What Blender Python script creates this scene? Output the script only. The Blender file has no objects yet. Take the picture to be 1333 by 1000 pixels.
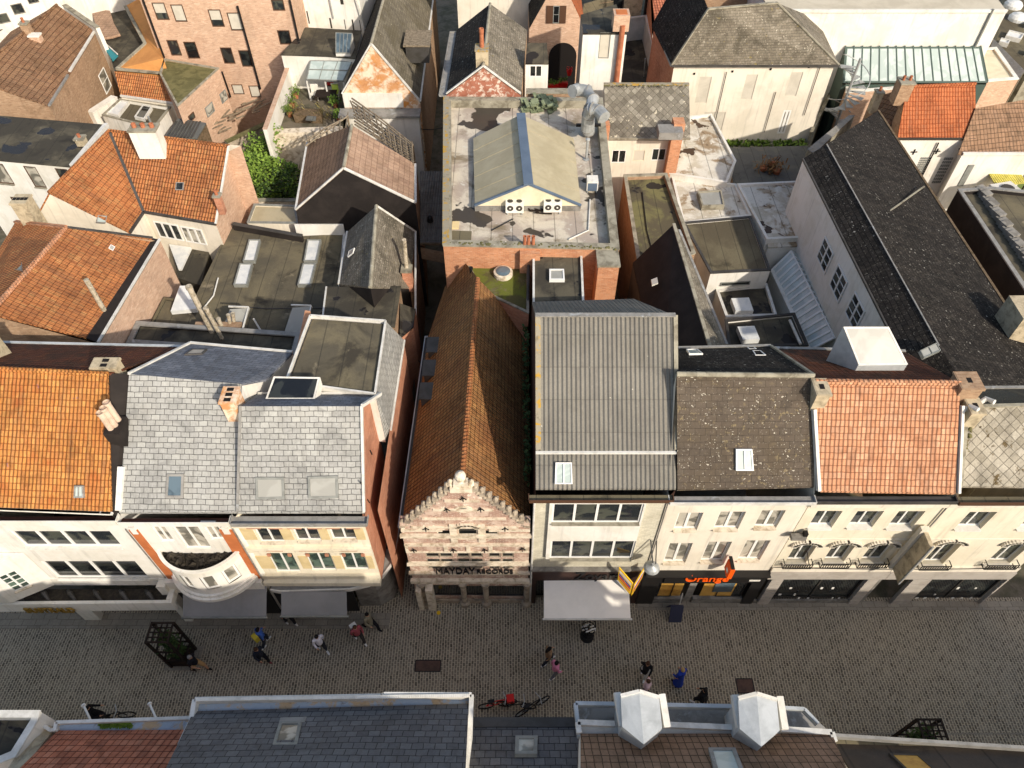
import bpy, math, random
from mathutils import Vector
random.seed(7)
D = bpy.data; scene = bpy.context.scene; COL = scene.collection
H, TH, FPX = 34.0, math.radians(50.2), 960.0
CT, ST = math.cos(TH), math.sin(TH)

# ---------------------------------------------------------------- placing
def ray(px, py):
    a = (px - 666.5) / FPX; b = (py - 500) / FPX
    return Vector((a, CT - b * ST, -ST - b * CT))
def P(px, py, z):
    d = ray(px, py); k = (z - H) / d.z
    return Vector((d.x * k, d.y * k, z))
def PY(px, py, Y):
    d = ray(px, py); k = Y / d.y
    return Vector((d.x * k, Y, H + d.z * k))
def PX(px, py, X):
    d = ray(px, py); k = X / d.x
    return Vector((X, d.y * k, H + d.z * k))
def PW(px, py, A, B):            # vertical plane through A and B
    n = Vector((-(B - A).y, (B - A).x, 0)); d = ray(px, py); o = Vector((0, 0, H))
    k = n.dot(A - o) / n.dot(d)
    return o + d * k
def T(l): return [p if isinstance(p, Vector) else P(*p) for p in l]

# ---------------------------------------------------------------- meshes
EACH = {'pilaster', 'pilaster_block', 'render_panel', 'brick_inlay', 'cornice', 'shopfront_cladding', 'column', 'shop_pier', 'stone_band', 'stall_riser', 'window_display', 'folding_arm', 'dormer_cheek', 'flue_pot', 'window_stickers', 'canopy_netting', 'raised_bed', 'dormer_edge', 'ridge_capping'}
class MB:
    def __init__(s): s.v = []; s.f = []; s.uv = []; s.mi = []; s.sm = []; s.g = []; s.k = 0
    def poly(s, pts, mi=0, u=None, sm=False, flip=False):
        pts = [Vector(p) for p in pts]
        if flip: pts = pts[::-1]
        n = Vector((0, 0, 0))
        for i in range(len(pts)):
            a, b = pts[i], pts[(i + 1) % len(pts)]
            n += a.cross(b)
        if n.length < 1e-9: return
        n.normalize()
        if u is None:
            u = Vector((1, 0, 0)) if abs(n.z) > .985 else Vector((0, 0, 1)).cross(n).normalized()
        else: u = Vector(u).normalized()
        w = n.cross(u)
        i0 = len(s.v); s.v += pts; s.f.append(list(range(i0, i0 + len(pts))))
        s.uv.append([(p.dot(u), p.dot(w)) for p in pts]); s.mi.append(mi); s.sm.append(sm); s.g.append(s.k)
    def box(s, a, b, mi=0):
        x0, y0, z0 = a; x1, y1, z1 = b
        x0, x1 = min(x0, x1), max(x0, x1); y0, y1 = min(y0, y1), max(y0, y1); z0, z1 = min(z0, z1), max(z0, z1)
        s.prism([Vector((x0, y0, z0)), Vector((x1, y0, z0)), Vector((x1, y1, z0)), Vector((x0, y1, z0))], z1 - z0, mi)
    def prism(s, base, h, mi=0, top=None):
        s.k += 1
        b = [Vector(p) for p in base]
        t = [p + Vector((0, 0, h)) for p in b] if top is None else [Vector(p) for p in top]
        s.poly(t, mi); s.poly(b[::-1], mi)
        for i in range(len(b)):
            j = (i + 1) % len(b); s.poly([b[i], b[j], t[j], t[i]], mi)
    def slab(s, pts, t, mi=0, u=None):           # top polygon given (ccw from above), thickness straight down
        pts = [Vector(p) for p in pts]; lo = [p - Vector((0, 0, t)) for p in pts]
        s.poly(pts, mi, u); s.poly(lo[::-1], mi)
        for i in range(len(pts)):
            j = (i + 1) % len(pts); s.poly([lo[i], lo[j], pts[j], pts[i]], mi)
    def obox(s, o, ax, ay, az, mi=0):            # oriented box: centre and half axes
        o, ax, ay, az = map(Vector, (o, ax, ay, az)); s.k += 1
        c = lambda i, j, k: o + ax * i + ay * j + az * k
        for q in ([(-1,-1,1),(1,-1,1),(1,1,1),(-1,1,1)], [(-1,1,-1),(1,1,-1),(1,-1,-1),(-1,-1,-1)],
                  [(-1,-1,-1),(1,-1,-1),(1,-1,1),(-1,-1,1)], [(1,1,-1),(-1,1,-1),(-1,1,1),(1,1,1)],
                  [(1,-1,-1),(1,1,-1),(1,1,1),(1,-1,1)], [(-1,1,-1),(-1,-1,-1),(-1,-1,1),(-1,1,1)]):
            s.poly([c(*t) for t in q], mi)
    def bar(s, a, b, w, h=None, mi=0):
        a, b = Vector(a), Vector(b); h = h or w; d = b - a
        if d.length < 1e-6: return
        up = Vector((0, 0, 1)) if abs(d.normalized().z) < .95 else Vector((0, 1, 0))
        sx = d.cross(up).normalized(); sz = sx.cross(d).normalized()
        s.obox((a + b) / 2, d / 2, sx * w / 2 * -1, sz * h / 2, mi)
    def tube(s, pts, rs, n=10, mi=0, cap=True, sm=True):
        pts = [Vector(p) for p in pts]; s.k += 1
        if not isinstance(rs, (list, tuple)): rs = [rs] * len(pts)
        rings = []; ref = None
        for i, p in enumerate(pts):
            d = (pts[min(i + 1, len(pts) - 1)] - pts[max(i - 1, 0)]).normalized()
            if ref is None: ref = Vector((0, 0, 1)) if abs(d.z) < .9 else Vector((0, 1, 0))
            x = d.cross(ref).normalized(); y = d.cross(x).normalized(); ref = -y if False else ref
            rings.append([p + (x * math.cos(2*math.pi*k/n) + y * math.sin(2*math.pi*k/n)) * rs[i] for k in range(n)])
        for i in range(len(pts) - 1):
            for k in range(n):
                m = (k + 1) % n
                s.poly([rings[i][k], rings[i+1][k], rings[i+1][m], rings[i][m]][::-1], mi, sm=sm)
        if cap:
            s.poly(rings[0], mi); s.poly(rings[-1][::-1], mi)
    def disc_stack(s, c, prof, n=20, mi=0, sm=True):     # lathe about the vertical through c; prof = [(r, z)]
        c = Vector(c); s.k += 1
        R = [[c + Vector((r*math.cos(2*math.pi*k/n), r*math.sin(2*math.pi*k/n), z)) for k in range(n)] for r, z in prof]
        for i in range(len(prof) - 1):
            for k in range(n):
                m = (k + 1) % n; s.poly([R[i][k], R[i][m], R[i+1][m], R[i+1][k]], mi, sm=sm)
        s.poly(R[-1], mi); s.poly(R[0][::-1], mi)
    def build(s, name, mats, parent=None, label=None, origin=None):
        if not isinstance(mats, (list, tuple)): mats = [mats]
        if name in EACH and len(set(s.g)) > 1 and parent is not None:
            for q in sorted(set(s.g)):
                m2 = MB()
                for i, f in enumerate(s.f):
                    if s.g[i] == q:
                        n0 = len(m2.v); m2.v += [s.v[j] for j in f]; m2.f.append(list(range(n0, n0+len(f)))); m2.uv.append(s.uv[i]); m2.mi.append(s.mi[i]); m2.sm.append(s.sm[i]); m2.g.append(0)
                ob = m2.build(name, mats, parent)
            return ob
        if parent is not None: o = Vector(parent['_o'])
        elif origin is not None: o = Vector(origin)
        else:
            xs = [p.x for p in s.v]; ys = [p.y for p in s.v]; zs = [p.z for p in s.v]
            o = Vector(((min(xs)+max(xs))/2, (min(ys)+max(ys))/2, min(zs)))
        me = D.meshes.new(name); me.from_pydata([tuple(p - o) for p in s.v], [], s.f)
        ul = me.uv_layers.new(name='UVMap'); k = 0
        flat = []
        for q in s.uv:
            for c in q: flat += [c[0], c[1]]
        ul.data.foreach_set('uv', flat)
        me.polygons.foreach_set('material_index', s.mi); me.polygons.foreach_set('use_smooth', s.sm)
        for m in mats: me.materials.append(m)
        ob = D.objects.new(name, me); COL.objects.link(ob)
        if parent is not None: ob.parent = parent
        else: ob.location = o
        ob['_o'] = tuple(o)
        if label: ob['label'] = label
        return ob

def empty(name, loc, label=None, cat=None, group=None):
    o = D.objects.new(name, None); COL.objects.link(o); o.empty_display_size = .3; o.location = loc; o['_o'] = tuple(loc)
    return tag(o, label, cat, group)
def tag(o, label=None, cat=None, group=None, kind=None):
    if label: o['label'] = label
    if cat: o['category'] = cat
    if group: o['group'] = group
    if kind or cat: o['kind'] = kind or 'thing'
    return o
def copy_thing(root, loc, label=None, rotz=0):
    r = root.copy(); COL.objects.link(r); r.location = loc; r.rotation_euler = (0, 0, rotz)
    if label: r['label'] = label
    for ch in list(root.children):
        c = ch.copy(); COL.objects.link(c); c.parent = r
        for g in list(ch.children):
            d = g.copy(); COL.objects.link(d); d.parent = c
    return r

# ---------------------------------------------------------------- materials
def rgb(h):                       # sRGB hex -> linear
    h = h.lstrip('#'); c = [int(h[i:i+2], 16) / 255 for i in (0, 2, 4)]
    return tuple(((x / 12.92) if x <= .04045 else ((x + .055) / 1.055) ** 2.4) for x in c) + (1,)
class NT:
    def __init__(s, name):
        s.m = D.materials.new(name); s.m.use_nodes = True; s.t = s.m.node_tree; s.t.nodes.clear()
        s.out = s.n('ShaderNodeOutputMaterial'); s.b = s.n('ShaderNodeBsdfPrincipled')
        s.l(s.b.outputs[0], s.out.inputs[0])
    def n(s, k, **kw):
        x = s.t.nodes.new(k)
        for a, b in kw.items(): setattr(x, a, b)
        return x
    def l(s, a, b): s.t.links.new(a, b)
    def put(s, v, sock):
        if isinstance(v, tuple) and sock.type == 'VECTOR': sock.default_value = v[:3]
        elif isinstance(v, (int, float, tuple)): sock.default_value = v
        else: s.l(v, sock)
    def math(s, op, a, b=0.0, c=None, clamp=False):
        x = s.n('ShaderNodeMath', operation=op); x.use_clamp = clamp
        s.put(a, x.inputs[0]); s.put(b, x.inputs[1])
        if c is not None: s.put(c, x.inputs[2])
        return x.outputs[0]
    def mix(s, f, a, b, mode='MIX'):
        x = s.n('ShaderNodeMix', data_type='RGBA', blend_type=mode)
        s.put(f, x.inputs[0]); s.put(a, x.inputs[6]); s.put(b, x.inputs[7]); return x.outputs[2]
    def noise(s, scale, detail=4, vec=None, rough=.55, dist=0, w=None):
        x = s.n('ShaderNodeTexNoise'); x.inputs['Scale'].default_value = scale
        x.inputs['Detail'].default_value = detail; x.inputs['Roughness'].default_value = rough
        x.inputs['Distortion'].default_value = dist
        if vec is not None: s.l(vec, x.inputs['Vector'])
        return x.outputs['Fac']
    def ramp(s, v, lo, hi):       # smooth 0..1 between lo and hi
        x = s.n('ShaderNodeMapRange', interpolation_type='SMOOTHSTEP')
        s.put(v, x.inputs[0]); x.inputs[1].default_value = lo; x.inputs[2].default_value = hi
        return x.outputs[0]
    def geo(s): return s.n('ShaderNodeNewGeometry').outputs['Position']
    def uv(s): return s.n('ShaderNodeUVMap').outputs[0]
    def bump(s, h, strength=.5, dist=.03):
        x = s.n('ShaderNodeBump'); x.inputs['Strength'].default_value = strength; x.inputs['Distance'].default_value = dist
        s.l(h, x.inputs['Height']); s.l(x.outputs[0], s.b.inputs['Normal'])
    def fin(s, col, rough=.8, spec=.3, metal=0):
        s.put(col, s.b.inputs['Base Color']); s.put(rough, s.b.inputs['Roughness'])
        s.b.inputs['Specular IOR Level'].default_value = spec; s.b.inputs['Metallic'].default_value = metal
        return s.m

def weather(t, col, dirt=None, spots=None, moss=None):
    pos = t.geo()
    if dirt:
        c, sc, lo, hi, amt = dirt
        f = t.math('MULTIPLY', t.ramp(t.noise(sc, 6, pos, .65, .6), lo, hi), amt); col = t.mix(f, col, c)
    if spots:
        for (c, sc, th) in (spots if isinstance(spots, list) else [spots]):
            f = t.ramp(t.noise(sc, 3, pos, .6), th, th + .03)
            g = t.ramp(t.noise(sc * .12, 2, pos), .4, .6)
            col = t.mix(t.math('MULTIPLY', f, t.math('ADD', t.math('MULTIPLY', g, .8), .2)), col, c)
    if moss:
        c, sc, lo, hi = moss
        col = t.mix(t.ramp(t.noise(sc, 8, pos, .7), lo, hi), col, c)
    return col

def tiled(name, cols, w, h, stag=.5, joint=(.02, .02, .02, 1), jw=.06, jh=.08, jamt=.85, style='flat', rough=.85, rot=0,
          dirt=None, spots=None, moss=None, bs=.6, bd=.03, wob=.012, spec=.14, var=.7, streak=.32):
    """cols: colours drawn per tile. w,h: tile size in metres."""
    t = NT(name); uv = t.uv()
    if rot:
        r = t.n('ShaderNodeVectorRotate', rotation_type='Z_AXIS'); t.l(uv, r.inputs['Vector']); r.inputs['Angle'].default_value = rot; uv = r.outputs[0]
    if wob:
        nz = t.n('ShaderNodeTexNoise'); nz.inputs['Scale'].default_value = 2.3; nz.inputs['Detail'].default_value = 3; t.l(t.geo(), nz.inputs['Vector'])
        a = t.n('ShaderNodeVectorMath', operation='SUBTRACT'); t.l(nz.outputs['Color'], a.inputs[0]); a.inputs[1].default_value = (.5, .5, .5)
        b = t.n('ShaderNodeVectorMath', operation='SCALE'); t.l(a.outputs[0], b.inputs[0]); b.inputs['Scale'].default_value = wob * 6
        c = t.n('ShaderNodeVectorMath', operation='ADD'); t.l(uv, c.inputs[0]); t.l(b.outputs[0], c.inputs[1]); uv = c.outputs[0]
    sp = t.n('ShaderNodeSeparateXYZ'); t.l(uv, sp.inputs[0])
    V = t.math('DIVIDE', sp.outputs[1], h); row = t.math('FLOOR', V); fv = t.math('FRACT', V)
    U = t.math('DIVIDE', sp.outputs[0], w)
    if stag: U = t.math('ADD', U, t.math('MULTIPLY', row, stag))
    cu = t.math('FLOOR', U); fu = t.math('FRACT', U)
    cb = t.n('ShaderNodeCombineXYZ'); t.l(cu, cb.inputs[0]); t.l(row, cb.inputs[1])
    wn = t.n('ShaderNodeTexWhiteNoise', noise_dimensions='2D'); t.l(cb.outputs[0], wn.inputs[0])
    cr = t.n('ShaderNodeValToRGB'); cr.color_ramp.interpolation = 'LINEAR'
    e = cr.color_ramp.elements
    e[0].color = cols[0]; e[1].color = cols[-1]
    for i in range(1, len(cols) - 1):
        x = e.new(i / (len(cols) - 1)); x.color = cols[i]
    t.l(wn.outputs[0], cr.inputs[0]); col = cr.outputs[0]
    pos = t.geo()
    # broad tone drift of the surface
    col = t.mix(1-var, col, tuple(sum(c[i] for c in cols)/len(cols) for i in range(4)))
    tone = t.math('ADD', t.math('MULTIPLY', t.noise(.35, 5, pos, .65), .8), .6)
    fine = t.math('ADD', t.math('MULTIPLY', t.noise(14, 3, pos), .5), .75)
    tt = t.math('MULTIPLY', tone, fine)
    cc = t.n('ShaderNodeVectorMath', operation='SCALE'); t.l(col, cc.inputs[0]); t.l(tt, cc.inputs['Scale']); col = cc.outputs[0]
    if streak:
        mp = t.n('ShaderNodeMapping'); t.l(t.uv(), mp.inputs[0]); mp.inputs['Scale'].default_value = (3.2, .28, 1)
        f = t.math('MULTIPLY', t.ramp(t.noise(1, 6, mp.outputs[0], .7), .46, .72), streak)
        g2 = t.math('MULTIPLY', t.ramp(t.noise(.9, 5, pos, .7, .8), .48, .7), streak)
        col = t.mix(f, col, (.09, .075, .06, 1)); sc_ = t.n('ShaderNodeVectorMath', operation='SCALE'); t.l(col, sc_.inputs[0]); t.l(t.math('SUBTRACT', 1, t.math('MULTIPLY', g2, .9)), sc_.inputs['Scale']); col = sc_.outputs[0]
    col = weather(t, col, dirt, spots, moss)
    # joints; on tiles and slates the dark colour also holds lap shadows
    ev = t.math('MINIMUM', fv, t.math('SUBTRACT', 1, fv)); eu = t.math('MINIMUM', fu, t.math('SUBTRACT', 1, fu))
    jv = t.math('LESS_THAN', fv, jh); ju = t.math('LESS_THAN', eu, jw / 2)
    j = t.math('MAXIMUM', jv, ju)
    if style in ('brick', 'cobble'):
        j = t.math('MAXIMUM', t.math('LESS_THAN', ev, jh / 2), ju)
    if style != 'corr':
        jn = t.math('MULTIPLY', j, t.math('MULTIPLY', t.math('ADD', t.noise(5, 2, pos), .45, clamp=True), jamt))
        col = t.mix(jn, col, joint)
    if style == 'pan':
        s = t.math('SINE', t.math('MULTIPLY', U, 6.2832)); hh = t.math('ADD', t.math('MULTIPLY', s, .45), t.math('MULTIPLY', t.math('SUBTRACT', 1, fv), .9))
    elif style == 'corr':
        s = t.math('SINE', t.math('MULTIPLY', U, 6.2832)); hh = t.math('ADD', t.math('MULTIPLY', s, .7), t.math('MULTIPLY', t.math('LESS_THAN', fv, .02), .5))
        col = t.mix(t.math('MULTIPLY', t.math('LESS_THAN', fv, jh), jamt), col, joint)
    elif style == 'slate':
        hh = t.math('ADD', t.math('SUBTRACT', 1, fv), t.math('MULTIPLY', wn.outputs[0], .35)); hh = t.math('SUBTRACT', hh, t.math('MULTIPLY', ju, .5))
    elif style == 'cobble':
        q = t.math('MULTIPLY', t.math('MINIMUM', t.math('MULTIPLY', eu, 5), 1, clamp=True), t.math('MINIMUM', t.math('MULTIPLY', ev, 5), 1, clamp=True))
        hh = t.math('ADD', q, t.math('MULTIPLY', wn.outputs[0], .5))
    else:
        hh = t.math('SUBTRACT', t.math('MULTIPLY', t.noise(30, 2, pos), .4), j)
    hh = t.math('ADD', hh, t.math('MULTIPLY', t.noise(40, 2, pos), .15))
    if style in ('pan', 'slate'): hh = t.math('ADD', hh, t.math('MULTIPLY', t.noise(1.1, 2, pos), 1.6 * .05 / max(bd, .02)))
    t.bump(hh, bs, bd)
    return t.fin(col, rough, spec)

def plain(name, c, c2=None, sc=1.2, lo=.4, hi=.65, rough=.85, spec=.25, streak=0, dirt=None, spots=None, moss=None, bs=.25, metal=0, grain=.3):
    t = NT(name); pos = t.geo(); col = c
    if c2: col = t.mix(t.ramp(t.noise(sc, 7, pos, .65, .4), lo, hi), c, c2)
    if streak:
        mp = t.n('ShaderNodeMapping'); t.l(pos, mp.inputs[0]); mp.inputs['Scale'].default_value = (5, 5, .35)
        f = t.math('MULTIPLY', t.ramp(t.noise(1, 5, mp.outputs[0]), .5, .75), streak)
        col = t.mix(f, col, (.12, .11, .095, 1))
    col = weather(t, col, dirt, spots, moss)
    g = t.math('ADD', t.math('MULTIPLY', t.noise(9, 5, pos, .7), grain), 1 - grain / 2)
    x = t.n('ShaderNodeVectorMath', operation='SCALE'); t.put(col, x.inputs[0]); t.l(g, x.inputs['Scale'])
    t.bump(t.noise(35, 3, pos), bs, .01)
    return t.fin(x.outputs[0], rough, spec, metal)

def felt(name, base, stains, w=1.0, seam=(.02, .02, .018, 1), rough=.8, puddle=None):
    """bitumen roofing: sheets with seams, stain layers [(colour, scale, lo, hi)], sharp-edged puddles"""
    t = NT(name); pos = t.geo(); sp = t.n('ShaderNodeSeparateXYZ'); t.l(t.uv(), sp.inputs[0])
    col = base
    for c, sc, lo, hi in stains:
        col = t.mix(t.ramp(t.noise(sc, 7, pos, .62, .5), lo, hi), col, c)
    f = t.math('FRACT', t.math('DIVIDE', sp.outputs[0], w)); j = t.math('LESS_THAN', f, .05)
    col = t.mix(t.math('MULTIPLY', j, .45), col, seam)
    g = t.math('ADD', t.math('MULTIPLY', t.noise(12, 4, pos, .7), .4), .8)
    x = t.n('ShaderNodeVectorMath', operation='SCALE'); t.l(col, x.inputs[0]); t.l(g, x.inputs['Scale']); col = x.outputs[0]
    r = rough
    if puddle:
        c, sc, th = puddle
        m = t.ramp(t.noise(sc, 4, pos, .5, .2), th, th + .012); col = t.mix(m, col, c); r = t.math('SUBTRACT', rough, t.math('MULTIPLY', m, .55))
    t.bump(t.math('ADD', t.noise(25, 3, pos), t.math('MULTIPLY', j, 1.0)), .3, .015)
    return t.fin(col, r, .16)

def glass(name, c, rough=.06, var=None, spec=.6):
    t = NT(name); col = c
    if var: col = t.mix(t.ramp(t.noise(1.1, 3, t.geo(), .5, 1.0), .45, .58), c, var)
    return t.fin(col, rough, spec)
M = {}
g = lambda h: rgb(h)
M['cobble'] = tiled('cobble', [g('5b5347'), g('766c5e'), g('827869'), g('7c7263'), g('908674')], .19, .125, .5, joint=g('b8ab93'), jw=.11, jh=.26, jamt=.95, style='cobble', rot=math.pi/2, bs=.35, bd=.01, wob=.015,
    dirt=(g('4e4738'), .7, .5, .72, .55), moss=(g('565a3c'), .8, .68, .8), var=.95)
M['slab'] = tiled('pave_slab', [g('8a8173'), g('948b7c'), g('82796b')], .6, .3, .5, joint=g('4a4438'), style='brick', streak=.12, jw=.03, jh=.05, bs=.2)
M['asphalt'] = plain('dark_ground', g('4a453e'), g('38342e'), .8)
M['earth'] = plain('yard_earth', g('6b6254'), g('4c4a38'), .7, dirt=(g('3a372c'), 1.5, .5, .7, .6))
OR = [g('b8783f'), g('c28448'), g('ae7040'), g('c89052'), g('a6693c')]
M['tile_orange'] = tiled('orange_pantiles', OR, .155, .25, 0, joint=g('7c4520'), jw=.16, jh=.14, style='pan', streak=.42, bd=.06, bs=.7, dirt=(g('a4562c'), .8, .5, .75, .7), spots=[(g('8a6a78'), 5, .70)])
M['tile_orange2'] = tiled('orange_pantiles_worn', [g('ac6a40'), g('b97a4c'), g('9a5c38'), g('b88656')], .18, .28, 0, joint=g('5e3620'), jw=.16, jh=.14, style='pan', streak=.42, bd=.06, bs=.7, dirt=(g('8a5a3c'), .5, .45, .7, .8), moss=(g('6a5a42'), .9, .66, .78))
M['tile_brightorange'] = tiled('bright_orange_pantiles', [g('a05c3a'), g('aa6642'), g('965434')], .2, .3, 0, joint=g('7a3418'), jw=.16, jh=.12, style='pan', streak=.42, bd=.06, bs=.6, dirt=(g('9a5636'), .6, .55, .75, .5))
M['tile_salmon'] = tiled('salmon_pantiles', [g('b8805e'), g('c48e6c'), g('aa7454'), g('cc9c7c'), g('b08468')], .165, .25, 0, joint=g('74462e'), jw=.12, jh=.13, style='pan', streak=.42, bd=.06, bs=.7, dirt=(g('9c6a4c'), .7, .5, .72, .6), moss=(g('7c7466'), 1.1, .66, .8))
M['tile_brown'] = tiled('brown_pantiles', [g('85624a'), g('907054'), g('785842'), g('9a7a5e')], .22, .33, 0, joint=g('3c2618'), jw=.16, jh=.14, style='pan', streak=.42, bd=.06, bs=.7, dirt=(g('6c5442'), .8, .5, .7, .6))
M['tile_gable'] = tiled('ochre_brown_pantiles', [g('936840'), g('a07248'), g('86603c'), g('ac8050')], .20, .26, 0, joint=g('40220e'), jw=.2, jh=.16, style='pan', streak=.42, bd=.06, bs=.8, dirt=(g('7a4f33'), .35, .45, .7, .7), spots=[(g('b0a890'), 7, .76)])
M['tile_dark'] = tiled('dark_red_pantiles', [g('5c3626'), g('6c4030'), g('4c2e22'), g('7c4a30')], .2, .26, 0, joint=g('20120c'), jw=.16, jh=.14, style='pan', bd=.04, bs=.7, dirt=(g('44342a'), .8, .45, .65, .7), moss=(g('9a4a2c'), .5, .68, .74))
M['tile_rust'] = tiled('rusty_red_pantiles', [g('a8644a'), g('b67054'), g('985a44'), g('c08064')], .22, .31, 0, joint=g('44201a'), jw=.12, jh=.14, style='pan', streak=.42, bd=.06, bs=.6, dirt=(g('6c4030'), .8, .5, .7, .6))
M['tile_flatbrown'] = tiled('flat_brown_tiles', [g('8a6c54'), g('987860'), g('7c604a')], .24, .34, 0, joint=g('34281e'), jw=.12, jh=.12, style='pan', bd=.03, bs=.4, dirt=(g('5c4c3c'), .8, .5, .7, .6))
M['tile_pink'] = tiled('pinkish_flat_tiles', [g('9c806a'), g('a88c76'), g('8e7260')], .34, .34, 0, joint=g('6c5344'), jw=.06, jh=.08, style='slate', bd=.02, dirt=(g('7c6452'), .8, .5, .7, .6))
M['slate_light'] = tiled('light_grey_slates', [g('96958f'), g('9e9d98'), g('8e8d88'), g('a8a7a0'), g('9a9993')], .34, .215, .5, joint=g('2c2b2a'), jw=.07, jh=.12, style='slate', bd=.02, bs=.5, spec=.35, rough=.7, dirt=(g('a3a098'), .6, .5, .7, .5))
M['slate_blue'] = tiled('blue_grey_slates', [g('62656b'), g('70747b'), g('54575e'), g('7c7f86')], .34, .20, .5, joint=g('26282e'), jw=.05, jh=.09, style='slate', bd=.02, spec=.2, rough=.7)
M['slate_dark'] = tiled('dark_slates', [g('3a3733'), g('444039'), g('322f2c'), g('4c4842')], .34, .22, .5, joint=g('14120f'), jw=.05, jh=.09, style='slate', bd=.02, dirt=(g('4a463c'), .8, .5, .7, .5), spots=[(g('b8b4a6'), 6, .66)])
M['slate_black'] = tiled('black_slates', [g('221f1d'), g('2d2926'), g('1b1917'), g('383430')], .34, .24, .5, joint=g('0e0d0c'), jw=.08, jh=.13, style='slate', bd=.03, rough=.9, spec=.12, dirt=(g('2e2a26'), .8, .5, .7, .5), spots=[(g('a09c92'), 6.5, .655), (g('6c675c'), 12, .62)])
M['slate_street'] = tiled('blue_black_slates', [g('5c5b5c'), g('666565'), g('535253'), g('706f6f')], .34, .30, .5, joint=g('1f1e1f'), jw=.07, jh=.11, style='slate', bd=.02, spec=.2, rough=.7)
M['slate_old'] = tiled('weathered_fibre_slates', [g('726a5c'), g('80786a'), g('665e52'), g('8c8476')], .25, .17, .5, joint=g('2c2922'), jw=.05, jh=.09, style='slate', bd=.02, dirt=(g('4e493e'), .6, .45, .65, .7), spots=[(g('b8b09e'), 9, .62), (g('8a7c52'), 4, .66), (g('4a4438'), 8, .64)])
M['diamond_dark'] = tiled('lichened_diamond_slates', [g('6c665c'), g('7c766a'), g('5e594f'), g('a09a8c')], .33, .33, 0, joint=g('3c372e'), jw=.06, jh=.06, style='slate', rot=math.pi/4, bd=.02, spots=[(g('b4ac98'), 3.5, .62), (g('857a52'), 3, .68)])
M['felt_lichen'] = felt('lichened_felt', g('57503f'), [(g('6f6a48'), .6, .45, .6), (g('403a30'), .7, .55, .68)], 1.1, puddle=(g('35302a'), .5, .64))
M['slate_brown'] = tiled('brown_speckled_slates', [g('51473d'), g('5a4f44'), g('484038'), g('61574b')], .40, .26, .5, joint=g('2e2822'), jw=.035, jh=.05, style='slate', bd=.012, dirt=(g('514638'), .5, .45, .65, .6), spots=[(g('c4bcaa'), 8, .655), (g('c8c1af'), 16, .65), (g('74674f'), 6, .6)], var=.4)
M['slate_barn'] = tiled('grey_brown_mossy_slates', [g('6a6355'), g('746d5e'), g('5c564a'), g('7c7465')], .34, .22, .5, joint=g('3a352c'), jw=.05, jh=.08, style='slate', bd=.02, dirt=(g('57503f'), .6, .45, .65, .7), spots=[(g('a8a08c'), 5, .68)])
M['diamond'] = tiled('diamond_fibre_tiles', [g('968e7e'), g('a69e8e'), g('827a6a'), g('b0a898')], .3, .3, 0, joint=g('2e2920'), jw=.1, jh=.1, jamt=.6, style='slate', rot=math.pi/4, bd=.02, moss=(g('5a4c34'), 1.6, .57, .64), spots=[(g('4c4030'), 5, .62)])
M['corr'] = tiled('corrugated_fibre_cement', [g('726e66'), g('7a766d'), g('6c6861')], .175, 1.25, 0, joint=g('5a564e'), jw=.0, jh=.025, jamt=.5, style='corr', streak=.08, bd=.05, bs=.8, wob=0, dirt=(g('68645a'), .8, .5, .7, .4), spots=[(g('d8d4c4'), 6, .72)])
M['brick_red'] = tiled('red_brick', [g('b4775c'), g('c08466'), g('a66a50'), g('c89074'), g('b0775e')], .22, .075, .5, joint=g('a08c78'), style='brick', streak=.12, jw=.06, jh=.16, jamt=.6, bs=.3, bd=.01, dirt=(g('7a4a38'), .6, .5, .7, .5))
M['brick_orange'] = tiled('orange_brick', [g('b87c5a'), g('c38a66'), g('a87050'), g('c89878')], .22, .075, .5, joint=g('b09880'), style='brick', streak=.12, jw=.06, jh=.16, jamt=.6, bs=.3, bd=.01, dirt=(g('9a5234'), .9, .5, .7, .5))
M['brick_pink'] = tiled('pinkish_brick', [g('bc9880'), g('c8a68c'), g('ae8a72'), g('d0b29a')], .22, .075, .5, joint=g('b8a894'), style='brick', streak=.12, jw=.06, jh=.16, jamt=.6, bs=.3, bd=.01, dirt=(g('946c56'), .7, .55, .75, .4))
M['brick_brown'] = tiled('brown_brick', [g('9a7c62'), g('a88a6e'), g('8c6e56'), g('b4987c')], .22, .075, .5, joint=g('9a8a76'), style='brick', streak=.12, jw=.06, jh=.16, jamt=.6, bs=.3, bd=.01, dirt=(g('6c543e'), .7, .5, .7, .6))
M['brick_old'] = plain('flaking_old_brick', g('c08a5c'), g('dcc8b0'), 1.1, .42, .56, dirt=(g('a06a44'), 1.6, .5, .65, .7), spots=[(g('c8843c'), 1.2, .56)])
M['brick_oldred'] = plain('flaking_red_brick', g('9c6450'), g('ccbcac'), 3, .5, .6, dirt=(g('80503e'), 2, .5, .6, .5))
M['white'] = plain('white_render', g('dcd8cf'), g('cfcabd'), .6, streak=.22, grain=.12)
M['cream'] = plain('cream_render', g('dbd1bb'), g('d0c6ae'), .6, streak=.22, grain=.12)
M['cream2'] = plain('pale_beige_render', g('dad1c0'), g('cdc4b2'), .5, streak=.25, grain=.12)
M['yellow_render'] = plain('buff_brick_panels', g('cdb88c'), g('c0aa7e'), 1.5, grain=.15)
M['orange_render'] = plain('orange_painted_render', g('c58a50'), g('b67c46'), .7, grain=.15, dirt=(g('a8784a'), 2.2, .6, .75, .5))
M['white_brick'] = tiled('whitewashed_brick', [g('c2bca8'), g('cdc7b4'), g('b6b09c')], .22, .075, .5, joint=g('a8a290'), style='brick', streak=.12, jw=.06, jh=.14, jamt=.5, bs=.3, bd=.01, dirt=(g('a8a08a'), .7, .5, .7, .5))
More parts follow.
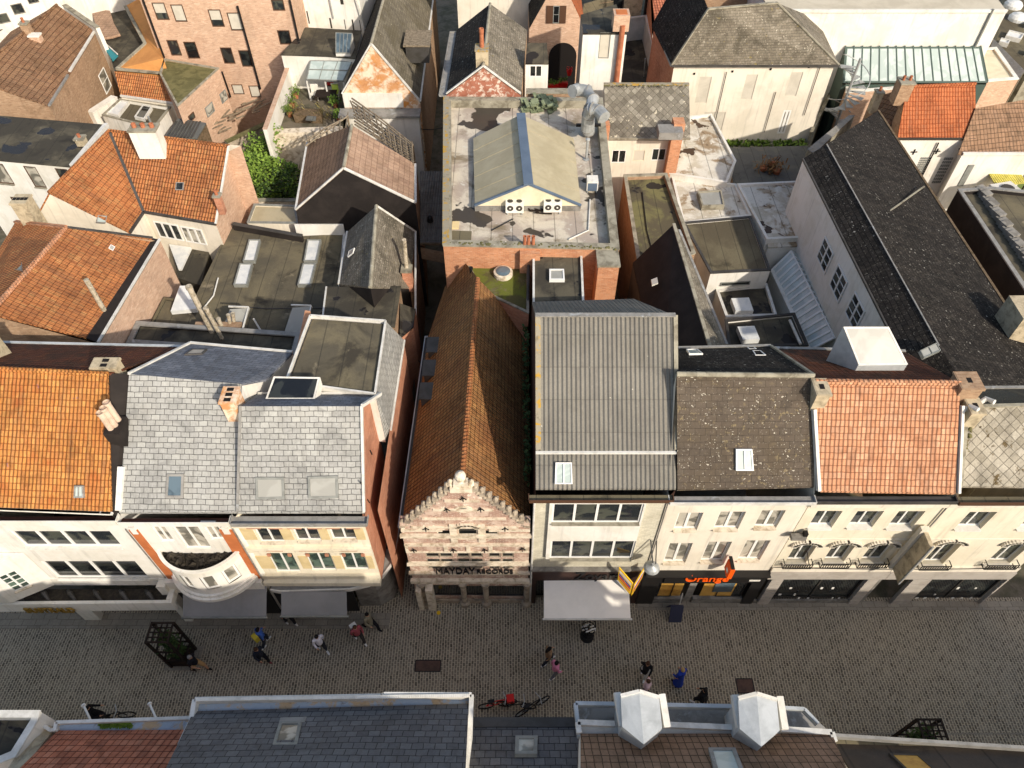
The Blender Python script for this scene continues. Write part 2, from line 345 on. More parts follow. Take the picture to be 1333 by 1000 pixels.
M['orange_paint'] = plain('orange_pilaster_paint', g('b86c40'), g('a86038'), 1.2, grain=.15)
M['stone'] = plain('pale_sandstone', g('d6c9b4'), g('b4a48c'), 3, grain=.3, dirt=(g('8c7c68'), 3, .52, .7, .6))
M['stone_grey'] = plain('grey_bluestone', g('85817a'), g('6a665f'), 2, grain=.3, dirt=(g('57534c'), 2.5, .5, .7, .6))
M['stone_dark'] = plain('stained_stone', g('a89a86'), g('7c7062'), 2.5, grain=.3)
M['black_wall'] = plain('black_tarred_wall', g('282422'), g('312c29'), .8, spec=.12, rough=.8, grain=.2)
M['black'] = plain('black_painted_panel', g('1a1817'), rough=.45, spec=.4, grain=.1, bs=.05)
M['brown_panel'] = plain('dark_brown_panel', g('3c2a24'), g('33241f'), 1, rough=.6, grain=.15)
M['maroon'] = plain('brown_gutter_lining', g('5a3a30'), g('4a3028'), 1.2, grain=.2)
M['lead'] = plain('grey_lead', g('8c8983'), g('74716b'), 1.6, rough=.6, spec=.35, grain=.2, dirt=(g('b9bdbe'), 1.6, .55, .7, .5))
M['lead_dark'] = plain('dark_lead', g('45423f'), g('38352f'), 1.6, rough=.6, spec=.4, grain=.2)
M['zinc'] = plain('pale_zinc', g('b8bbba'), g('a6a9a8'), 1.1, rough=.5, spec=.4, grain=.2, metal=.1, dirt=(g('8e918f'), 1.4, .55, .75, .5))
M['galv'] = plain('galvanised_steel', g('a8aaa8'), g('8e908e'), 2, rough=.5, spec=.5, grain=.2, metal=.3)
M['clad'] = plain('grey_beige_cladding', g('a8a096'), g('9a9288'), 1.2, grain=.15)
M['white_metal'] = plain('white_trim_metal', g('cfccc4'), g('b9b6ad'), 2, rough=.5, grain=.1)
M['frame_white'] = plain('white_window_frame', g('dedcd6'), rough=.45, grain=.05, bs=.05)
M['frame_grey'] = plain('grey_window_frame', g('84857f'), g('73746e'), 3, rough=.5, grain=.1)
M['frame_dark'] = plain('dark_frame', g('3c3833'), rough=.5, grain=.1)
M['frame_green'] = plain('green_grey_frame', g('46554e'), rough=.5, grain=.1)
M['frame_brown'] = plain('brown_frame', g('51392a'), rough=.55, grain=.15)
M['wood'] = plain('weathered_wood', g('6e5c48'), g('52442f'), 5, grain=.4)
M['wood_grey'] = plain('silvered_branches', g('8a7c68'), g('655a4b'), 6, grain=.4)
M['wood_dark'] = plain('dark_stained_wood', g('2c211a'), g('201813'), 5, grain=.4)
M['conc'] = plain('concrete_coping', g('96907f'), g('7c7565'), 1.8, grain=.3, dirt=(g('5c5648'), 1.8, .5, .7, .6), spots=[(g('c8c2b0'), 5, .68)])
M['conc_lichen'] = plain('lichened_coping', g('8e8674'), g('a88436'), 3.2, .52, .6, grain=.3, dirt=(g('5c5648'), 2.5, .55, .7, .6))
M['chim'] = plain('chimney_stone', g('b6a78c'), g('978a72'), 3, grain=.3, dirt=(g('6c604e'), 3, .55, .7, .5))
M['soot_hollow'] = plain('soot_and_hollow_black', g('191513'), rough=.9)  # black of sooty flues; also painted on as the dark inside arch and vents
M['terracotta'] = plain('terracotta', g('a86a4c'), g('94583e'), 3, grain=.3)
M['terracotta_pale'] = plain('pale_clay_pipe', g('c8b09c'), g('b09a86'), 3, grain=.2)
M['pipe_lichen'] = plain('lichened_clay_pipe', g('b4a894'), g('8c806a'), 5, grain=.35, spots=[(g('6c6454'), 7, .6)])
M['felt_olive'] = felt('olive_stained_felt', g('565043'), [(g('6e6550'), .35, .40, .62), (g('3e3930'), .5, .52, .68), (g('877c66'), .8, .60, .72)], 1.0, puddle=None)
M['felt_dark'] = felt('dark_felt', g('3f3b33'), [(g('5a5446'), .6, .45, .65), (g('322f29'), .8, .52, .7), (g('6e6757'), 1.2, .64, .74)], 1.0, puddle=(g('292624'), .5, .60))
M['felt_patch'] = felt('pale_puddled_felt', g('a4978a'), [(g('c2b8a6'), .6, .42, .58), (g('80735f'), .5, .52, .68), (g('584e42'), 1.1, .62, .74), (g('c4c0b4'), 2.5, .6, .7)], 1.1, puddle=(g('453f38'), .34, .585))
M['felt_white'] = felt('flaking_white_roofing', g('b8ae9c'), [(g('cfc9bc'), .9, .42, .56), (g('937f66'), .7, .52, .62), (g('5c4a3c'), 1.4, .60, .68), (g('d6d0c4'), 3, .6, .68)], 1.2, puddle=(g('4c3c30'), .5, .66))
M['felt_brown'] = felt('brown_felt', g('585040'), [(g('6a624e'), .3, .4, .6), (g('4a4436'), .8, .55, .7)], .9)
M['felt_moss'] = plain('mossy_felt', g('54502f'), g('5f6428'), .9, .45, .55, grain=.5, dirt=(g('6e6450'), .8, .55, .65, .7))
M['felt_green'] = plain('moss_covered_roof', g('5c5838'), g('6e6844'), 1.3, .4, .6, grain=.5, dirt=(g('464426'), 1.2, .5, .65, .6))
M['felt_grey'] = felt('grey_felt', g('5a5a58'), [(g('66665f'), .6, .45, .6), (g('4c4c4b'), .8, .55, .7)], 1.0)
M['poly'] = plain('aged_polycarbonate', g('a89d82'), g('9c9176'), .7, rough=.5, grain=.12, dirt=(g('8c8468'), .8, .55, .7, .4))
M['poly_end'] = plain('translucent_gable_panel', g('d8cdb0'), g('c8bc9e'), .7, rough=.5, grain=.1)
M['blue_metal'] = plain('slate_blue_flashing', g('5a6878'), g('505e6e'), 1, rough=.45, grain=.1)
M['glass'] = glass('window_glass', g('23272a'), var=g('4a4c44'))
M['glass_dark'] = glass('dark_window_glass', g('16181a'), var=g('2d302e'))
M['glass_green'] = glass('greenish_glass', g('33403a'), var=g('5a6c60'))
M['glass_pale'] = glass('pale_roof_glazing', g('a2aea8'), .15, var=g('b2bcb6'))
M['glass_sky'] = glass('cloudy_rooflight', g('949289'), .3, var=g('9d9b92'))
M['glass_blue'] = glass('bluish_rooflight', g('46545c'), .15, var=g('5c6c74'))
M['glass_curtain'] = glass('curtained_glass', g('b0aa9c'), .12, var=g('6a675e'))
M['blind'] = plain('closed_blind', g('c0b9aa'), g('b4ad9e'), 1, grain=.08)
M['dome'] = plain('white_rooflight_dome', g('d6d5cf'), g('c2c4c2'), 1.6, rough=.35, grain=.1)
M['awn_grey'] = plain('grey_awning_cloth', g('8a8886'), g('82807e'), .7, grain=.08)
M['awn_white'] = plain('off_white_awning_cloth', g('ece6dc'), g('e4ded4'), .7, grain=.06)
M['gold'] = plain('gold_letters', g('9a7a34'), rough=.4, metal=.6)
M['orange_sign'] = plain('orange_lettering', g('f05a14'), rough=.5, grain=.02)
M['leaf'] = plain('leaf_green', g('54702c'), g('728a36'), 3, .35, .65, grain=.5)
M['leaf_dark'] = plain('leaf_dark_green', g('2f4224'), g('43562c'), 3, .35, .65, grain=.5)
M['leaf_dry'] = plain('dry_leaves', g('6c4a2e'), g('8a6a44'), 4, grain=.5)
M['grass'] = plain('lawn', g('5c6c34'), g('6e7a40'), 2, grain=.5)
M['soil'] = plain('dark_debris', g('2c2722'), g('3e382e'), 6, grain=.6)
M['red'] = plain('bright_red_plastic', g('c8201c'), rough=.5, grain=.1)
M['teal'] = plain('teal_cover', g('2f7c84'), grain=.15)
M['yellow'] = plain('yellow_paint', g('e0b22c'), grain=.1)
M['blue'] = plain('blue_paint', g('2c4c9c'), grain=.1)
M['iron'] = plain('black_iron', g('1c1a19'), rough=.5, grain=.1)
M['rusty'] = plain('rusty_iron_cover', g('5c443a'), g('4a3a32'), 3, rough=.7, grain=.3)
M['yellow_corr'] = tiled('yellow_corrugated_plastic', [g('b4a850'), g('bcb25c')], .16, 3, 0, style='corr', bd=.05, bs=.8, jamt=0, wob=0)
M['fabric_green'] = plain('green_grey_cloth', g('7c8468'), g('5e664e'), 3, grain=.4)
def offs(pts, d):                 # inward offset of a ccw polygon, keeps z
    n = len(pts); out = []
    for i in range(n):
        a, b, c = pts[i-1], pts[i], pts[(i+1) % n]
        e1 = Vector((b.x-a.x, b.y-a.y, 0)).normalized(); e2 = Vector((c.x-b.x, c.y-b.y, 0)).normalized()
        n1 = Vector((-e1.y, e1.x, 0)); n2 = Vector((-e2.y, e2.x, 0)); k = 1 + n1.dot(n2)
        m = (n1 + n2) / max(k, .25)
        out.append(b + m * d)
    return out
def ccw(pts):
    a = sum(pts[i-1].x*pts[i].y - pts[i].x*pts[i-1].y for i in range(len(pts)))
    return pts if a > 0 else pts[::-1]
def root_of(name, label, pts, cat='house', group=None, z=0):
    c = sum((Vector((p.x, p.y, 0)) for p in pts), Vector()) / len(pts); c.z = z
    return empty(name, c, label, cat, group)

def wall_grid(mb, A, B, zb, zt, holes, dep=.05, mi=0, rmi=None):
    """vertical wall from A to B (outside on the right hand side of A->B), rectangular holes [(u0,u1,z0,z1)] with reveals"""
    rmi = mi if rmi is None else rmi
    A = Vector((A.x, A.y, 0)); B = Vector((B.x, B.y, 0)); L = (B - A).length; e = (B - A) / L; nrm = Vector((e.y, -e.x, 0))
    zts = zt if isinstance(zt, tuple) else (zt, zt); zc = min(zts)
    us = sorted({0, L, *[min(max(v, 0), L) for h in holes for v in h[:2]]}); zs = sorted({zb, zc, *[min(max(v, zb), zc) for h in holes for v in h[2:]]})
    pt = lambda u, z, d=0: A + e * u + Vector((0, 0, z)) - nrm * d
    for i in range(len(us) - 1):
        for j in range(len(zs) - 1):
            um, zm = (us[i] + us[i+1]) / 2, (zs[j] + zs[j+1]) / 2
            if us[i+1]-us[i] < 1e-4 or zs[j+1]-zs[j] < 1e-4: continue
            if any(h[0] < um < h[1] and h[2] < zm < h[3] for h in holes): continue
            mb.poly([pt(us[i], zs[j]), pt(us[i+1], zs[j]), pt(us[i+1], zs[j+1]), pt(us[i], zs[j+1])], mi)
    if zts[0] != zts[1]:
        p = [pt(0, zc), pt(L, zc)] + ([pt(L, zts[1])] if zts[1] > zc else []) + ([pt(0, zts[0])] if zts[0] > zc else [])
        mb.poly(p, mi)
    for (u0, u1, z0, z1) in holes:
        mb.poly([pt(u0, z0), pt(u1, z0), pt(u1, z0, dep), pt(u0, z0, dep)], rmi)
        mb.poly([pt(u0, z1, dep), pt(u1, z1, dep), pt(u1, z1), pt(u0, z1)], rmi)
        mb.poly([pt(u0, z0), pt(u0, z0, dep), pt(u0, z1, dep), pt(u0, z1)], rmi)
        mb.poly([pt(u1, z0, dep), pt(u1, z0), pt(u1, z1), pt(u1, z1, dep)], rmi)

def window(root, A, B, rect, leaves=2, bars=0, frame='frame_white', pane='glass', dep=.05, fw=.05, sill=None, blind=0, proud=False, dis=None):
    """frame with mullions, and a glass pane as its child; rect = (u0,u1,z0,z1) on the wall A->B"""
    A0 = Vector((A.x, A.y, 0)); L = (Vector((B.x, B.y, 0)) - A0).length; e = (Vector((B.x, B.y, 0)) - A0) / L; n = Vector((e.y, -e.x, 0))
    u0, u1, z0, z1 = rect; s = -dep if not proud else .015
    Z = Vector((0, 0, 1)); c = lambda u, z, d: A0 + e * u + Z * z + n * d
    mb = MB(); t = .05
    def bx(ua, ub, za, zb, d0, d1): mb.obox(c((ua+ub)/2, (za+zb)/2, (d0+d1)/2), e*(ub-ua)/2, n*-(d1-d0)/2, Z*(zb-za)/2)
    bx(u0, u1, z0, z0+fw, s, s+t); bx(u0, u1, z1-fw, z1, s, s+t)
    bx(u0, u0+fw, z0+fw, z1-fw, s, s+t); bx(u1-fw, u1, z0+fw, z1-fw, s, s+t)
    for k in range(1, leaves):
        um = u0 + (u1-u0)*k/leaves; bx(um-fw*.7, um+fw*.7, z0+fw, z1-fw, s, s+t)
    for k in range(1, bars+1):
        zm = z0 + (z1-z0)*k/(bars+1); bx(u0+fw, u1-fw, zm-.018, zm+.018, s+.005, s+t-.012)
    w = mb.build('window', M[frame], root)
    p = MB(); g0 = s + .012
    p.poly([c(u0+.02, z0+.02, g0), c(u1-.02, z0+.02, g0), c(u1-.02, z1-.02, g0), c(u0+.02, z1-.02, g0)])
    p.build('pane', M[pane], w)
    if blind:
        q = MB(); zz = z1 - (z1-z0)*blind; bb = g0 + .006
        q.poly([c(u0+fw, zz, bb), c(u1-fw, zz, bb), c(u1-fw, z1-fw, bb), c(u0+fw, z1-fw, bb)]); q.build('blind', M['blind'], w)
    if sill:
        q = MB(); q.obox(c((u0+u1)/2, z0-.02, (.1-dep)/2), e*((u1-u0)/2-.004), n*-(dep+.1)/2, Z*.03); q.build('sill', M[sill], w)
    return w

def rect_on(A, B, ll, ur):
    p, q = PW(*ll, A, B), PW(*ur, A, B); A0 = Vector((A.x, A.y, 0)); e = (Vector((B.x, B.y, 0)) - A0).normalized()
    u0, u1 = sorted(((p - A0).dot(e), (q - A0).dot(e))); z0, z1 = sorted((p.z, q.z))
    return (u0-.03, u1+.03, z0-.06, z1+.03)

def deep_rect(A, B, ll, ur, d):
    A0 = Vector((A.x, A.y, 0)); e = (Vector((B.x, B.y, 0)) - A0).normalized(); n = Vector((e.y, -e.x, 0))
    F, K = rect_on(A, B, ll, ur), rect_on(A - n*d, B - n*d, ll, ur)
    right = (A.x + B.x) > 0
    return (F[0] if right else K[0], K[1] if right else F[1], K[2], F[3])
def walls(root, loop, mat, zb=0, wins={}, cut=.12, name='wall', skip=(), mats=None, zbs=None, deep=.05):
    """loop: ccw top points. wins: {edge: [dict(ll=,ur=,...)]}"""
    mb = MB(); n = len(loop); todo = []
    for i in range(n):
        if i in skip: continue
        A, B = loop[i], loop[(i+1) % n]; ws = wins.get(i, []); holes = []
        for w in ws:
            r = rect_on(A, B, w['ll'], w['ur']) if w.get('proud') or deep < .06 else deep_rect(A, B, w['ll'], w['ur'], deep)
            if deep >= .06 and not w.get('proud'): w['dep'] = deep
            if not w.get('proud'): holes.append(r)
            todo.append((A, B, r, w))
        mi = (mats or {}).get(i, 0) if mats else 0
        wall_grid(mb, A, B, zb, (A.z - cut, B.z - cut), holes, dep=deep, mi=mi)
    ml = mat if isinstance(mat, (list, tuple)) else [mat]
    o = mb.build(name, [M[m] for m in ml], root)
    for A, B, r, w in todo:
        k = {a: b for a, b in w.items() if a not in ('ll', 'ur')}
        window(root, A, B, r, **k)
    return o
def roof(root, pts, mat, t=.11, name='roof', u=None):
    pts = ccw(T(pts)); mb = MB(); mb.slab(pts, t, 0, u); return mb.build(name, M[mat], root)
def trim(root, segs, mat, w=.1, h=.08, name='verge_trim', dz=.02, closed=False):
    mb = MB(); s = T(segs)
    for i in range(len(s) - (0 if closed else 1)):
        mb.bar(s[i] + Vector((0,0,dz)), s[(i+1) % len(s)] + Vector((0,0,dz)), w, h)
    return mb.build(name, M[mat], root)
def ridge(root, a, b, mat, r=.12, n=0):
    a, b = T([a, b]); mb = MB(); L = (b-a).length; k = max(1, int(L/.36)); d = (b-a)/k
    for i in range(k):
        mb.tube([a+d*i, a+d*(i+1.04)], [r*1.04, r*.96], 8, cap=True)
    return mb.build('ridge_tiles', M[mat], root)
def gutter(root, a, b, mat='lead', w=.16, out=None, d=.1, inner=None, name='gutter'):
    """open channel along a->b lying outward (right hand side of a->b)"""
    a, b = T([a, b]); e = (b - a); e.z = 0; e.normalize(); n = Vector((e.y, -e.x, 0)); Z = Vector((0,0,1)); mb = MB(); t = .025
    p = lambda q, o_, z: q + n*o_ + Z*z
    mi = 0
    # floor, outer lip, ends
    mb.prism([p(a,0,-d), p(a,w,-d), p(b,w,-d), p(b,0,-d)] if False else [p(a,0,-d), p(b,0,-d), p(b,w,-d), p(a,w,-d)][::-1], .02, 1)
    mb.prism([p(a,w,-d-.02), p(a,w+t*1.5,-d-.02), p(b,w+t*1.5,-d-.02), p(b,w,-d-.02)], d+.04, 0)
    for q, s in ((a, -1), (b, 1)):
        mb.prism([p(q,0,-d) , p(q,w,-d), p(q,w,-d)+e*.03*s, p(q,0,-d)+e*.03*s][::(1 if s>0 else -1)], d, 0)
    return mb.build(name, [M[mat], M[inner or mat]], root)

def flatblock(name, label, top, z, wall='white', rf='felt_dark', par=.25, pw=.18, cap='conc', zb=0, cat='building', wins={}, group=None, mats=None, skip=(), root=None, inner=None):
    """flat roofed block: parapet top outline given in photo pixels at height z"""
    pts = ccw([p if isinstance(p, Vector) else P(p[0], p[1], z) for p in top])
    r = root or root_of(name, label, pts, cat, group)
    walls(r, pts, wall, zb, wins, cut=0.03 if par else .06, mats=mats, skip=skip)
    if par:
        inn = offs(pts, pw); mb = MB(); n = len(pts); Z = Vector((0,0,1))
        o2 = offs(pts, -.025); zc = .05
        for i in range(n):
            j = (i+1) % n
            mb.prism([o2[i]-Z*.03, o2[j]-Z*.03, inn[j]-Z*.03, inn[i]-Z*.03], zc+.03)
        mb.build('coping', M[cap], r)
        mb = MB()
        for i in range(n):
            j = (i+1) % n
            mb.poly([inn[j]-Z*.03, inn[i]-Z*.03, inn[i]-Z*par, inn[j]-Z*par])
        mb.build('parapet', M[inner or (wall if isinstance(wall, str) else wall[0])], r)
        mb = MB(); mb.poly([p - Z*par for p in inn]); mb.build('roof', M[rf], r)
    else:
        mb = MB(); mb.slab(offs(pts, -.04), .06); mb.build('roof', M[rf], r)
    return r
def skylight(root, quad, fr='frame_white', pane='glass_sky', h=.12, fw=.07, name='skylight', bars=0):
    """rooflight on a roof: quad = 4 points (ccw from above, first edge = lower edge) lying on the roof"""
    q = ccw(T(quad)); n = (q[1]-q[0]).cross(q[3]-q[0]).normalized(); up = n*h
    u = (q[1]-q[0]).normalized(); mb = MB()
    inn = []
    c = sum(q, Vector())/4
    for i in range(4):
        a, b, d = q[i-1], q[i], q[(i+1) % 4]; inn.append(b + ((a-b).normalized() + (d-b).normalized())*fw)
    for i in range(4):
        j = (i+1) % 4
        mb.poly([q[i]-n*.05, q[j]-n*.05, q[j]+up, q[i]+up]); mb.poly([q[i]+up, q[j]+up, inn[j]+up, inn[i]+up]); mb.poly([inn[j]+up, inn[j]+up*.6, inn[i]+up*.6, inn[i]+up][::-1])
    for k in range(bars):
        f = (k+1)/(bars+1); a = inn[0].lerp(inn[1], f)+up; b = inn[3].lerp(inn[2], f)+up; mb.bar(a, b, .035, .03)
    o = mb.build(name, M[fr], root); p = MB(); p.poly([v+up*.75 for v in inn]); p.build('pane', M[pane], o); return o
def on_plane(px, py, a, b, c):
    n = (b-a).cross(c-a); d = ray(px, py); o = Vector((0,0,H)); return o + d*(n.dot(a-o)/n.dot(d))
def sky_on(root, tri, corners, **k):
    a, b, c = T(tri); return skylight(root, [on_plane(x, y, a, b, c) for x, y in corners], **k)
def chimney(root, base, w, d, h, mat='chim', cap='conc', pots=2, potmat='terracotta', rot=0, along='x', potr=.09, poth=.3):
    """base = centre at roof; brick stack with a projecting cap and pots"""
    b = T([base])[0]; ca, sa = math.cos(rot), math.sin(rot); ex = Vector((ca, sa, 0)); ey = Vector((-sa, ca, 0)); Z = Vector((0,0,1)); mb = MB()
    mb.obox(b+Z*(h/2-.4), ex*w/2, ey*d/2, Z*(h/2+.4), 0)
    o = mb.build('chimney', [M[mat]], root)
    c = MB(); c.obox(b+Z*(h+.05), ex*(w/2+.05), ey*(d/2+.05), Z*.05); c.build('cap', M[cap], o)
    a = ex if along == 'x' else ey; L = (w if along == 'x' else d)
    for k in range(pots):
        q = b + a*L*((k+.5)/pots-.5) + Z*(h+.1); p = MB()
        p.disc_stack(q, [(potr*1.1, -.02), (potr, poth*.7), (potr*1.15, poth*.8), (potr*1.1, poth), (potr*.75, poth), (potr*.7, poth-.1)], 12)
        p.build('chimney_pot', M[potmat], o)
    return o
def holes_chimney(root, base, w, d, h, mat='chim', n=2, along='x', rot=0):
    """squat block chimney with dark flue openings in its top"""
    b = T([base])[0]; ca, sa = math.cos(rot), math.sin(rot); ex = Vector((ca, sa, 0)); ey = Vector((-sa, ca, 0)); Z = Vector((0,0,1)); mb = MB()
    mb.obox(b+Z*(h/2-.4), ex*w/2, ey*d/2, Z*(h/2+.4)); mb.obox(b+Z*(h-.06), ex*(w/2+.04), ey*(d/2+.04), Z*.05)
    o = mb.build('chimney', M[mat], root); f = MB(); a = ex if along == 'x' else ey; L = (w if along == 'x' else d)
    for k in range(n):
        f.obox(b+a*L*((k+.5)/n-.5)+Z*(h+.003), ex*.09 if along=='x' else ex*min(.13,w*.28), ey*.12 if along=='x' else ey*.08, Z*.004)
    f.build('flue', M['soot_hollow'], o); return o
def pipe(root, pts, r=.06, mat='galv', name='vent_pipe', n=10):
    mb = MB(); mb.tube(T(pts), r, n); return mb.build(name, M[mat], root)
def text(root, body, origin, right, up, size, mat, width=None, ext=.03, name='lettering', bold=0, sx=1):
    cu = D.curves.new(name, 'FONT'); cu.body = body; cu.size = size; cu.extrude = ext; cu.offset = bold; cu.align_x = 'LEFT'
    o = D.objects.new(name, cu); COL.objects.link(o); cu.materials.append(M[mat])
    bpy.context.view_layer.update(); w = o.dimensions.x or 1; k = (width / w) if width else sx
    r = Vector(right).normalized(); u = Vector(up).normalized(); n = r.cross(u)
    from mathutils import Matrix
    m = Matrix.Identity(4)
    for i in range(3): m[i][0] = r[i]*k; m[i][1] = u[i]; m[i][2] = n[i]; m[i][3] = (Vector(origin) - Vector(root['_o']))[i]
    me = D.meshes.new_from_object(o); D.objects.remove(o); o = D.objects.new(name, me); COL.objects.link(o)
    o.parent = root; o.matrix_local = m; return o
W = lambda ll, ur, **k: dict(ll=ll, ur=ur, **k)
Z_ = Vector((0, 0, 1))
def ribbon(mb, A, B, z0, z1, out, mi=0, u0=None, u1=None, dep=0):
    """box lying on the wall A->B between heights z0,z1, standing `out` proud"""
    A0 = Vector((A.x, A.y, 0)); L = (Vector((B.x, B.y, 0)) - A0).length; e = (Vector((B.x, B.y, 0)) - A0)/L; n = Vector((e.y, -e.x, 0))
    u0 = 0 if u0 is None else u0; u1 = L if u1 is None else u1
    mb.obox(A0 + e*(u0+u1)/2 + n*(out-dep)/2 + Z_*(z0+z1)/2, e*(u1-u0)/2, n*-(out+dep)/2, Z_*(z1-z0)/2, mi)
def awning(root, tl, tr, bl, br, ztop, zfr, Y, mat, label=None):
    a, b = PY(*tl, Y), PY(*tr, Y); c, d = P(*bl, zfr), P(*br, zfr); c.y = d.y = (c.y+d.y)/2
    mb = MB(); N = 16
    pts = lambda f: a.lerp(b, f), lambda f: c.lerp(d, f)
    top, low = pts
    for i in range(N):
        f0, f1 = i/N, (i+1)/N; p = [low(f0), low(f1), top(f1), top(f0)]
        mb.poly(p, 0); mb.poly([q - Z_*.015 for q in p][::-1], 0)
    mb.poly([c - Z_*.14, d - Z_*.14, d, c], 0); mb.poly([c, d, d - Z_*.14, c - Z_*.14], 0)
    o = mb.build('awning', M[mat], root, label)
    f = MB(); f.bar(c + Vector((-.06, -.03, .01)), d + Vector((.06, -.03, .01)), .08, .07); f.build('front_bar', M['white_metal' if mat == 'awn_white' else 'frame_grey'], o)
    g_ = MB()
    for q, t in ((c, a), (d, b)):
        g_.bar(q + Vector((.1 if q is c else -.1, .1, -.06)), t + Vector((.25 if q is c else -.25, -.05, -.35)), .05)
    g_.build('folding_arm', M['frame_grey'], o)
    return o
def shopwin(root, A, B, ll, ur, frame='frame_dark', pane='glass_dark', leaves=1, dep=.12):
    return window(root, A, B, rect_on(A, B, ll, ur), leaves=leaves, frame=frame, pane=pane, dep=dep)

# ================= orange tiled corner shop house, left edge =================
YA = 14.1
a = PY(-60, 686, YA); b = Vector((-15.1, YA, 0)); a.z = b.z = 8.65
rl = T([(-60, 660, 9.3), (145, 668, 9.3), (140, 487, 12.5), (-60, 478, 12.5)]); rb = T([(-60, 445, 10.5), (246, 452, 10.5)])
r = root_of('orange_tiled_house', 'white corner house with bright orange pantile roof and a canopy bearing gold letters', [a, b, rl[2], rl[3]], 'house')
w = [W((35, 708), (142, 692), leaves=4, fw=.09, sill='white'), W((77, 749), (175, 731), leaves=4, fw=.09, sill='white', pane='glass_dark')]
lo = [a, b, Vector((rl[1].x, 14.4, 9.2)), rl[2], rb[1], rb[0], rl[3], Vector((rl[0].x, 14.4, 9.2))]
walls(r, lo[:2] + [rl[1], rl[2], Vector((rl[2].x, rb[1].y, 10.5)), rb[0], rl[3], rl[0]], ['white', 'black_wall'], 3.4, {0: w}, mats={1: 1, 2: 1, 3: 1}, deep=.13)
mb = MB(); mb.box((a.x, YA+2.2, 0), (b.x-.02, YA+9, 3.4)); mb.build('ground_floor_wall', M['black'], r)  # black colour stands in for the shade of the recess under the canopy
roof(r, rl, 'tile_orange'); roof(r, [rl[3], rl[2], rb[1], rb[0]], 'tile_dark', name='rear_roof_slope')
ridge(r, rl[3], rl[2], 'tile_orange', .11)
gutter(r, Vector((a.x, 14.33, 9.05)), Vector((b.x-.05, 14.33, 9.05)), 'white', .34, inner='maroon', d=.28)
mb = MB(); 
for i in range(90):
    p = rl[0].lerp(rl[1], (i+.5)/90); mb.obox(p + Vector((0, -.02, -.01)), Vector((.085, 0, 0)), Vector((0, .05, 0)), Vector((0, 0, .045)))
mb.build('eaves_tile_edge', M['white'], r)
sky_on(r, rl[:3], [(98, 648), (111, 648), (110, 632), (99, 632)], fr='lead', pane='glass_pale', h=.12, fw=.05, bars=1)
trim(r, [rb[0], rb[1]], 'zinc', .12, .09, 'rear_gutter', .03)
# zinc eaves strip and dark sidewall with three clay pipes
pw_ = T([(151, 488, 12.6), (156, 668, 9.2)])
mb = MB(); mb.slab(T([(144, 669, 9.22), (154, 669, 9.0), (169, 487, 12.2), (139, 486, 12.42)]), .9)
mb.build('tarred_party_wall', M['black_wall'], r)
o = MB(); pb = [P(150, 566, 11.05), P(154, 560, 11.15), P(158, 553, 11.25)]
o.box((pb[0].x-.22, pb[0].y-.25, 9.5), (pb[2].x+.2, pb[2].y+.25, 11.45)); o = o.build('chimney', M['black_wall'], r)
for i, (x, y) in enumerate([(134, 539), (137.5, 531), (142, 524)]):
    p0 = pb[i] + Vector((0, 0, .3)); q = PX(x, y, p0.x); q = p0 + Vector((0, 0, 1.1)); m2 = MB(); m2.tube([p0, q], [.12, .12], 12, cap=False); m2.tube([q - Z_*.1, q], [.14, .14], 12, cap=False); m2.poly([q + Vector((.1*math.cos(t/10*6.283), .1*math.sin(t/10*6.283), -.08)) for t in range(10)]); m2.build('chimney_pot', M['terracotta_pale'], o)
holes_chimney(r, (150, 494, 11.6), .95, .5, 1.0, 'chim', 2, 'y')
holes_chimney(r, (0, 470, 11.2), .8, .7, 1.3, 'chim', 2, 'x')
# angled corner bay at the very left with a green barred window
A2, B2 = Vector((-21.75, 13.2, 6.2)), Vector((-20.1, 14.08, 6.2))
walls(r, [A2, B2, Vector((-26, 14.08, 6.2)), Vector((-26, 13.2, 6.2))], 'white', 3.3, {0: [W((19, 769), (19, 743), leaves=2, bars=3, pane='glass_green', sill='stone')]}, name='corner_bay_wall', cut=0)
mb = MB(); mb.prism([A2, B2, Vector((-26, 14.08, 6.2)), Vector((-26, 13.2, 6.2))], .08); mb.build('corner_bay_roof', M['white'], r)
# canopy over the pavement with gold letters
zc = 2.95; c0 = P(-60, 791, zc); c1 = P(225, 786, zc); c1.y = 13.25; f0 = Vector((-26, YA, zc)); f1 = Vector((c1.x+.25, YA-.1, zc))
mb = MB(); mb.prism([Vector((-27, c1.y-.14, zc-.5)), Vector((c1.x+.05, c1.y-.02, zc-.5)), Vector((c1.x+.05, c1.y+.12, zc-.5)), Vector((-27, c1.y, zc-.5))], .78)
mb.box((c1.x-.2, c1.y+.12, zc-.1), (c1.x+.05, YA, zc+.32)); mb.box((-27, YA-.06, zc+.3), (c1.x, YA-.003, zc+.9))
cn = mb.build('canopy', M['white'], r)
mb = MB(); mb.box((-27, c1.y+.12, zc), (c1.x-.2, YA-.12, zc+.04)); mb.build('canopy_deck', M['soil'], cn)
mb = MB()
for k in range(7): mb.tube([Vector((c1.x-.8-k*1.15, c1.y+.14, zc+.05)), Vector((c1.x-1.1-k*1.15, c1.y+.45, zc+.25)), Vector((c1.x-1.35-k*1.15, YA-.2, zc+.1))], [.05, .12, .05], 6)
mb.build('canopy_netting', M['lead_dark'], cn)
text(cn, 'BUSTRALD', Vector((P(33, 796, 2.7).x, c1.y-.17, 2.55)), (1, 0.006, 0), (0, 0, 1), .6, 'gold', width=2.15, ext=.03, bold=.008)
mb = MB(); mb.obox(Vector((P(108, 800, 1.0).x, 13.92, 1.3)), (.38, 0, 0), (0, .16, 0), (0, 0, 1.3)); mb.build('shop_pillar', M['white'], r)
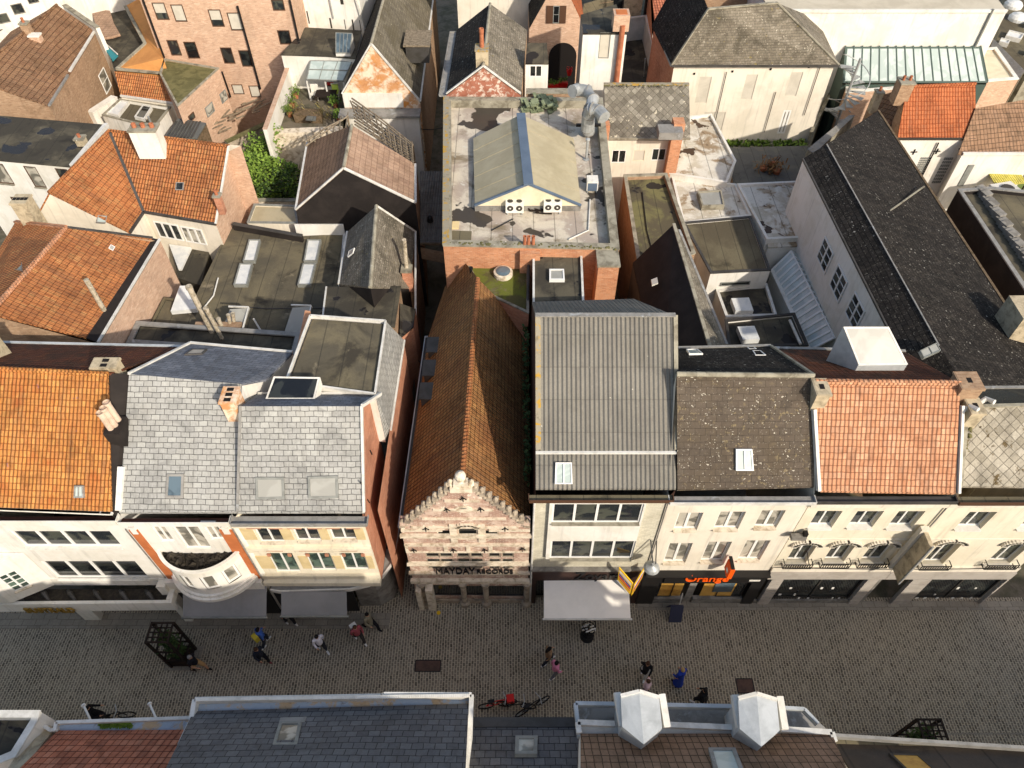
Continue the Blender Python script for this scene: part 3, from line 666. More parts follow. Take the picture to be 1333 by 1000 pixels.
mb = MB(); mb.box((-15.45, 13.7, 0), (-15.08, 14.09, 3.8)); mb.build('shop_pillar', M['white'], r)

# ================= house with orange pilasters and half-round bay =================
a = Vector((-15.1, YA, 8.55)); b = Vector((-10.85, YA, 8.75)); rl = T([(155, 667, 9.1), (308, 667, 9.1), (314, 500, 12.15), (168, 487, 12.3)])
rb = T([(346, 494, 11.7), (381, 459, 10.6), (248, 447, 10.6)])
r = root_of('bay_front_house', 'white house with two orange pilasters, a half-round bay and light grey slates', [a, b, rl[2], rl[3]])
w = [W((212, 701), (211, 683), leaves=2, pane='glass_curtain'), W((245.4, 710), (253.5, 681.5), leaves=2, pane='glass_curtain'), W((277, 698.5), (279.6, 680.5), leaves=2, pane='glass_curtain')]
walls(r, [a, b, rl[1], rl[2], rb[1], rb[2], rl[3], rl[0]], 'white', 0, {0: w}, deep=.12)
roof(r, rl, 'slate_light'); roof(r, [rl[3], rl[2], rb[0], rb[1], rb[2]], 'slate_blue', name='rear_roof_slope')
trim(r, [rl[3], rb[2], rb[1]], 'white_metal', .1, .1, 'verge_trim', .03)
trim(r, [rl[0] + Vector((0, .1, 0)), rl[0].lerp(rl[3], .33)], 'white', .22, .3, 'verge_wall', .0)
gutter(r, Vector((a.x, 14.28, 8.95)), Vector((b.x, 14.28, 8.95)), 'white', .3, inner='maroon', d=.24)
sky_on(r, rl[:3], [(216, 648), (239, 648), (240, 617), (218, 617)], fr='lead', pane='glass_blue', h=.07, fw=.09, name='roof_window')
sky_on(r, [rl[3], rl[2], rb[2]], [(240, 463), (263, 462), (270, 456), (250, 456)], fr='lead_dark', pane='glass_sky', h=.07, fw=.06, name='roof_window')
holes_chimney(r, (313, 546, 10.9), .55, .75, 1.55, 'brick_old', 3, 'y')
mb = MB()
for ua, ub in ((.02, .36), (3.55, 4.05)): ribbon(mb, a, b, 3.9, 8.2, .06, 0, ua+.1, ub+.1)
mb.build('pilaster', M['orange_paint'], r)
mb = MB()
for ua, ub in ((.12, .32), (3.7, 3.95)): ribbon(mb, a, b, 7.95, 8.45, .09, 0, ua+.1, ub+.1)
mb.build('pilaster_block', M['white'], r)
# bay: arc between two points on the wall
xl, xr = PY(205, 716.5, YA).x, PY(311, 716, YA).x; zt = PY(258, 716, YA).z; cxx = (xl+xr)/2; half = (xr-xl)/2; sag = 1.0; R = (half*half+sag*sag)/(2*sag); cy = YA - sag + R
an = math.asin(min(1, half/R)); arc = lambda rr, z, n=28, k=1.0: [Vector((cxx + rr*math.sin(-an*k+2*an*k*i/n), cy - rr*math.cos(-an*k+2*an*k*i/n), z)) for i in range(n+1)]
bw = MB(); o1, i1 = arc(R, 4.4), arc(R, zt)
win = [(3, 6), (9, 12), (15, 18.6), (21, 25)]
z0w, z1w = 4.85, zt-.5
for i in range(28):
    p, q = o1[i], o1[i+1]; inw = any(x0 <= i < x1 for x0, x1 in win)
    if inw:
        bw.poly([p, q, Vector((q.x, q.y, z0w)), Vector((p.x, p.y, z0w))]); bw.poly([Vector((p.x, p.y, z1w)), Vector((q.x, q.y, z1w)), Vector((q.x, q.y, zt)), Vector((p.x, p.y, zt))])
    else: bw.poly([p, q, Vector((q.x, q.y, zt)), Vector((p.x, p.y, zt))])
oo, ii = arc(R+.04, zt), arc(R-.1, zt)
for i in range(28):
    bw.poly([oo[i], oo[i+1], ii[i+1], ii[i]]); bw.poly([oo[i]-Z_*.1, oo[i+1]-Z_*.1, oo[i+1], oo[i]]); bw.poly([ii[i+1]-Z_*.3, ii[i]-Z_*.3, ii[i], ii[i+1]])
for rr, za, zb_ in ((R+.1, 4.25, 4.42), (R+.2, 4.05, 4.25)):
    oo, ii = arc(rr, za), arc(rr, zb_); base = arc(R-.15, zb_)
    for i in range(28): bw.poly([oo[i], oo[i+1], ii[i+1], ii[i]]); bw.poly([ii[i], ii[i+1], base[i+1], base[i]])
bay = bw.build('bay', M['white'], r)
mb = MB(); mb.poly(arc(R-.1, zt-.28) + []); mb.build('bay_terrace', M['soil'], bay)
for x0, x1 in win:
    j0, j1 = int(x0), int(math.ceil(x1)); A3, B3 = arc(R-.08, 0)[j0], arc(R-.08, 0)[j1]
    window(r, A3, B3, (0, (B3-A3).length, z0w, z1w), leaves=1, fw=.09, dep=.0, pane='glass_curtain')
fol = MB()
for k in range(170):
    t = random.random()*2-1; q = Vector((cxx + t*half*.85, YA - .08 - random.random()*sag*.8*(1-t*t), zt-.25+random.random()*.1)); s = .05+random.random()*.1
    d1 = Vector((random.uniform(-1,1), random.uniform(-1,1), random.uniform(-.3,.6))).normalized()*s; d2 = d1.cross(Vector((random.uniform(-1,1), random.uniform(-1,1), 1))).normalized()*s*.5
    fol.poly([q-d1-d2, q+d1-d2, q+d1+d2, q-d1+d2])
fol.build('dead_leaves', [M['soil']], bay)
awning(r, (238, 766), (347, 763), (238, 805), (347, 802), 3.0, 2.45, YA-.15, 'awn_grey')
mb = MB(); mb.box((-15.1, YA-.02, 2.9), (-10.9, YA-.25, 3.9)); mb.build('shop_fascia', M['white'], r)
mb = MB(); mb.box((-15.0, YA-.03, .3), (-10.9, YA-.12, 2.9)); mb.build('shopfront', M['black'], r)

# ================= cream house with east brick gable =================
YB = 14.2; a = Vector((-10.85, YB, 8.7)); b = Vector((-5.75, YB, 8.7))
rl = T([(309, 667, 9.15), (474, 667, 9.15), (471, 529, 12.1), (313, 529, 12.1)]); rb = T([(496, 513, 11.0), (336, 513, 11.0)])
r = root_of('cream_brick_house', 'cream three-bay house with light slates and a red brick side wall on the dark alley', [a, b, rl[2], rl[3]])
w = [W((341.6, 702), (361, 686), sill='stone'), W((389, 700), (410, 685), sill='stone'), W((435, 698.5), (458.6, 683), sill='stone'),
     W((362, 741), (379, 720), pane='glass_green'), W((408, 739), (427, 717.5), pane='glass_green'), W((451, 738), (471, 716.5), pane='glass_green')]
br = Vector((-5.75, rb[0].y+6, 8.6)); 
lp = [a, b, Vector((-5.75, rl[1].y, 9.15)), Vector((-5.75, rl[2].y, 12.1)), Vector((-5.72, rb[0].y, 11.0)), rb[1], rl[3], rl[0]]
walls(r, lp, ['cream', 'brick_red'], 3.4, {0: w}, mats={1: 1, 2: 1, 3: 1, 4: 1}, deep=.12)
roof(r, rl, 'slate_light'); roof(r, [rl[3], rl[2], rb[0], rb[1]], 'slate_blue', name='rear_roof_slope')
trim(r, [rl[1], rl[2], rb[0]], 'white_metal', .09, .14, 'verge_trim', .02); trim(r, [rb[0], rb[1]], 'white_metal', .09, .1, 'verge_trim', .02)
trim(r, [rl[0], rl[3]], 'lead', .1, .04, 'valley_flashing', .02)
gutter(r, Vector((a.x+.1, 14.3, 9.0)), Vector((-5.55, 14.3, 9.0)), 'lead', .4, inner='lead', d=.16)
for cn4 in ([(334, 650), (371, 649), (370, 621), (333, 621)], [(402, 649), (441, 648), (440, 619), (401, 620)]):
    sky_on(r, rl[:3], cn4, fr='frame_grey', pane='glass_sky', h=.07, fw=.09, name='roof_window')
sk = T([(314, 546, 10.9)])
mb = MB(); L = 5.1
for z0, z1, o_ in ((8.5, 8.72, .22), (6.5, 6.65, .16), (6.2, 6.32, .1), (3.75, 4.05, .12), (3.45, 3.75, .3)): ribbon(mb, a, b, z0, z1, o_)
mb.build('cornice', M['cream'], r)
mb = MB()
for u0, u1 in ((.12, .72), (1.9, 2.28), (3.32, 3.68), (4.72, 4.98)): ribbon(mb, a, b, 4.62, 5.75, .035, 0, u0, u1)
for u0, u1 in ((.12, .62), (1.68, 2.1), (3.2, 3.55), (4.62, 4.98)): ribbon(mb, a, b, 7.2, 8.15, .03, 0, u0, u1)
mb.build('render_panel', M['yellow_render'], r)
mb = MB()
for u0, u1 in ((.75, 1.45), (2.1, 3.1), (3.8, 4.5)): ribbon(mb, a, b, 6.34, 6.48, .105, 0, u0, u1)
for u0 in (.7, 1.55, 2.3, 3.1, 3.8, 4.6):
    ribbon(mb, a, b, 8.15, 8.35, .07, 0, u0-.25, u0+.3); ribbon(mb, a, b, 5.8, 5.97, .07, 0, u0-.02, u0+.12)
mb.build('brick_inlay', M['brick_red'], r)
mb = MB()
for y, z in ((15.0, 10.2), (16.1, 10.8), (17, 9.4), (15.2, 8.6)): mb.bar(Vector((-5.73, y, z)), Vector((-5.73, y+.12, z-.45)), .03, .05)
mb.build('wall_anchor', M['iron'], r)
# curved ground floor canopy that runs round the corner into the alley
line = [P(352, 768, 3.3), P(365, 770, 3.3), P(455, 767, 3.3), P(480, 761, 3.3), P(498, 750, 3.3), P(509, 735, 3.3), P(515, 715, 3.3), P(521, 680, 3.3)]
line += [Vector((-5.22, 18 + 3*k, 3.3)) for k in range(0, 3)]
inn = [Vector((p.x if p.x < -5.75 else -5.75, max(p.y, YB) if p.x < -5.75 else p.y, 3.3)) for p in line]
inn = [Vector((p.x, YB, 3.3)) if p.x < -5.8 else Vector((-5.76, max(YB, p.y), 3.3)) for p in line]
mb = MB(); 
for i in range(len(line)-1):
    p, q, s, t = line[i], line[i+1], inn[i+1], inn[i]
    m_ = 0 if i < 6 else 1
    mb.poly([p, q, s, t], m_); mb.poly([p-Z_*.25, q-Z_*.25, q, p], 2); mb.poly([t-Z_*.05, s-Z_*.05, q-Z_*.05, p-Z_*.05], 1)
cn = mb.build('canopy', [M['lead'], M['lead_dark'], M['white_metal']], r)
mb = MB()
for i in range(len(line)-1): mb.bar(line[i]+Z_*.03, line[i+1]+Z_*.03, .06, .05)
mb.build('canopy_rim', M['white_metal'], cn)
mb = MB(); gl = [P(470, 789, 0), P(497, 788, 0), P(512, 779, 0), P(519, 765, 0), P(523, 745, 0)] + [Vector((-5.42, 18, 0)), Vector((-5.35, 30, 0))]
for i in range(len(gl)-1): mb.poly([gl[i], gl[i+1], gl[i+1]+Z_*3.1, gl[i]+Z_*3.1], 0)
mb.build('ground_floor_wall', M['stone_grey'], r)
awning(r, (366, 770), (451, 770), (366, 803), (452, 801), 3.0, 2.45, YB-.46, 'awn_grey')
mb = MB(); mb.box((-10.8, YB-.03, .3), (-7.2, YB-.1, 3.2)); mb.build('shopfront', M['black'], r)  # black panel paints the dark of the recess below the awning
mb = MB(); mb.bar(P(548, 600, .2), P(548, 600, 6), .1); 
# roof terrace box rooflight
q = P(372, 520, 11.2); 
ro = MB(); pts = T([(346, 521, 11.35), (410, 521, 11.35), (417, 492, 11.75), (357, 491, 11.75)]); ro.slab(pts, .5); ro.build('rooflight_box', M['white'], r)
skylight(r, [p + Z_*.02 for p in pts], fr='white_metal', pane='glass_dark', h=.06, fw=.07)

# ================= stepped gable house =================
YG = 14.7; xa, xb = -4.53, .74
r = root_of('stepped_gable_house', 'old narrow house with ornate stepped gable of pink and white stone and steep ochre roof', [Vector((xa, YG, 0)), Vector((xb, YG, 0)), Vector((xb, 26, 0)), Vector((xa, 26, 0))])
zs = 6.95; za = 10.35; cx = (xa+xb)/2 - .12
prof = [(xa, 0), (xb, 0), (xb, zs)]; steps = 9
lefts = []; rights = []
for k in range(steps):
    f = k/steps; z = zs + (za-zs-.3)*(k+1)/steps; hw = (xb-xa)/2*(1-f)*.96 + .28*f
    lefts.append((hw, zs + (za-zs-.3)*k/steps, z))
mb = MB(); A_, B_ = Vector((xa, YG, zs)), Vector((xb, YG, zs))
rects = [deep_rect(A_, B_, *q, .08) for q in [((571, 699), (586, 691)), ((598, 700), (620, 686)), ((632, 699), (648, 691))]]
row = [deep_rect(A_, B_, (x0, 738), (x1, 728), .08) for x0, x1 in ((558, 572), (575.5, 589), (597.5, 611), (614.5, 628), (637.5, 651), (654.5, 668))]
row2 = [(q[0], q[1], q[3]+.1, q[3]+.62) for q in row]
shop = [rect_on(A_, B_, (566, 775), (602, 762)), rect_on(A_, B_, (608, 775), (630, 763)), rect_on(A_, B_, (637, 776), (682, 763))]
allr = [(u0, u1, min(z0, 99), z1) for u0, u1, z0, z1 in rects + row + row2 + shop]
allr = [q for q in allr]
wall_grid(mb, A_, B_, 0, 7.6, allr, .08)
for hw, z0, z1 in lefts:
    if z1 < 7.62: continue
    z0 = max(z0, 7.6); x0, x1 = cx+.1-hw, cx+.1+hw; mb.poly([Vector((x0, YG, z0)), Vector((x1, YG, z0)), Vector((x1, YG, z1)), Vector((x0, YG, z1))])
bk = [(xa, xb, 0, 7.6)] + [(cx+.1-hw, cx+.1+hw, max(z0, 7.6), z1) for hw, z0, z1 in lefts if z1 > 7.62]
for x0, x1, z0, z1 in bk:
    y1 = YG+.34; mb.poly([Vector((x1, y1, z0)), Vector((x0, y1, z0)), Vector((x0, y1, z1)), Vector((x1, y1, z1))])
    mb.poly([Vector((x0, YG, z1)), Vector((x1, YG, z1)), Vector((x1, y1, z1)), Vector((x0, y1, z1))])
    mb.poly([Vector((x0, y1, z0)), Vector((x0, YG, z0)), Vector((x0, YG, z1)), Vector((x0, y1, z1))]); mb.poly([Vector((x1, YG, z0)), Vector((x1, y1, z0)), Vector((x1, y1, z1)), Vector((x1, YG, z1))])
M['gable_stone'] = tiled('pink_and_cream_stone', [g('9c7868'), g('a88474'), g('8c6c5e')], .24, .08, .5, joint=g('c0ae9c'), style='brick', jw=.08, jh=.24, bs=.3, bd=.01, dirt=(g('c8b09e'), 1.6, .46, .6, .8), spots=[(g('dccfbc'), 5, .58), (g('6c5a4e'), 6, .64)])
mb.build('gable_wall', M['gable_stone'], r)
for q in rects: window(r, A_, B_, q, leaves=1 if q is not rects[1] else 1, frame='stone', pane='glass_dark', dep=.08)
for q in row: window(r, A_, B_, q, leaves=1, frame='stone_dark', pane='glass', dep=.08, blind=.0, fw=.05)
for q in row2: window(r, A_, B_, q, leaves=1, frame='stone_dark', pane='glass_dark', dep=.08, fw=.05)
for q in shop: window(r, A_, B_, q, leaves=2, frame='frame_dark', pane='glass_dark', dep=.08)
mb = MB(); L = xb-xa
for z0, z1, o_ in ((6.55, 6.75, .12), (5.75, 5.9, .08), (3.95, 4.1, .1), (3.15, 3.3, .14), (2.3, 2.55, .16), (5.1, 5.2, .05), (4.15, 4.25, .05)): ribbon(mb, A_, B_, z0, z1, o_, 0, -.08 if o_ > .09 else 0, L+.06 if o_ > .09 else L)
for hw, z0, z1 in lefts[1::2]:
    x0 = cx+.1-hw-xa+.1; ribbon(mb, A_, B_, z0-.04, z0+.08, .06, 0, max(0, x0), min(L, 2*(cx+.1-xa)-x0))
for f0, f1 in ((.0, .32), (.68, 1)): ribbon(mb, A_, B_, 6.98, 7.12, .06, 0, L*f0, L*f1)
c0 = rects[1]; ribbon(mb, A_, B_, c0[2]-.1, c0[3]+.22, .07, 0, c0[0]-.32, c0[0]-.03); ribbon(mb, A_, B_, c0[2]-.1, c0[3]+.22, .07, 0, c0[1]+.03, c0[1]+.32)
for k in range(9):
    t0, t1 = math.pi*k/9, math.pi*(k+1)/9; rr = (c0[1]-c0[0])/2+.03; ux = (c0[0]+c0[1])/2
    for tt in ((t0+t1)/2,): mb.obox(Vector((xa+ux-math.cos(tt)*rr, YG-.05, c0[3]-.05+math.sin(tt)*.26)), (.12, 0, 0), (0, .05, 0), (0, 0, .07))
for u in (.0, .32, .5, .68, .97): ribbon(mb, A_, B_, 5.2, 5.75, .05, 0, max(0, L*u-.05), L*u+.12)
mb.build('stone_band', M['stone'], r)
mb = MB()                                 # crockets up both rakes, and the finial
for s in (-1, 1):
    for hw, z0, z1 in lefts:
        x = cx+.1+s*hw; mb.obox(Vector((x, YG+.15, z1+.05)), (.12, 0, 0), (0, .2, 0), (0, 0, .05)); mb.disc_stack(Vector((x, YG+.12, z1+.08)), [(.09, 0), (.05, .08), (.12, .17), (.1, .25), (.02, .33)], 7)
        mb.disc_stack(Vector((x-s*.18, YG+.05, z1+.06)), [(.06, 0), (.09, .08), (.03, .17)], 6)
mb.build('crocket', M['stone_dark'], r)
mb = MB(); F = Vector((cx+.1, YG+.12, za-.3)); mb.obox(F+Z_*.12, (.42, 0, 0), (0, .2, 0), (0, 0, .14)); mb.obox(F+Z_*.36, (.28, 0, 0), (0, .16, 0), (0, 0, .13))
mb.disc_stack(F+Z_*.48, [(.14, 0), (.08, .1), (.1, .16), (.2, .26), (.22, .38), (.18, .5), (.06, .58)], 12)
for s in (-1, 1): mb.disc_stack(F+Vector((s*.4, 0, .25)), [(.1, 0), (.13, .1), (.07, .2), (.1, .27), (.02, .36)], 8)
mb.build('finial', M['stone'], r)
mb = MB(); mb.disc_stack(Vector((0, 0, 0)), [(.01, 0), (.01, .001)], 3)
ov = MB(); oc = Vector((cx+.12, YG-.03, 8.72)); pr = [(oc + Vector((math.cos(t)*.36, 0, math.sin(t)*.24)), oc + Vector((math.cos(t)*.2, 0, math.sin(t)*.13))) for t in [k*math.pi/10 for k in range(20)]]
for k in range(20):
    (o0, i0), (o1_, i1_) = pr[k], pr[(k+1) % 20]; ov.poly([o0, o1_, i1_, i0][::-1]); ov.poly([o0, o0+Vector((0, .05, 0)), o1_+Vector((0, .05, 0)), o1_]); ov.poly([i0, i1_, i1_+Vector((0, .04, 0)), i0+Vector((0, .04, 0))])
ow = ov.build('oval_window', M['stone'], r); ov = MB(); ov.poly([q[1]+Vector((0, .024, 0)) for q in pr][::-1]); ov.build('pane', M['glass_dark'], ow)
for x, z in ((582, 663.5), (626, 663), (554.5, 688), (657.5, 688), (539, 716), (590.5, 716), (631, 716), (680, 714.5), (603, 649)):
    q = PY(x, z, YG); m_ = MB(); m_.bar(q+Vector((0, -.07, .22)), q+Vector((0, -.07, -.12)), .035); m_.bar(q+Vector((-.13, -.07, .02)), q+Vector((0, -.07, .15)), .035); m_.bar(q+Vector((.13, -.07, .02)), q+Vector((0, -.07, .15)), .035); m_.build('wall_anchor', M['iron'], r)
text(r, 'MAYDAY', Vector((PY(569, 750, YG).x, YG-.16, 3.32)), (1, 0, 0), (0, 0, 1), .85, 'iron', width=1.72, bold=0)
text(r, 'RECORDS', Vector((PY(621, 750, YG).x, YG-.16, 3.36)), (1, 0, 0), (0, 0, 1), .55, 'iron', width=1.6, bold=0)
mb = MB()
for x in (555, 605.5, 633.5, 685):
    q = PY(x, 783, YG); mb.disc_stack(Vector((q.x, YG-.12, 0)), [(.24, 0), (.24, .25), (.14, .35), (.13, 2.0), (.2, 2.15), (.2, 2.3)], 12)
mb.box((xa+.0, YG-.02, 0), (xb, YG-.1, .35)); 
mb.build('column', M['stone_dark'], r)
mb = MB(); mb.obox(Vector((-3.8, YG-.25, 1.1)), (.16, 0, 0), (0, .22, 0), (0, 0, 1.1)); mb.obox(Vector((-4.3, YG-.25, 1.0)), (.12, 0, 0), (0, .2, 0), (0, 0, 1.0)); mb.build('shop_pier', M['stone'], r)
# roof
Rf, Rb = P(601, 628, 10.15), P(622, 363, 10.15); Rf.y = YG+.34; Rf.x = cx+.12
Ef, Eb = Vector((xa-.05, YG+.34, 6.7)), P(557, 438, 6.7); Gf, Gb = Vector((xb+.02, YG+.34, 6.7)), Vector((xb+.1, Rb.y, 6.7))
roof(r, [Ef, Rf, Rb, Eb], 'tile_gable'); roof(r, [Gf, Gb, Rb, Rf], 'tile_gable'); ridge(r, Rf, Rb, 'tile_orange2', .11)
walls(r, [Vector((xa, YG+.34, 6.6)), Vector((xb, YG+.34, 6.6)), Vector((xb, Rb.y, 6.6)), Vector((Rb.x, Rb.y, 10.0)), Vector((-4.2, Rb.y, 6.6))], 'brick_brown', 0, skip=(0,))
gutter(r, Eb, Ef, 'zinc', .12, inner='lead_dark', d=.1)
roof(r, T([(604, 340, 8.95), (622, 362, 9.9), (558, 437, 6.7), (579, 374, 7.0)]), 'tile_gable', name='rear_roof_slope')
for x, y in ((566, 455), (561, 485), (557, 515)):
    q = P(x, y, 7.3); mb = MB(); mb.obox(q, (.28, 0, 0), (0, .42, 0), (0, 0, .3)); mb.obox(q+Z_*.33, (.36, 0, 0), (0, .5, 0), (0, 0, .03)); d_ = mb.build('dormer', M['lead_dark'], r)
    mb = MB(); mb.obox(q+Vector((-.29, 0, .05)), (.01, 0, 0), (0, .3, 0), (0, 0, .2)); mb.build('pane', M['glass_pale'], d_)

# ================= corrugated roof house =================
xa, xb = .9, 5.94; a, b = Vector((xa, YG, 9.65)), Vector((xb, YG, 9.65))
e0, e1 = P(697, 636, 9.95), P(880, 636, 9.95); e0.x = xa; r0, r1 = P(698, 412, 13.8), P(879, 412, 13.8); r0.x = xa
bk0, bk1 = P(697, 393, 10.9), P(825, 389, 10.9); bk0.x = xa
m0, m1 = e0.lerp(r0, .21), e1.lerp(r1, .21)
r = root_of('corrugated_roof_house', 'tall narrow house with a grey corrugated roof and white window bands above an off-white awning', [a, b, r1, r0])
walls(r, [a, b, e1, r1, bk1, bk0, r0, e0], ['white_brick', 'brown_panel'], 3.6, mats={1: 1, 2: 1, 6: 1, 7: 1, 5: 1})
roof(r, [e0, e1, m1, m0], 'corr', name='lower_roof'); up = Z_*.12
roof(r, [m0+up+(e0-m0)*.05, m1+up+(e1-m1)*.05, r1+up*.3, r0+up*.3], 'corr', t=.06, name='upper_roof'); roof(r, [r0+up*.3, r1+up*.3, bk1, bk0], 'corr', name='rear_roof_slope')
trim(r, [m0+up+(e0-m0)*.07, m1+up+(e1-m1)*.07], 'white_metal', .1, .08, 'step_gutter', .0)
trim(r, [r0, r1], 'lead', .2, .05, 'ridge_capping', .08); trim(r, [m1+up, r1+up*.3], 'conc', .16, .08, 'verge_trim', .03); trim(r, [m0+up+Vector((.1,0,0)), r0+up*.3+Vector((.1,0,0))], 'conc_lichen', .2, .05, 'verge_trim', .03)
gutter(r, Vector((xa-.25, YG+.02, 9.85)), Vector((xb+.15, YG+.02, 9.85)), 'frame_brown', .3, inner='felt_brown', d=.14)
o = sky_on(r, [e0, e1, m1], [(722, 630), (745, 630), (744, 602), (723, 602)], fr='frame_white', pane='glass_pale', h=.14, fw=.05, bars=1, name='roof_window')
pnl = rect_on(a, b, (714.5, 727), (842, 649)); L = xb-xa
p0 = PW(715.6, 648.5, a, b).x; p1 = PW(841, 651, a, b).x
mb = MB(); A4, B4 = Vector((p0, YG-.16, 0)), Vector((p1, YG-.16, 0))
ws = [deep_rect(A4, B4, (719, 677.5), (836.5, 657), .1), deep_rect(A4, B4, (716.5, 724), (826, 705), .1)]
wall_grid(mb, A4, B4, PW(713, 728, A4, B4).z, 9.45, ws, .1)
zb_ = PW(713, 728, A4, B4).z
for s, x in ((0, p0), (1, p1)): mb.poly([Vector((x, YG, zb_)), Vector((x, YG-.16, zb_)), Vector((x, YG-.16, 9.45)), Vector((x, YG, 9.45))][::(1 if s == 0 else -1)])
mb.poly([Vector((p0, YG-.16, 9.45)), Vector((p1, YG-.16, 9.45)), Vector((p1, YG, 9.45)), Vector((p0, YG, 9.45))])
mb.build('window_panel', M['white'], r)
for q in ws: window(r, A4, B4, q, leaves=4, fw=.07, dep=.1, pane='glass', sill='conc')
mb = MB(); mb.box((xa-.02, YG-.12, 2.55), (xb, YG+.1, 3.6)); fa = mb.build('shop_fascia', M['brown_panel'], r)
mb = MB(); mb.box((xa-.05, YG-.2, 3.6), (xb, YG+.1, 3.72)); mb.build('fascia_cap', M['stone_grey'], r)
text(r, 'Zoyara', Vector((PY(748, 750, YG-.12).x, YG-.15, 2.75)), (1, 0, 0), (0, 0, 1), 1.0, 'black', width=2.1, bold=.0)
mb = MB(); mb.box((xa, YG+.3, 0), (xb-.4, YG+.4, 2.6)); mb.build('shopfront', M['glass_dark'], r)
mb = MB(); mb.box((xa-.02, YG-.1, 0), (xa+.22, YG+.2, 2.6)); mb.box((xb-.5, YG-.1, 0), (xb-.02, YG+.2, 2.6)); mb.build('shop_pier', M['brown_panel'], r)
awning(r, (708, 756), (818, 755), (708, 806), (821, 805), 2.6, 2.35, YG-.12, 'awn_white')

# ================= black mobile phone shop house =================
xa, xb = 5.97, 11.5; a, b = Vector((xa, YG, 9.5)), Vector((xb, YG, 9.5))
rl = T([(882, 637, 9.9), (1067, 633, 9.9), (1059, 489, 13.0), (881, 487, 13.0)]); rb = T([(1003, 451, 10.5), (881, 454, 10.5)])
r = root_of('speckled_slate_house', 'white house with brown lichen-speckled roof above the black shopfront with orange lettering', [a, b, rl[2], rl[3]])
w = [W(l_, u_, sill='stone', pane='glass_curtain', fw=.08) for l_, u_ in (((878.7, 685), (912, 668)), ((931, 684), (967, 666.6)), ((984, 682), (1018, 665)), ((865, 728), (898.5, 707.5)), ((914, 726.5), (949, 705.7)), ((962.5, 724.6), (998.5, 704)))]
walls(r, [a, b, Vector((xb, rl[1].y, 9.9)), rl[2], Vector((rl[2].x, rb[0].y, 10.5)), rb[1], rl[3], Vector((xa, rl[0].y, 9.9))], 'cream2', 3.3, {0: w}, deep=.16)
roof(r, rl, 'slate_brown'); roof(r, [rl[3], rl[2], rb[0], rb[1]], 'slate_black', name='rear_roof_slope')
ridge(r, rl[3], rl[2], 'conc', .1); trim(r, rb, 'lead', .12, .1, 'rear_gutter', .04); trim(r, [rb[0], rl[2]], 'conc', .12, .1, 'verge_trim', .03)
gutter(r, Vector((xa, YG+.02, 9.75)), Vector((xb, YG+.02, 9.75)), 'white_metal', .34, inner='lead', d=.14)
sky_on(r, rl[:3], [(957, 612), (980, 612), (978, 584), (957, 584)], fr='frame_white', pane='glass_pale', h=.12, fw=.05, bars=1, name='roof_window')
for cn4 in ([(897, 463), (915, 463), (908, 457), (893, 457)], [(983, 465), (997, 465), (990, 459), (979, 459)], [(975, 457), (985, 457), (980, 453), (970, 453)]): sky_on(r, [rl[3], rl[2], rb[1]], cn4, fr='frame_white', pane='glass_pale', h=.1, fw=.05)
mb = MB(); mb.box((xa-.05, YG-.14, 2.35), (xb, YG+.1, 3.3)); mb.box((xa-.05, YG-.14, 0), (xa+.75, YG+.1, 2.35)); mb.box((xb-.55, YG-.14, 0), (xb, YG+.1, 2.35)); mb.box((xa, YG-.35, 3.3), (xb, YG+.1, 3.36)); fa = mb.build('shop_fascia', M['black'], r)
mb = MB(); mb.box((xa+.9, YG-.22, 2.5), (xb-.9, YG-.143, 3.25)); mb.build('sign_panel', M['black'], r)
text(r, 'Orange', Vector((PY(890, 757, YG-.25).x, YG-.26, 2.8)), (1, 0, 0), (0, 0, 1), .8, 'orange_sign', width=1.95, ext=.03, bold=.008)
mb = MB(); mb.box((xb-.75, YG-.16, 2.55), (xb-.25, YG-.143, 2.68)); mb.build('small_plate', M['white'], r)
for (l_, u_) in (((846, 776), (877, 763)), ((932, 775), (971, 762))):
    q = rect_on(a, b, l_, u_); window(r, Vector((xa, YG-.05, 0)), Vector((xb, YG-.05, 0)), (q[0], q[1], .55, 2.3), leaves=1, frame='black', pane='display_warm' if False else 'glass_dark', dep=.1)
M['display'] = plain('warm_shop_display', g('c89a4c'), g('a87a3a'), 1.4, grain=.2, rough=.3)
mb = MB(); mb.box((xa+.95, YG+.02, .6), (xa+2.0, YG+.04, 1.9)); mb.box((xb-2.6, YG+.02, .6), (xb-1.1, YG+.04, 1.9)); mb.build('window_display', M['display'], r)
mb = MB(); mb.box((xb-2.1, YG-.02, 1.1), (xb-1.2, YG+.0, 2.1)); mb.build('window_poster', M['glass_blue'], r)
mb = MB(); mb.box((xa+.75, YG-.1, 0), (xa+2.2, YG+.1, .5)); mb.box((xb-2.9, YG-.1, 0), (xb-.55, YG+.1, .5)); mb.build('stall_riser', M['stone_grey'], r)
mb = MB(); mb.box((xa+2.25, YG-.01, 0), (xb-2.95, YG+.03, 2.3)); mb.build('roller_shutter', M['stone_grey'], r)

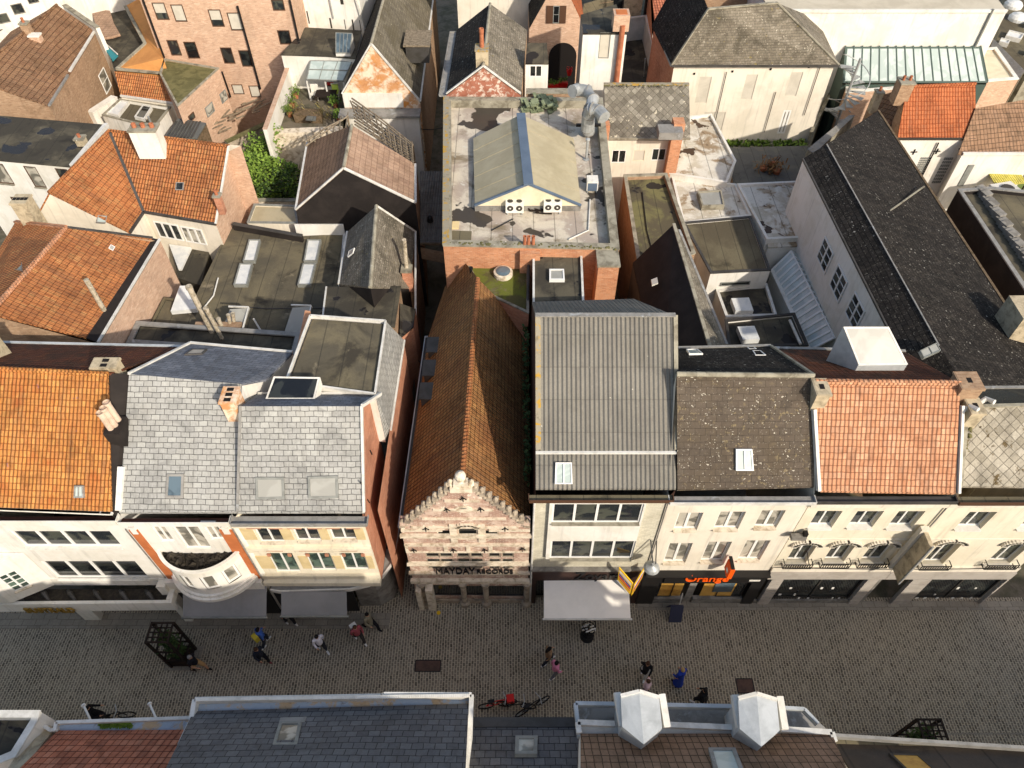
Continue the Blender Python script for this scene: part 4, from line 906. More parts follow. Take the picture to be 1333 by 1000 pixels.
# ================= salmon tile cream building (two houses) =================
def cream(name, label, xa, xb, rl, rb, wins, rmat):
    a, b = Vector((xa, YG, 9.45)), Vector((xb, YG, 9.45))
    r = root_of(name, label, [a, b, rl[2], rl[3]]); arches = []
    walls(r, [a, b, Vector((xb, rl[1].y, rl[1].z)), rl[2], rb[0], rb[1], rl[3], Vector((xa, rl[0].y, rl[0].z))], 'cream', 3.4, {0: wins}, deep=.24)
    roof(r, rl, rmat)
    mb = MB(); ribbon(mb, a, b, 9.0, 9.3, .12); ribbon(mb, a, b, 3.4, 3.75, .1); ribbon(mb, a, b, 6.25, 6.32, .04)
    mb.build('cornice', M['stone' if 0 else 'cream2'], r)
    mb = MB(); ribbon(mb, a, b, 2.75, 3.38, .16); 
    mb.build('shop_fascia', M['clad'], r)
    mb = MB()
    for w_ in wins[len(wins)//2:]:
        u0, u1, z0, z1 = deep_rect(a, b, w_['ll'], w_['ur'], .24)
        for k in range(14):
            t = math.pi*(k+.5)/14; mb.obox(Vector((xa+(u0+u1)/2-math.cos(t)*((u1-u0)/2+.1), YG-.06, z1-.02+math.sin(t)*.36)), (.11, 0, 0), (0, .07, 0), (0, 0, .075))
        ribbon(mb, a, b, z0-.1, z0, .14, 0, u0-.1, u1+.1)
    mb.build('window_arch', M['cream2'], r)
    for w_ in wins[len(wins)//2:]:
        u0, u1, z0, z1 = deep_rect(a, b, w_['ll'], w_['ur'], .24); m_ = MB(); zz = z0-.08
        for dz in (.05, .42): m_.bar(Vector((xa+u0-.15, YG-.28, zz+dz)), Vector((xa+u1+.15, YG-.28, zz+dz)), .03)
        n = 12
        for k in range(n+1): x = xa+u0-.15+(u1-u0+.3)*k/n; m_.bar(Vector((x, YG-.28, zz+.05)), Vector((x, YG-.28, zz+.42)), .03)
        for x in (xa+u0-.15, xa+u1+.15): m_.bar(Vector((x, YG-.28, zz+.42)), Vector((x, YG, zz+.42)), .03); m_.bar(Vector((x, YG-.28, zz+.05)), Vector((x, YG, zz+.05)), .03)
        m_.build('window_railing', M['iron'], r)
    return r, a, b
rl = T([(1069, 639, 9.9), (1244, 642, 9.9), (1250, 499, 12.9), (1061, 497, 12.9)]); rb = [P(1178, 458, 10.4), P(1006, 454, 10.4)]
wz = [W((1056.5, 679.6), (1089, 665.7), sill='white'), W((1108, 679), (1142, 666), sill='white'), W((1160, 680), (1195, 666), sill='white'),
      W((1027, 725), (1056.5, 710)), W((1076, 724), (1106, 710)), W((1124.5, 724), (1156, 710))]
r, a, b = cream('salmon_tile_house', 'cream house with salmon pantile roof and zinc rear dormer, right of the black shopfront', 11.53, 16.85, rl, [Vector((17.2, rb[0].y, 10.4)), rb[1]], wz, 'tile_salmon')
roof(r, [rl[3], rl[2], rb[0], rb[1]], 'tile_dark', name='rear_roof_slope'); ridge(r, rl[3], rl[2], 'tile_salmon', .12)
gutter(r, Vector((11.55, YG+.02, 9.75)), Vector((16.85, YG+.02, 9.75)), 'lead_dark', .3, inner='lead_dark', d=.14)
trim(r, [rl[0]-Vector((.1,0,0)), rl[0].lerp(rl[3], .75)-Vector((.1,0,0))], 'white_metal', .12, .2, 'verge_trim', .0); trim(r, [rl[1]+Vector((.1,0,0)), rl[2].lerp(rl[1],.2)+Vector((.1,0,0))], 'white_metal', .1, .2, 'verge_trim', .0); trim(r, rb, 'lead', .12, .1, 'rear_gutter', .04)
holes_chimney(r, (1060, 523, 12.1), .5, .75, .9, 'chim', 1, 'x')
ch = holes_chimney(r, (1246, 517, 12.0), .8, .8, 1.0, 'brick_brown', 1, 'x')
d0 = T([(1181, 475, 12.35), (1117, 476, 12.35), (1097, 426, 13.3), (1156, 426, 13.3)][::1]); d0 = ccw(d0)
mb = MB(); lo = [p - Z_*(p.z-10.6) for p in d0]; mb.prism(lo, 0, 0, top=d0); dm = mb.build('dormer', M['zinc'], r)
skylight(dm if False else r, [p+Z_*.02 for p in d0], fr='white_metal', pane='glass_sky', h=.05, fw=.08, name='dormer_rooflight')
def grey_shop(r, a, b, wins, x_ent=None):
    for (x0, x1) in wins:
        window(r, Vector((a.x, YG-.02, 0)), Vector((b.x, YG-.02, 0)), (x0-a.x, x1-a.x, .35, 2.7), leaves=2, frame='frame_dark', pane='glass_green' if False else 'glass_dark', dep=.1, fw=.05)
        mb = MB()
        for k in range(9):
            x = x0+.3+(x1-x0-.5)*k/9+random.uniform(-.1, .1); z = random.choice([.6, .6, 1.0, 1.7])
            mb.obox(Vector((x, YG-.1, z)), (.035+.03*random.random(), 0, 0), (0, .012, 0), (0, 0, .05+.05*random.random()))
        mb.build('window_stickers', M['white'], r)
    mb = MB(); e = [a.x] + [v for w_ in wins for v in w_] + [b.x]
    for i in range(0, len(e), 2):
        if e[i+1]-e[i] > .1:
            n = 6
            for k in range(n): mb.box((e[i]+.01, YG-.16, .02+2.7*k/n), (e[i+1]-.01, YG+.02, 2.7*(k+1)/n-.02))
    mb.box((a.x, YG-.1, 0), (b.x, YG+.02, .34)) if x_ent is None else None
    mb.build('shopfront_cladding', M['clad'], r)
grey_shop(r, Vector((11.75, 0, 0)), Vector((16.6, 0, 0)), [(PY(1000, 781, YG).x, PY(1103, 781, YG).x)], 1)
mb = MB(); mb.box((16.6, YG-.05, 0), (16.85, YG+.05, 2.7)); mb.box((11.5, YG-.1, 0), (16.6, YG-.02, .34)); mb.build('shop_base', M['stone_grey'], r)
rl = T([(1249, 633, 9.9), (1375, 634, 9.9), (1370, 527, 12.0), (1258, 530, 12.0)]); rb = T([(1370, 505, 11.3), (1262, 506, 11.3)])
wz = [W((1250, 681), (1287, 667), sill='white'), W((1206, 727), (1242.6, 708)), W((1291, 726), (1330, 709))]
wz = [wz[0], W((1332, 681), (1372, 667), sill='white'), wz[1], wz[2]]
r, a, b = cream('diamond_tile_house', 'cream house with pale weathered diamond-tile roof at the right end of the street', 16.87, 22.5, rl, rb, wz, 'diamond')
roof(r, [rl[3], rl[2], rb[0], rb[1]], 'felt_dark', name='rear_roof_slope'); trim(r, [rl[3], rl[2]], 'conc', .14, .08, 'ridge_capping', .03); trim(r, rb, 'lead', .12, .1, 'rear_gutter', .04)
gutter(r, Vector((16.9, YG+.02, 9.75)), Vector((22.5, YG+.02, 9.75)), 'frame_brown', .34, inner='felt_brown', d=.16)
trim(r, [rl[0], rl[3]], 'conc', .16, .18, 'verge_trim', .0)
grey_shop(r, Vector((18.15, 0, 0)), Vector((22.5, 0, 0)), [(19.0, 22.4)], 1)
mb = MB(); mb.box((16.9, YG+1.3, 0), (18.15, YG+1.4, 3.3)); mb.build('recessed_door', M['brown_panel'], r)
for p0, p1 in (((1250, 536, 12), (1263, 529, 12.35)), ((1262, 532, 11.9), (1284, 519, 12.3))):
    q0, q1 = P(*p0), P(*p1); pipe(r, [q0, q1, q1 + Vector((.15, -.25, .1))], .1, 'white_metal')
o = holes_chimney(r, (1257, 545, 11.6), .5, .7, .8, 'chim', 1, 'x')
def bld(name, label, loop, wall, roofs, zb=0, wins={}, mats=None, skip=(), cat='house', t=.1, cut=.12):
    lp = T(loop); r = root_of(name, label, lp, cat); walls(r, lp, wall, zb, wins, mats=mats, skip=skip, cut=cut)
    for q in roofs: roof(r, q[0], q[1], t, *( [q[2]] if len(q) > 2 else []))
    return r
def fwall(name, label, pts, zt, zb, mat, th=.22, cap='conc', cat='wall', root=None):
    p = [q if isinstance(q, Vector) else P(q[0], q[1], zt) for q in pts]
    r = root or root_of(name, label, p, cat); mb = MB(); c = MB()
    for i in range(len(p)-1):
        a, b = p[i], p[i+1]; a = Vector((a.x, a.y, 0)); b = Vector((b.x, b.y, 0)); e = (b-a).normalized(); n = Vector((-e.y, e.x, 0))*th
        mb.prism([a+Z_*zb, b+Z_*zb, b+n+Z_*zb, a+n+Z_*zb], zt-zb-.04); e = e*(.012 if i else 0)
        c.prism([a-n*.12-e+Z_*(zt-.04), b-n*.12+Z_*(zt-.04), b+n*1.12+Z_*(zt-.04), a+n*1.12-e+Z_*(zt-.04)], .05+.003*i)
    mb.build('masonry', M[mat], r); c.build('coping', M[cap], r); return r
# ---- mansard box behind the cream house
f = T([(370, 495, 11.5), (488, 513, 11.3), (502, 418, 11.3), (404, 411, 11.3)]); f[0] = P(372, 497, 11.3); f[1].y = f[1].y
r = root_of('flat_roofed_extension', 'tall rear extension with olive felt roof, white edging and a pale slate side face', f, 'building')
walls(r, f, ['white', 'white'], 8, cut=.0, skip=(1,)); mb = MB(); mb.poly([p - Z_*.1 for p in offs(f, .1)]); mb.build('roof', M['felt_olive'], r)
trim(r, f, 'white_metal', .08, .1, 'roof_edging', 0, closed=True)
lo = T([(508, 560, 8.3), (526, 443, 8.5)]); mb = MB(); mb.poly([lo[0], lo[1], f[2], f[1]]); mb.poly([f[1], f[1]-Z_*3.2, lo[0]]); mb.build('mansard_slope', M['slate_light'], r)
trim(r, [lo[0], lo[1]], 'white_metal', .12, .1, 'gutter', 0)
mb = MB(); A0, B0 = Vector((lo[0].x-.06, lo[0].y-4, 0)), Vector((lo[1].x-.06, lo[1].y+.2, 0)); wall_grid(mb, A0, B0, 0, 8.4, []); mb.build('brick_side_wall', M['brick_red'], r)
q = P(394, 425, 9.5); mb = MB(); pb = T([(386, 455, 11.0), (396, 457, 11.0), (404, 405, 11.0), (397, 404, 11.0)]); mb.slab(pb, 3.5); mb.build('brick_upstand', M['brick_orange'], r)
# ---- dark low roof with wet patch
f = ccw([P(x, y, 8.0) for x, y in ((425, 374), (521, 373), (513, 424), (420, 412))]); f = [P(420, 415, 7.9), P(513, 425, 7.9), P(521, 373, 7.9), P(425, 374, 7.9)]
r = flatblock('felt_roofed_annex', 'low annex with patched dark felt roof just below the weathered slate barn', f, 7.9, 'brick_brown', 'felt_dark', 0)
trim(r, [f[3], f[0]], 'white_metal', .08, .08, 'roof_edging')
r = bld('alley_brick_shed', 'small red brick lean-to with a white edged parapet beside the dark alley', [(520, 440, 6.8), (538, 425, 6.8), (541, 402, 6.8), (521, 395, 7.6)], 'brick_red', [([(520, 440, 6.8), (538, 425, 6.8), (541, 402, 6.8), (521, 395, 7.6)], 'felt_dark')], 0)
# ---- weathered N-S gabled slate barn
rg = T([(482, 374, 9.3), (490, 268, 9.9)]); wl = T([(441, 370, 7.4), (452, 302, 7.4)]); el = T([(533, 374, 6.4), (541, 302, 6.6)])
r = bld('weathered_slate_barn', 'small gabled barn with blotchy weathered slates beside the dark alley', [wl[0], rg[0], el[0], el[1], rg[1], wl[1]], ['brick_brown', 'black_wall'],
   [([wl[0], rg[0], rg[1], wl[1]], 'slate_old'), ([rg[0], el[0], el[1], rg[1]], 'slate_old')], 0, mats={0: 1, 1: 1})
trim(r, [wl[1], wl[0]], 'white_metal', .1, .1, 'gutter'); trim(r, [rg[1], el[1], P(541, 410, 6.4)], 'white_metal', .1, .1, 'verge_trim'); ridge(r, rg[0], rg[1], 'conc', .1)
sky_on(r, [wl[0], rg[0], rg[1]], [(453, 335), (460, 330), (462, 323), (455, 327)], h=.05, fw=.03)
pipe(r, [P(529, 362, 6.9), P(529, 348, 7.6), P(527, 322, 8.6), P(526, 312, 9.2)], .11, 'pipe_lichen', 'flue_pipe'); chimney(r, (531, 362, 6.9), .5, .5, .6, 'brick_red', pots=0)
# ---- hall with black gable
Yh = 35.0; ap = PY(447, 219, Yh); wL = PY(385, 273, Yh); wR = PY(541, 264, Yh); rr = T([(458, 163, ap.z)]); wl2 = P(400, 186, wL.z); er2 = P(541, 214, wR.z)
r = bld('black_gabled_hall', 'hall with a tarred black gable, pinkish roof tiles and a white panel at its foot', [wL, ap, wR, er2, rr[0], wl2], ['black_wall', 'brick_brown'],
   [([wL, ap, rr[0], wl2], 'tile_flatbrown'), ([ap, wR, er2, rr[0]], 'tile_pink')], 0, mats={2: 1, 3: 1, 4: 1, 5: 1})
trim(r, [wL, ap, wR, er2], 'white_metal', .12, .1, 'verge_trim'); ridge(r, ap, rr[0], 'conc', .1); trim(r, [wL, wl2], 'white_metal', .12, .1, 'gutter')
a, b = PY(388, 309, Yh-.1), PY(449, 303, Yh-.1); t_ = PY(447, 291, Yh).z; mb = MB(); mb.box((a.x, Yh-.14, 5.2), (b.x, Yh-.04, t_)); mb.build('white_panel', M['white'], r)
# ---- rotten pergola behind the hall
pg = empty('collapsed_pergola', P(500, 185, 6), 'tangle of weathered pergola poles sagging above the pink tiled hall', 'pergola')
def pole(a, b, r_=.06):
    m_ = MB(); m_.tube([a, (a+b)/2 + Vector((0, 0, random.uniform(-.12, .12))), b], [r_, r_*.9, r_*.7], 6); m_.build('pole', M['wood_grey'], pg)
pc = [P(458, 132, 8.6), P(540, 205, 8.2), P(455, 160, 9.4), P(540, 160, 7)]
for k in range(9):
    f = k/8; a = P(458+f*4, 128+f*34, 8.6); b = P(535+f*5, 186+f*26, 8.0); pole(a, b)
for k in range(11):
    f = k/10; a = P(456+f*80, 128+f*60+random.uniform(-4, 4), 8.8-f*.4); b = P(466+f*72, 158+f*54+random.uniform(-4, 4), 8.9-f*.6); pole(a, b, .05)
for k in range(7):
    f = k/6; a = P(402+f*48, 188-f*22, 8.2+f*1.0); b = P(398+f*55, 176-f*30, 8.0+f*.9); pole(a, b, .05)
for f in (0, .45, 1): a = P(402, 182, 8.2).lerp(P(452, 150, 9), f); pole(a, a-Z_*4, .07)
for a in (P(399, 183, 8.2), P(398, 190, 8.2)): pole(a, P(452, 152, 9.1), .06)
for x, y in ((540, 210), (537, 188)): a = P(x, y, 8.1); pole(a, a-Z_*5, .08)
# ---- old gable house with flaking gable
Yi = 48.6; ap = PY(483, 57, Yi); wL = PY(445, 122, Yi); wR = PY(547, 132, Yi); rr = P(504, -18, ap.z); wl2 = P(496, -18, wL.z); er2 = P(566, -18, wR.z)
r = bld('flaking_gable_house', 'old brick house with ochre flaking gable, white band and long slate roof along the alley', [wL, ap, wR, er2, rr, wl2], ['brick_old', 'brick_brown', 'black_wall'],
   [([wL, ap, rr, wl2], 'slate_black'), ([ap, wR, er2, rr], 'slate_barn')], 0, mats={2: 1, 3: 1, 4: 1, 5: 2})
trim(r, [wL, ap, wR, er2], 'white_metal', .14, .1, 'verge_trim'); ridge(r, ap, rr, 'conc', .1)
mb = MB(); z1 = PY(483, 121, Yi).z; z2 = PY(483, 139, Yi).z; mb.box((wL.x+.05, Yi-.12, z2), (wR.x-1.2, Yi-.003, z1)); mb.build('white_band', M['white'], r)
mb = MB(); mb.box((wL.x+.2, Yi-.9, 0), (wR.x-.1, Yi-.1, z2-.25)); mb.build('lean_to_wall', M['white'], r)
mb = MB(); mb.box((wL.x-.3, Yi-1.1, z2-.25), (wR.x, Yi-.05, z2-.1)); mb.build('lean_to_roof', M['lead'], r)
q = P(545, 62, 8.5); mb = MB(); mb.obox(q, (.8, 0, 0), (0, 1.1, 0), (0, 0, .6)); mb.build('dormer', M['lead_dark'], r); mb = MB(); mb.obox(q+Vector((0, 0, .66)), (.95, 0, 0), (0, 1.2, 0), (0, 0, .06)); mb.build('dormer_roof', M['wood_grey'], r)
# ---- four-rooflight flat roof
z = 6.0; f = [P(150, 440, z), P(388, 455, z), P(440, 372, z), P(449, 305, z), P(392, 308, z), P(303, 290, z), P(232, 398, z)]
f = [P(236, 425, z), P(384, 455, z), P(441, 372, z), P(449, 305, z), P(392, 308, z), P(303, 289, z)]
r = flatblock('four_rooflight_roof', 'wide olive-stained felt flat roof carrying four long white rooflights', f, z, 'brick_brown', 'felt_olive', 0)
for c in ([(317, 343), (333, 343), (340, 315), (325, 315)], [(305, 374), (323, 374), (330, 346), (313, 346)], [(396, 343), (413, 343), (419, 315), (401, 315)], [(388, 374), (405, 374), (412, 346), (395, 346)]):
    skylight(r, [P(x, y, z+.02) for x, y in c], fr='frame_grey', pane='dome', h=.2, fw=.07)
fwall('', '', [(443, 372), (449, 305)], z+.3, z, 'white_metal', .1, 'white_metal', root=r); fwall('', '', [(302, 292), (392, 308)], z+.45, z, 'black_wall', .2, 'lead_dark', root=r)
for x, y in ((306, 420), (388, 418)):
    q = P(x, y, z+.9); mb = MB(); mb.obox(q, (.5, .05, 0), (.15, .75, .25), (0, -.02, .04)); o = mb.build('raised_hatch', M['glass_sky'], r)
    trim(r, [q+Vector((.55, -.8, .05)), q+Vector((.6, .8, .3)), q+Vector((-.45, .85, .3))], 'white_metal', .07, .07, 'hatch_frame')
pipe(r, [P(284, 362, 6.2), P(278, 385, 6.1), P(262, 405, 6.1), P(252, 425, 6.1)], .04, 'white_metal', 'cable_run', 6); pipe(r, [P(330, 415, 6.6), P(345, 440, 6.2), P(352, 462, 6)], .05, 'white_metal', 'cable_run', 6)
# dark lower roofs in front of it
f = [P(165, 447, 7.2), P(385, 462, 7.2), P(392, 434, 7.2), P(178, 419, 7.2)]
r = flatblock('dark_rear_flat_roof', 'narrow near-black flat roof just behind the slate-roofed bay house', f, 7.2, 'black_wall', 'felt_dark', .1, .25, 'lead')
f = [P(195, 425, 6.4), P(268, 428, 6.4), P(262, 395, 6.4), P(214, 388, 6.4)]
r = flatblock('olive_tank_roof', 'small olive box roof between the pink gable and the leaning clay chimney pipes', f, 6.4, 'black_wall', 'felt_olive', .06, .1, 'felt_brown')
mb = MB(); mb.slab([P(222, 405, 6.6), P(256, 402, 6.6), P(250, 372, 6.9), P(234, 372, 6.9)], .3); mb.build('white_hatch', M['dome'], r)
cs = empty('clay_chimney_pipes', P(285, 440, 7), 'row of leaning lichen-covered clay chimney pipes on the dark rear roofs', 'chimney')
for x0, y0, x1, y1, r_ in ((278, 436, 246, 374, .13), (291, 444, 268, 402, .1), (290, 428, 284, 415, .1), (300, 424, 297, 410, .09), (305, 422, 303, 408, .09)):
    a = P(x0, y0, 6.9); b = PX(x1, y1, a.x); b = a.copy(); 
    d = ray(x1, y1); o = Vector((0, 0, H)); k = ((a-o).x*d.x+(a-o).y*d.y)/(d.x*d.x+d.y*d.y); b = o+d*k
    m_ = MB(); m_.tube([a, b], [r_, r_*1.05], 10); m_.tube([b-(b-a)*.03, b+(b-a)*.02], [r_*1.25]*2, 10); m_.build('clay_pipe', M['pipe_lichen'], cs)
mb = MB(); mb.box(tuple(P(272, 444, 5.8)-Vector((.3, .4, 0))), tuple(P(306, 430, 7.1)+Vector((.2, .6, 0)))); mb.build('brick_base', M['brick_brown'], cs)
# ---- orange N-S house with pink brick east gable
zr, ze = 10.6, 8.7
rg = T([(-60, 455, zr), (86, 296, zr)]); rg[0] = P(-8, 400, zr); e1 = P(112, 440, ze); e2 = P(199, 310, ze); e3 = P(208, 312, ze); ef = P(128, 446, ze)
wl = T([(-40, 395, 8.5), (20, 289, 8.5)])
south = Vector((rg[0].x, e1.y-.3, zr))
r = bld('orange_ridge_house', 'orange pantile house with pink brick side wall and one leaning clay pipe', [Vector((wl[0].x, e1.y-.3, 8.5)), south, ef, e3, rg[1], wl[1]], ['brick_brown', 'brick_pink'],
   [([south, e1, e2, rg[1]], 'tile_orange2'), ([Vector((wl[0].x, e1.y-.3, 8.5)), south, rg[1], wl[1]], 'tile_orange2'), ([e1, ef, e3, e2], 'black_wall', 'tarred_verge')], 0, mats={2: 1})
ridge(r, south, rg[1], 'tile_salmon', .12); trim(r, [ef, e3], 'white_metal', .1, .1, 'parapet_edge', .02); trim(r, [rg[1], wl[1]], 'tile_salmon', .2, .1, 'verge_tiles', .03); trim(r, [rg[1], e2], 'lead_dark', .12, .08, 'verge_trim', .02)
sky_on(r, [south, e1, e2], [(141, 324), (147, 327), (150, 322), (144, 319)], h=.05, fw=.03); sky_on(r, [wl[0], rg[0], rg[1]], [(20, 353), (29, 353), (31, 342), (21, 341)], fr='lead', pane='glass_pale', h=.1, fw=.05)
a = P(151, 430, 7.3); d = ray(112, 364); k = ((a-Vector((0,0,H))).x*d.x+a.y*d.y)/(d.x*d.x+d.y*d.y); b = Vector((0,0,H))+d*k
pipe(r, [a, b], .12, 'pipe_lichen', 'clay_pipe'); mb = MB(); mb.obox(a, (.35, 0, 0), (0, .35, 0), (0, 0, .5)); mb.build('pipe_base', M['black_wall'], r)
# ---- L-shaped orange house
zr, ze = 10.2, 7.5
A1, B1, C1, D1 = P(52, 268, zr), P(142, 170, zr), P(298, 190, zr), P(281, 292, ze); E1, F1 = P(187, 276, ze), P(169, 303, ze)
G1 = P(60, 300, ze); s2 = Vector((A1.x, F1.y, zr)); wW = Vector((A1.x-2.5, F1.y, ze)); 
r = root_of('l_shaped_orange_house', 'L-shaped orange pantile house with a dark valley gutter and a big white chimney', [A1, C1, D1, F1], 'house')
lp = [wW, s2, Vector((F1.x, F1.y, ze)), E1, D1, Vector((D1.x+.25, D1.y+4, ze+2.2)), Vector((C1.x+.6, C1.y+.2, zr)), B1, Vector((B1.x-2.5, B1.y, ze))]
walls(r, lp, ['cream2', 'brick_pink'], 0, {3: [W((209, 307), (231, 293), leaves=3, proud=True, fw=.08, pane='glass'), W((243, 313), (262, 299), leaves=3, proud=True, fw=.08, pane='glass_curtain')]}, mats={4: 1, 5: 1})
roof(r, [s2, Vector((F1.x, F1.y, ze)), E1, B1], 'tile_orange2', name='wing_roof'); roof(r, [E1, D1, C1, B1], 'tile_orange2'); roof(r, [wW, s2, B1, Vector((B1.x-2.5, B1.y, ze))], 'tile_orange2', name='west_roof_slope')
trim(r, [E1, B1], 'lead_dark', .16, .06, 'valley_gutter', .03); trim(r, [F1, E1, D1], 'lead_dark', .14, .12, 'gutter', .0); trim(r, [C1, D1], 'white_metal', .1, .1, 'verge_trim', .03); ridge(r, B1, C1, 'tile_orange2', .1); ridge(r, s2, B1, 'tile_orange2', .1)
chimney(r, (195, 186, 10.3), 1.5, .8, .9, 'white', pots=3, poth=.22, potr=.12); sky_on(r, [E1, D1, C1], [(229, 248), (239, 248), (240, 238), (230, 238)], fr='lead', pane='glass_dark', h=.08, fw=.04)
sky_on(r, [s2, E1, B1], [(125, 290), (137, 291), (139, 282), (127, 281)], fr='lead', pane='glass_pale', h=.08, fw=.04); holes_chimney(r, (41, 283, 9.2), .8, .8, 1.2, 'chim', 4, 'x'); chimney(r, (285, 262, 8.6), .35, .35, .35, 'brick_red', pots=1)
# courtyard structures right of the pink wall
mb = MB(); r = empty('white_courtyard_roof', P(225, 340, 4.5), 'pale flat panel and black felt roof in the narrow yard behind the pink brick wall', 'roof')
f = [P(232, 362, 5.2), P(262, 372, 5.2), P(274, 318, 5.2), P(220, 312, 5.2)]; mb.prism([p-Z_*5.2 for p in f], 5.2); mb.build('yard_block', M['felt_dark'], r)
mb = MB(); mb.slab([P(232, 350, 5.4), P(236, 350, 5.4), P(249, 322, 5.4), P(220, 318, 5.4)], .14); mb.build('white_panel', M['dome'], r)
# ---- white house with black flat roof, far left
z = 8.8; f = [P(-60, 203, z), P(94, 217, z), P(139, 163, z), P(-60, 146, z)]
r = flatblock('black_roofed_white_house', 'white rendered house with black felt flat roof and brown windows at the left edge', f, z, 'white', 'felt_dark', .0, wins={0: [W((-2, 237), (3, 214), leaves=1, frame='frame_brown', pane='glass_curtain', sill='conc'), W((45.5, 242), (45.5, 218), leaves=1, frame='frame_brown', pane='glass_curtain', sill='conc'), W((78, 231), (86.6, 221), leaves=1, frame='frame_brown'), W((30, 283), (27, 258), leaves=1, frame='frame_brown')]}, cat='house')
trim(r, [f[1], f[2]], 'white_metal', .25, .25, 'parapet'); chimney(r, (108, 188, 8.8), .5, .5, .4, 'chim', pots=1, poth=.2)
# ---- brown tiled house top left
zr, ze = 9.6, 7.6
A1, B1, C1, D1 = P(-14, 72, zr), P(76, 4, zr), P(124, 41, ze), P(64, 138, ze)
st = D1.lerp(C1, .5)
r = root_of('brown_pantile_house', 'buff brick house with weathered brown pantiles, a small blue rooflight and a tall white window', [A1, B1, C1, D1], 'house')
back = [Vector((A1.x-3, B1.y, ze)), Vector((A1.x-3, D1.y, ze))]
walls(r, [back[1], Vector((A1.x, D1.y, zr)), D1, C1, Vector((B1.x, C1.y, zr)), Vector((back[0].x, C1.y, ze))], 'brick_brown', 0, {2: [W((138, 122), (134, 88), leaves=1, bars=1, proud=True, pane='glass_curtain')]})
roof(r, [Vector((A1.x, D1.y, zr)), D1, C1, Vector((B1.x, C1.y, zr))], 'tile_brown'); roof(r, [back[1], Vector((A1.x, D1.y, zr)), Vector((B1.x, C1.y, zr)), Vector((back[0].x, C1.y, ze))], 'tile_brown', name='west_roof_slope')
trim(r, [D1, D1.lerp(C1, .38)], 'lead', .14, .12, 'gutter'); trim(r, [D1.lerp(C1, .42)+Z_*.05, C1+Z_*.05], 'white_metal', .16, .12, 'gutter')
sky_on(r, [A1, D1, C1], [(65, 100), (72, 104), (63, 90), (56, 90)][::1], fr='lead', pane='glass_blue', h=.06, fw=.03); ridge(r, Vector((A1.x, D1.y, zr)), Vector((B1.x, C1.y, zr)), 'tile_brown', .1); chimney(r, (48, 52, 9.1), .7, .5, .3, 'brick_pink', pots=0, cap='white'); chimney(r, (36, 40, 9.6), .5, .5, .5, 'brick_brown', pots=1)
# white building far top left
z = 8; a, b = P(-60, 60, 7), P(72, -30, 7)
r = flatblock('white_block_with_small_windows', 'plain white building with small square windows in the top left corner', [P(-70, 72, 6.6), P(66, 8, 6.6), P(70, -40, 6.6), P(-80, -20, 6.6)], 6.6, 'white', 'felt_dark', 0, cat='building')
fw = [PY(-60, 70, 57), PY(80, 2, 60)]; A0, B0 = Vector((fw[0].x, 58.5, 0)), Vector((-31.5, 66, 0))
z0 = 0; mb = MB(); wall_grid(mb, A0, B0, 0, 14, []); mb.build('street_wall', M['white'], r)
for ll, ur in (((0, 30), (8, 17)), ((19, 18), (27, 4)), ((38, 4), (46, -8))): window(r, A0, B0, rect_on(A0, B0, ll, ur), leaves=1, frame='stone_grey', pane='glass', proud=True)
# white gable wall strip beside the brown roof
fwall('white_gable_wall', 'tall white rendered end wall next to the brown pantile roof', [P(78, 0, 8.6), P(126, 40, 8.0)], 8.2, 0, 'white', .3)
# ---- yard with black cloth, teal cover, orange rendered walls
z = 6.0; f = [P(150, 92, z), P(206, 88, z), P(176, 8, z), P(118, -8, z)]
r = flatblock('covered_yard', 'low dark flat roof with bare yellow roof tiles laid in one corner', f, z, 'black_wall', 'felt_dark', 0); mb = MB(); mb.slab([P(130, 50, 6.3), P(146, 47, 6.3), P(156, 44, 6.3), P(148, 30, 6.3), P(143, 14, 6.3), P(118, 11, 6.3)], .2); mb.build('bare_tiles', M['tile_pink'], r)
M['tile_straw'] = tiled('straw_coloured_tiles', [g('c8b87c'), g('d4c68c'), g('bcac70')], .4, .3, .5, joint=g('5c5030'), style='slate'); D.objects[r.children[-1].name].data.materials[0] = M['tile_straw']
mb = MB(); mb.slab([P(146, 78, 6.4), P(153, 71, 6.4), P(135, 55, 6.5), P(133, 58, 6.5)], .15); mb.build('teal_cover', M['teal'], r); trim(r, [P(153, 71, 6.5), P(134, 54, 6.6)], 'white_metal', .08, .08, 'pipe')
# stepped orange wall faces
r = bld('orange_rendered_outbuilding', 'orange rendered outbuilding wedge between the dark yard and the apartment block', [P(152, 90, 6.2), P(208, 96, 6.2), P(213, 78, 7.2), P(186, -5, 8.0), P(163, 8, 7.4), P(189, 57, 6.8)], 'orange_render',
  [([P(152, 90, 6.2), P(206, 95, 6.2), P(212, 76, 7.2), P(190, 57, 6.8)], 'orange_render', 'sloped_coping'), ([P(190, 57, 6.8), P(212, 76, 7.2), P(187, -5, 8.0), P(163, 8, 7.4)], 'orange_render', 'sloped_coping')], 0, cat='outbuilding')
trim(r, [P(152, 90, 6.25), P(189, 57, 6.85), P(163, 8, 7.45)], 'conc', .25, .1, 'coping'); trim(r, [P(152, 90, 6.25), P(207, 95, 6.25)], 'conc', .3, .1, 'coping')
r = bld('orange_tile_lean_to', 'bright orange pantile lean-to roof above the pair of yard rooflights', [(157, 125, 5.0), (226, 135, 5.0), (213, 100, 6.1), (149, 93, 6.1)], 'cream2', [([(157, 125, 5.0), (226, 135, 5.0), (213, 100, 6.1), (149, 93, 6.1)], 'tile_orange2')], 0, cat='outbuilding'); trim(r, [P(157, 125, 5.0), P(226, 135, 5.0)], 'white_metal', .14, .12, 'gutter')
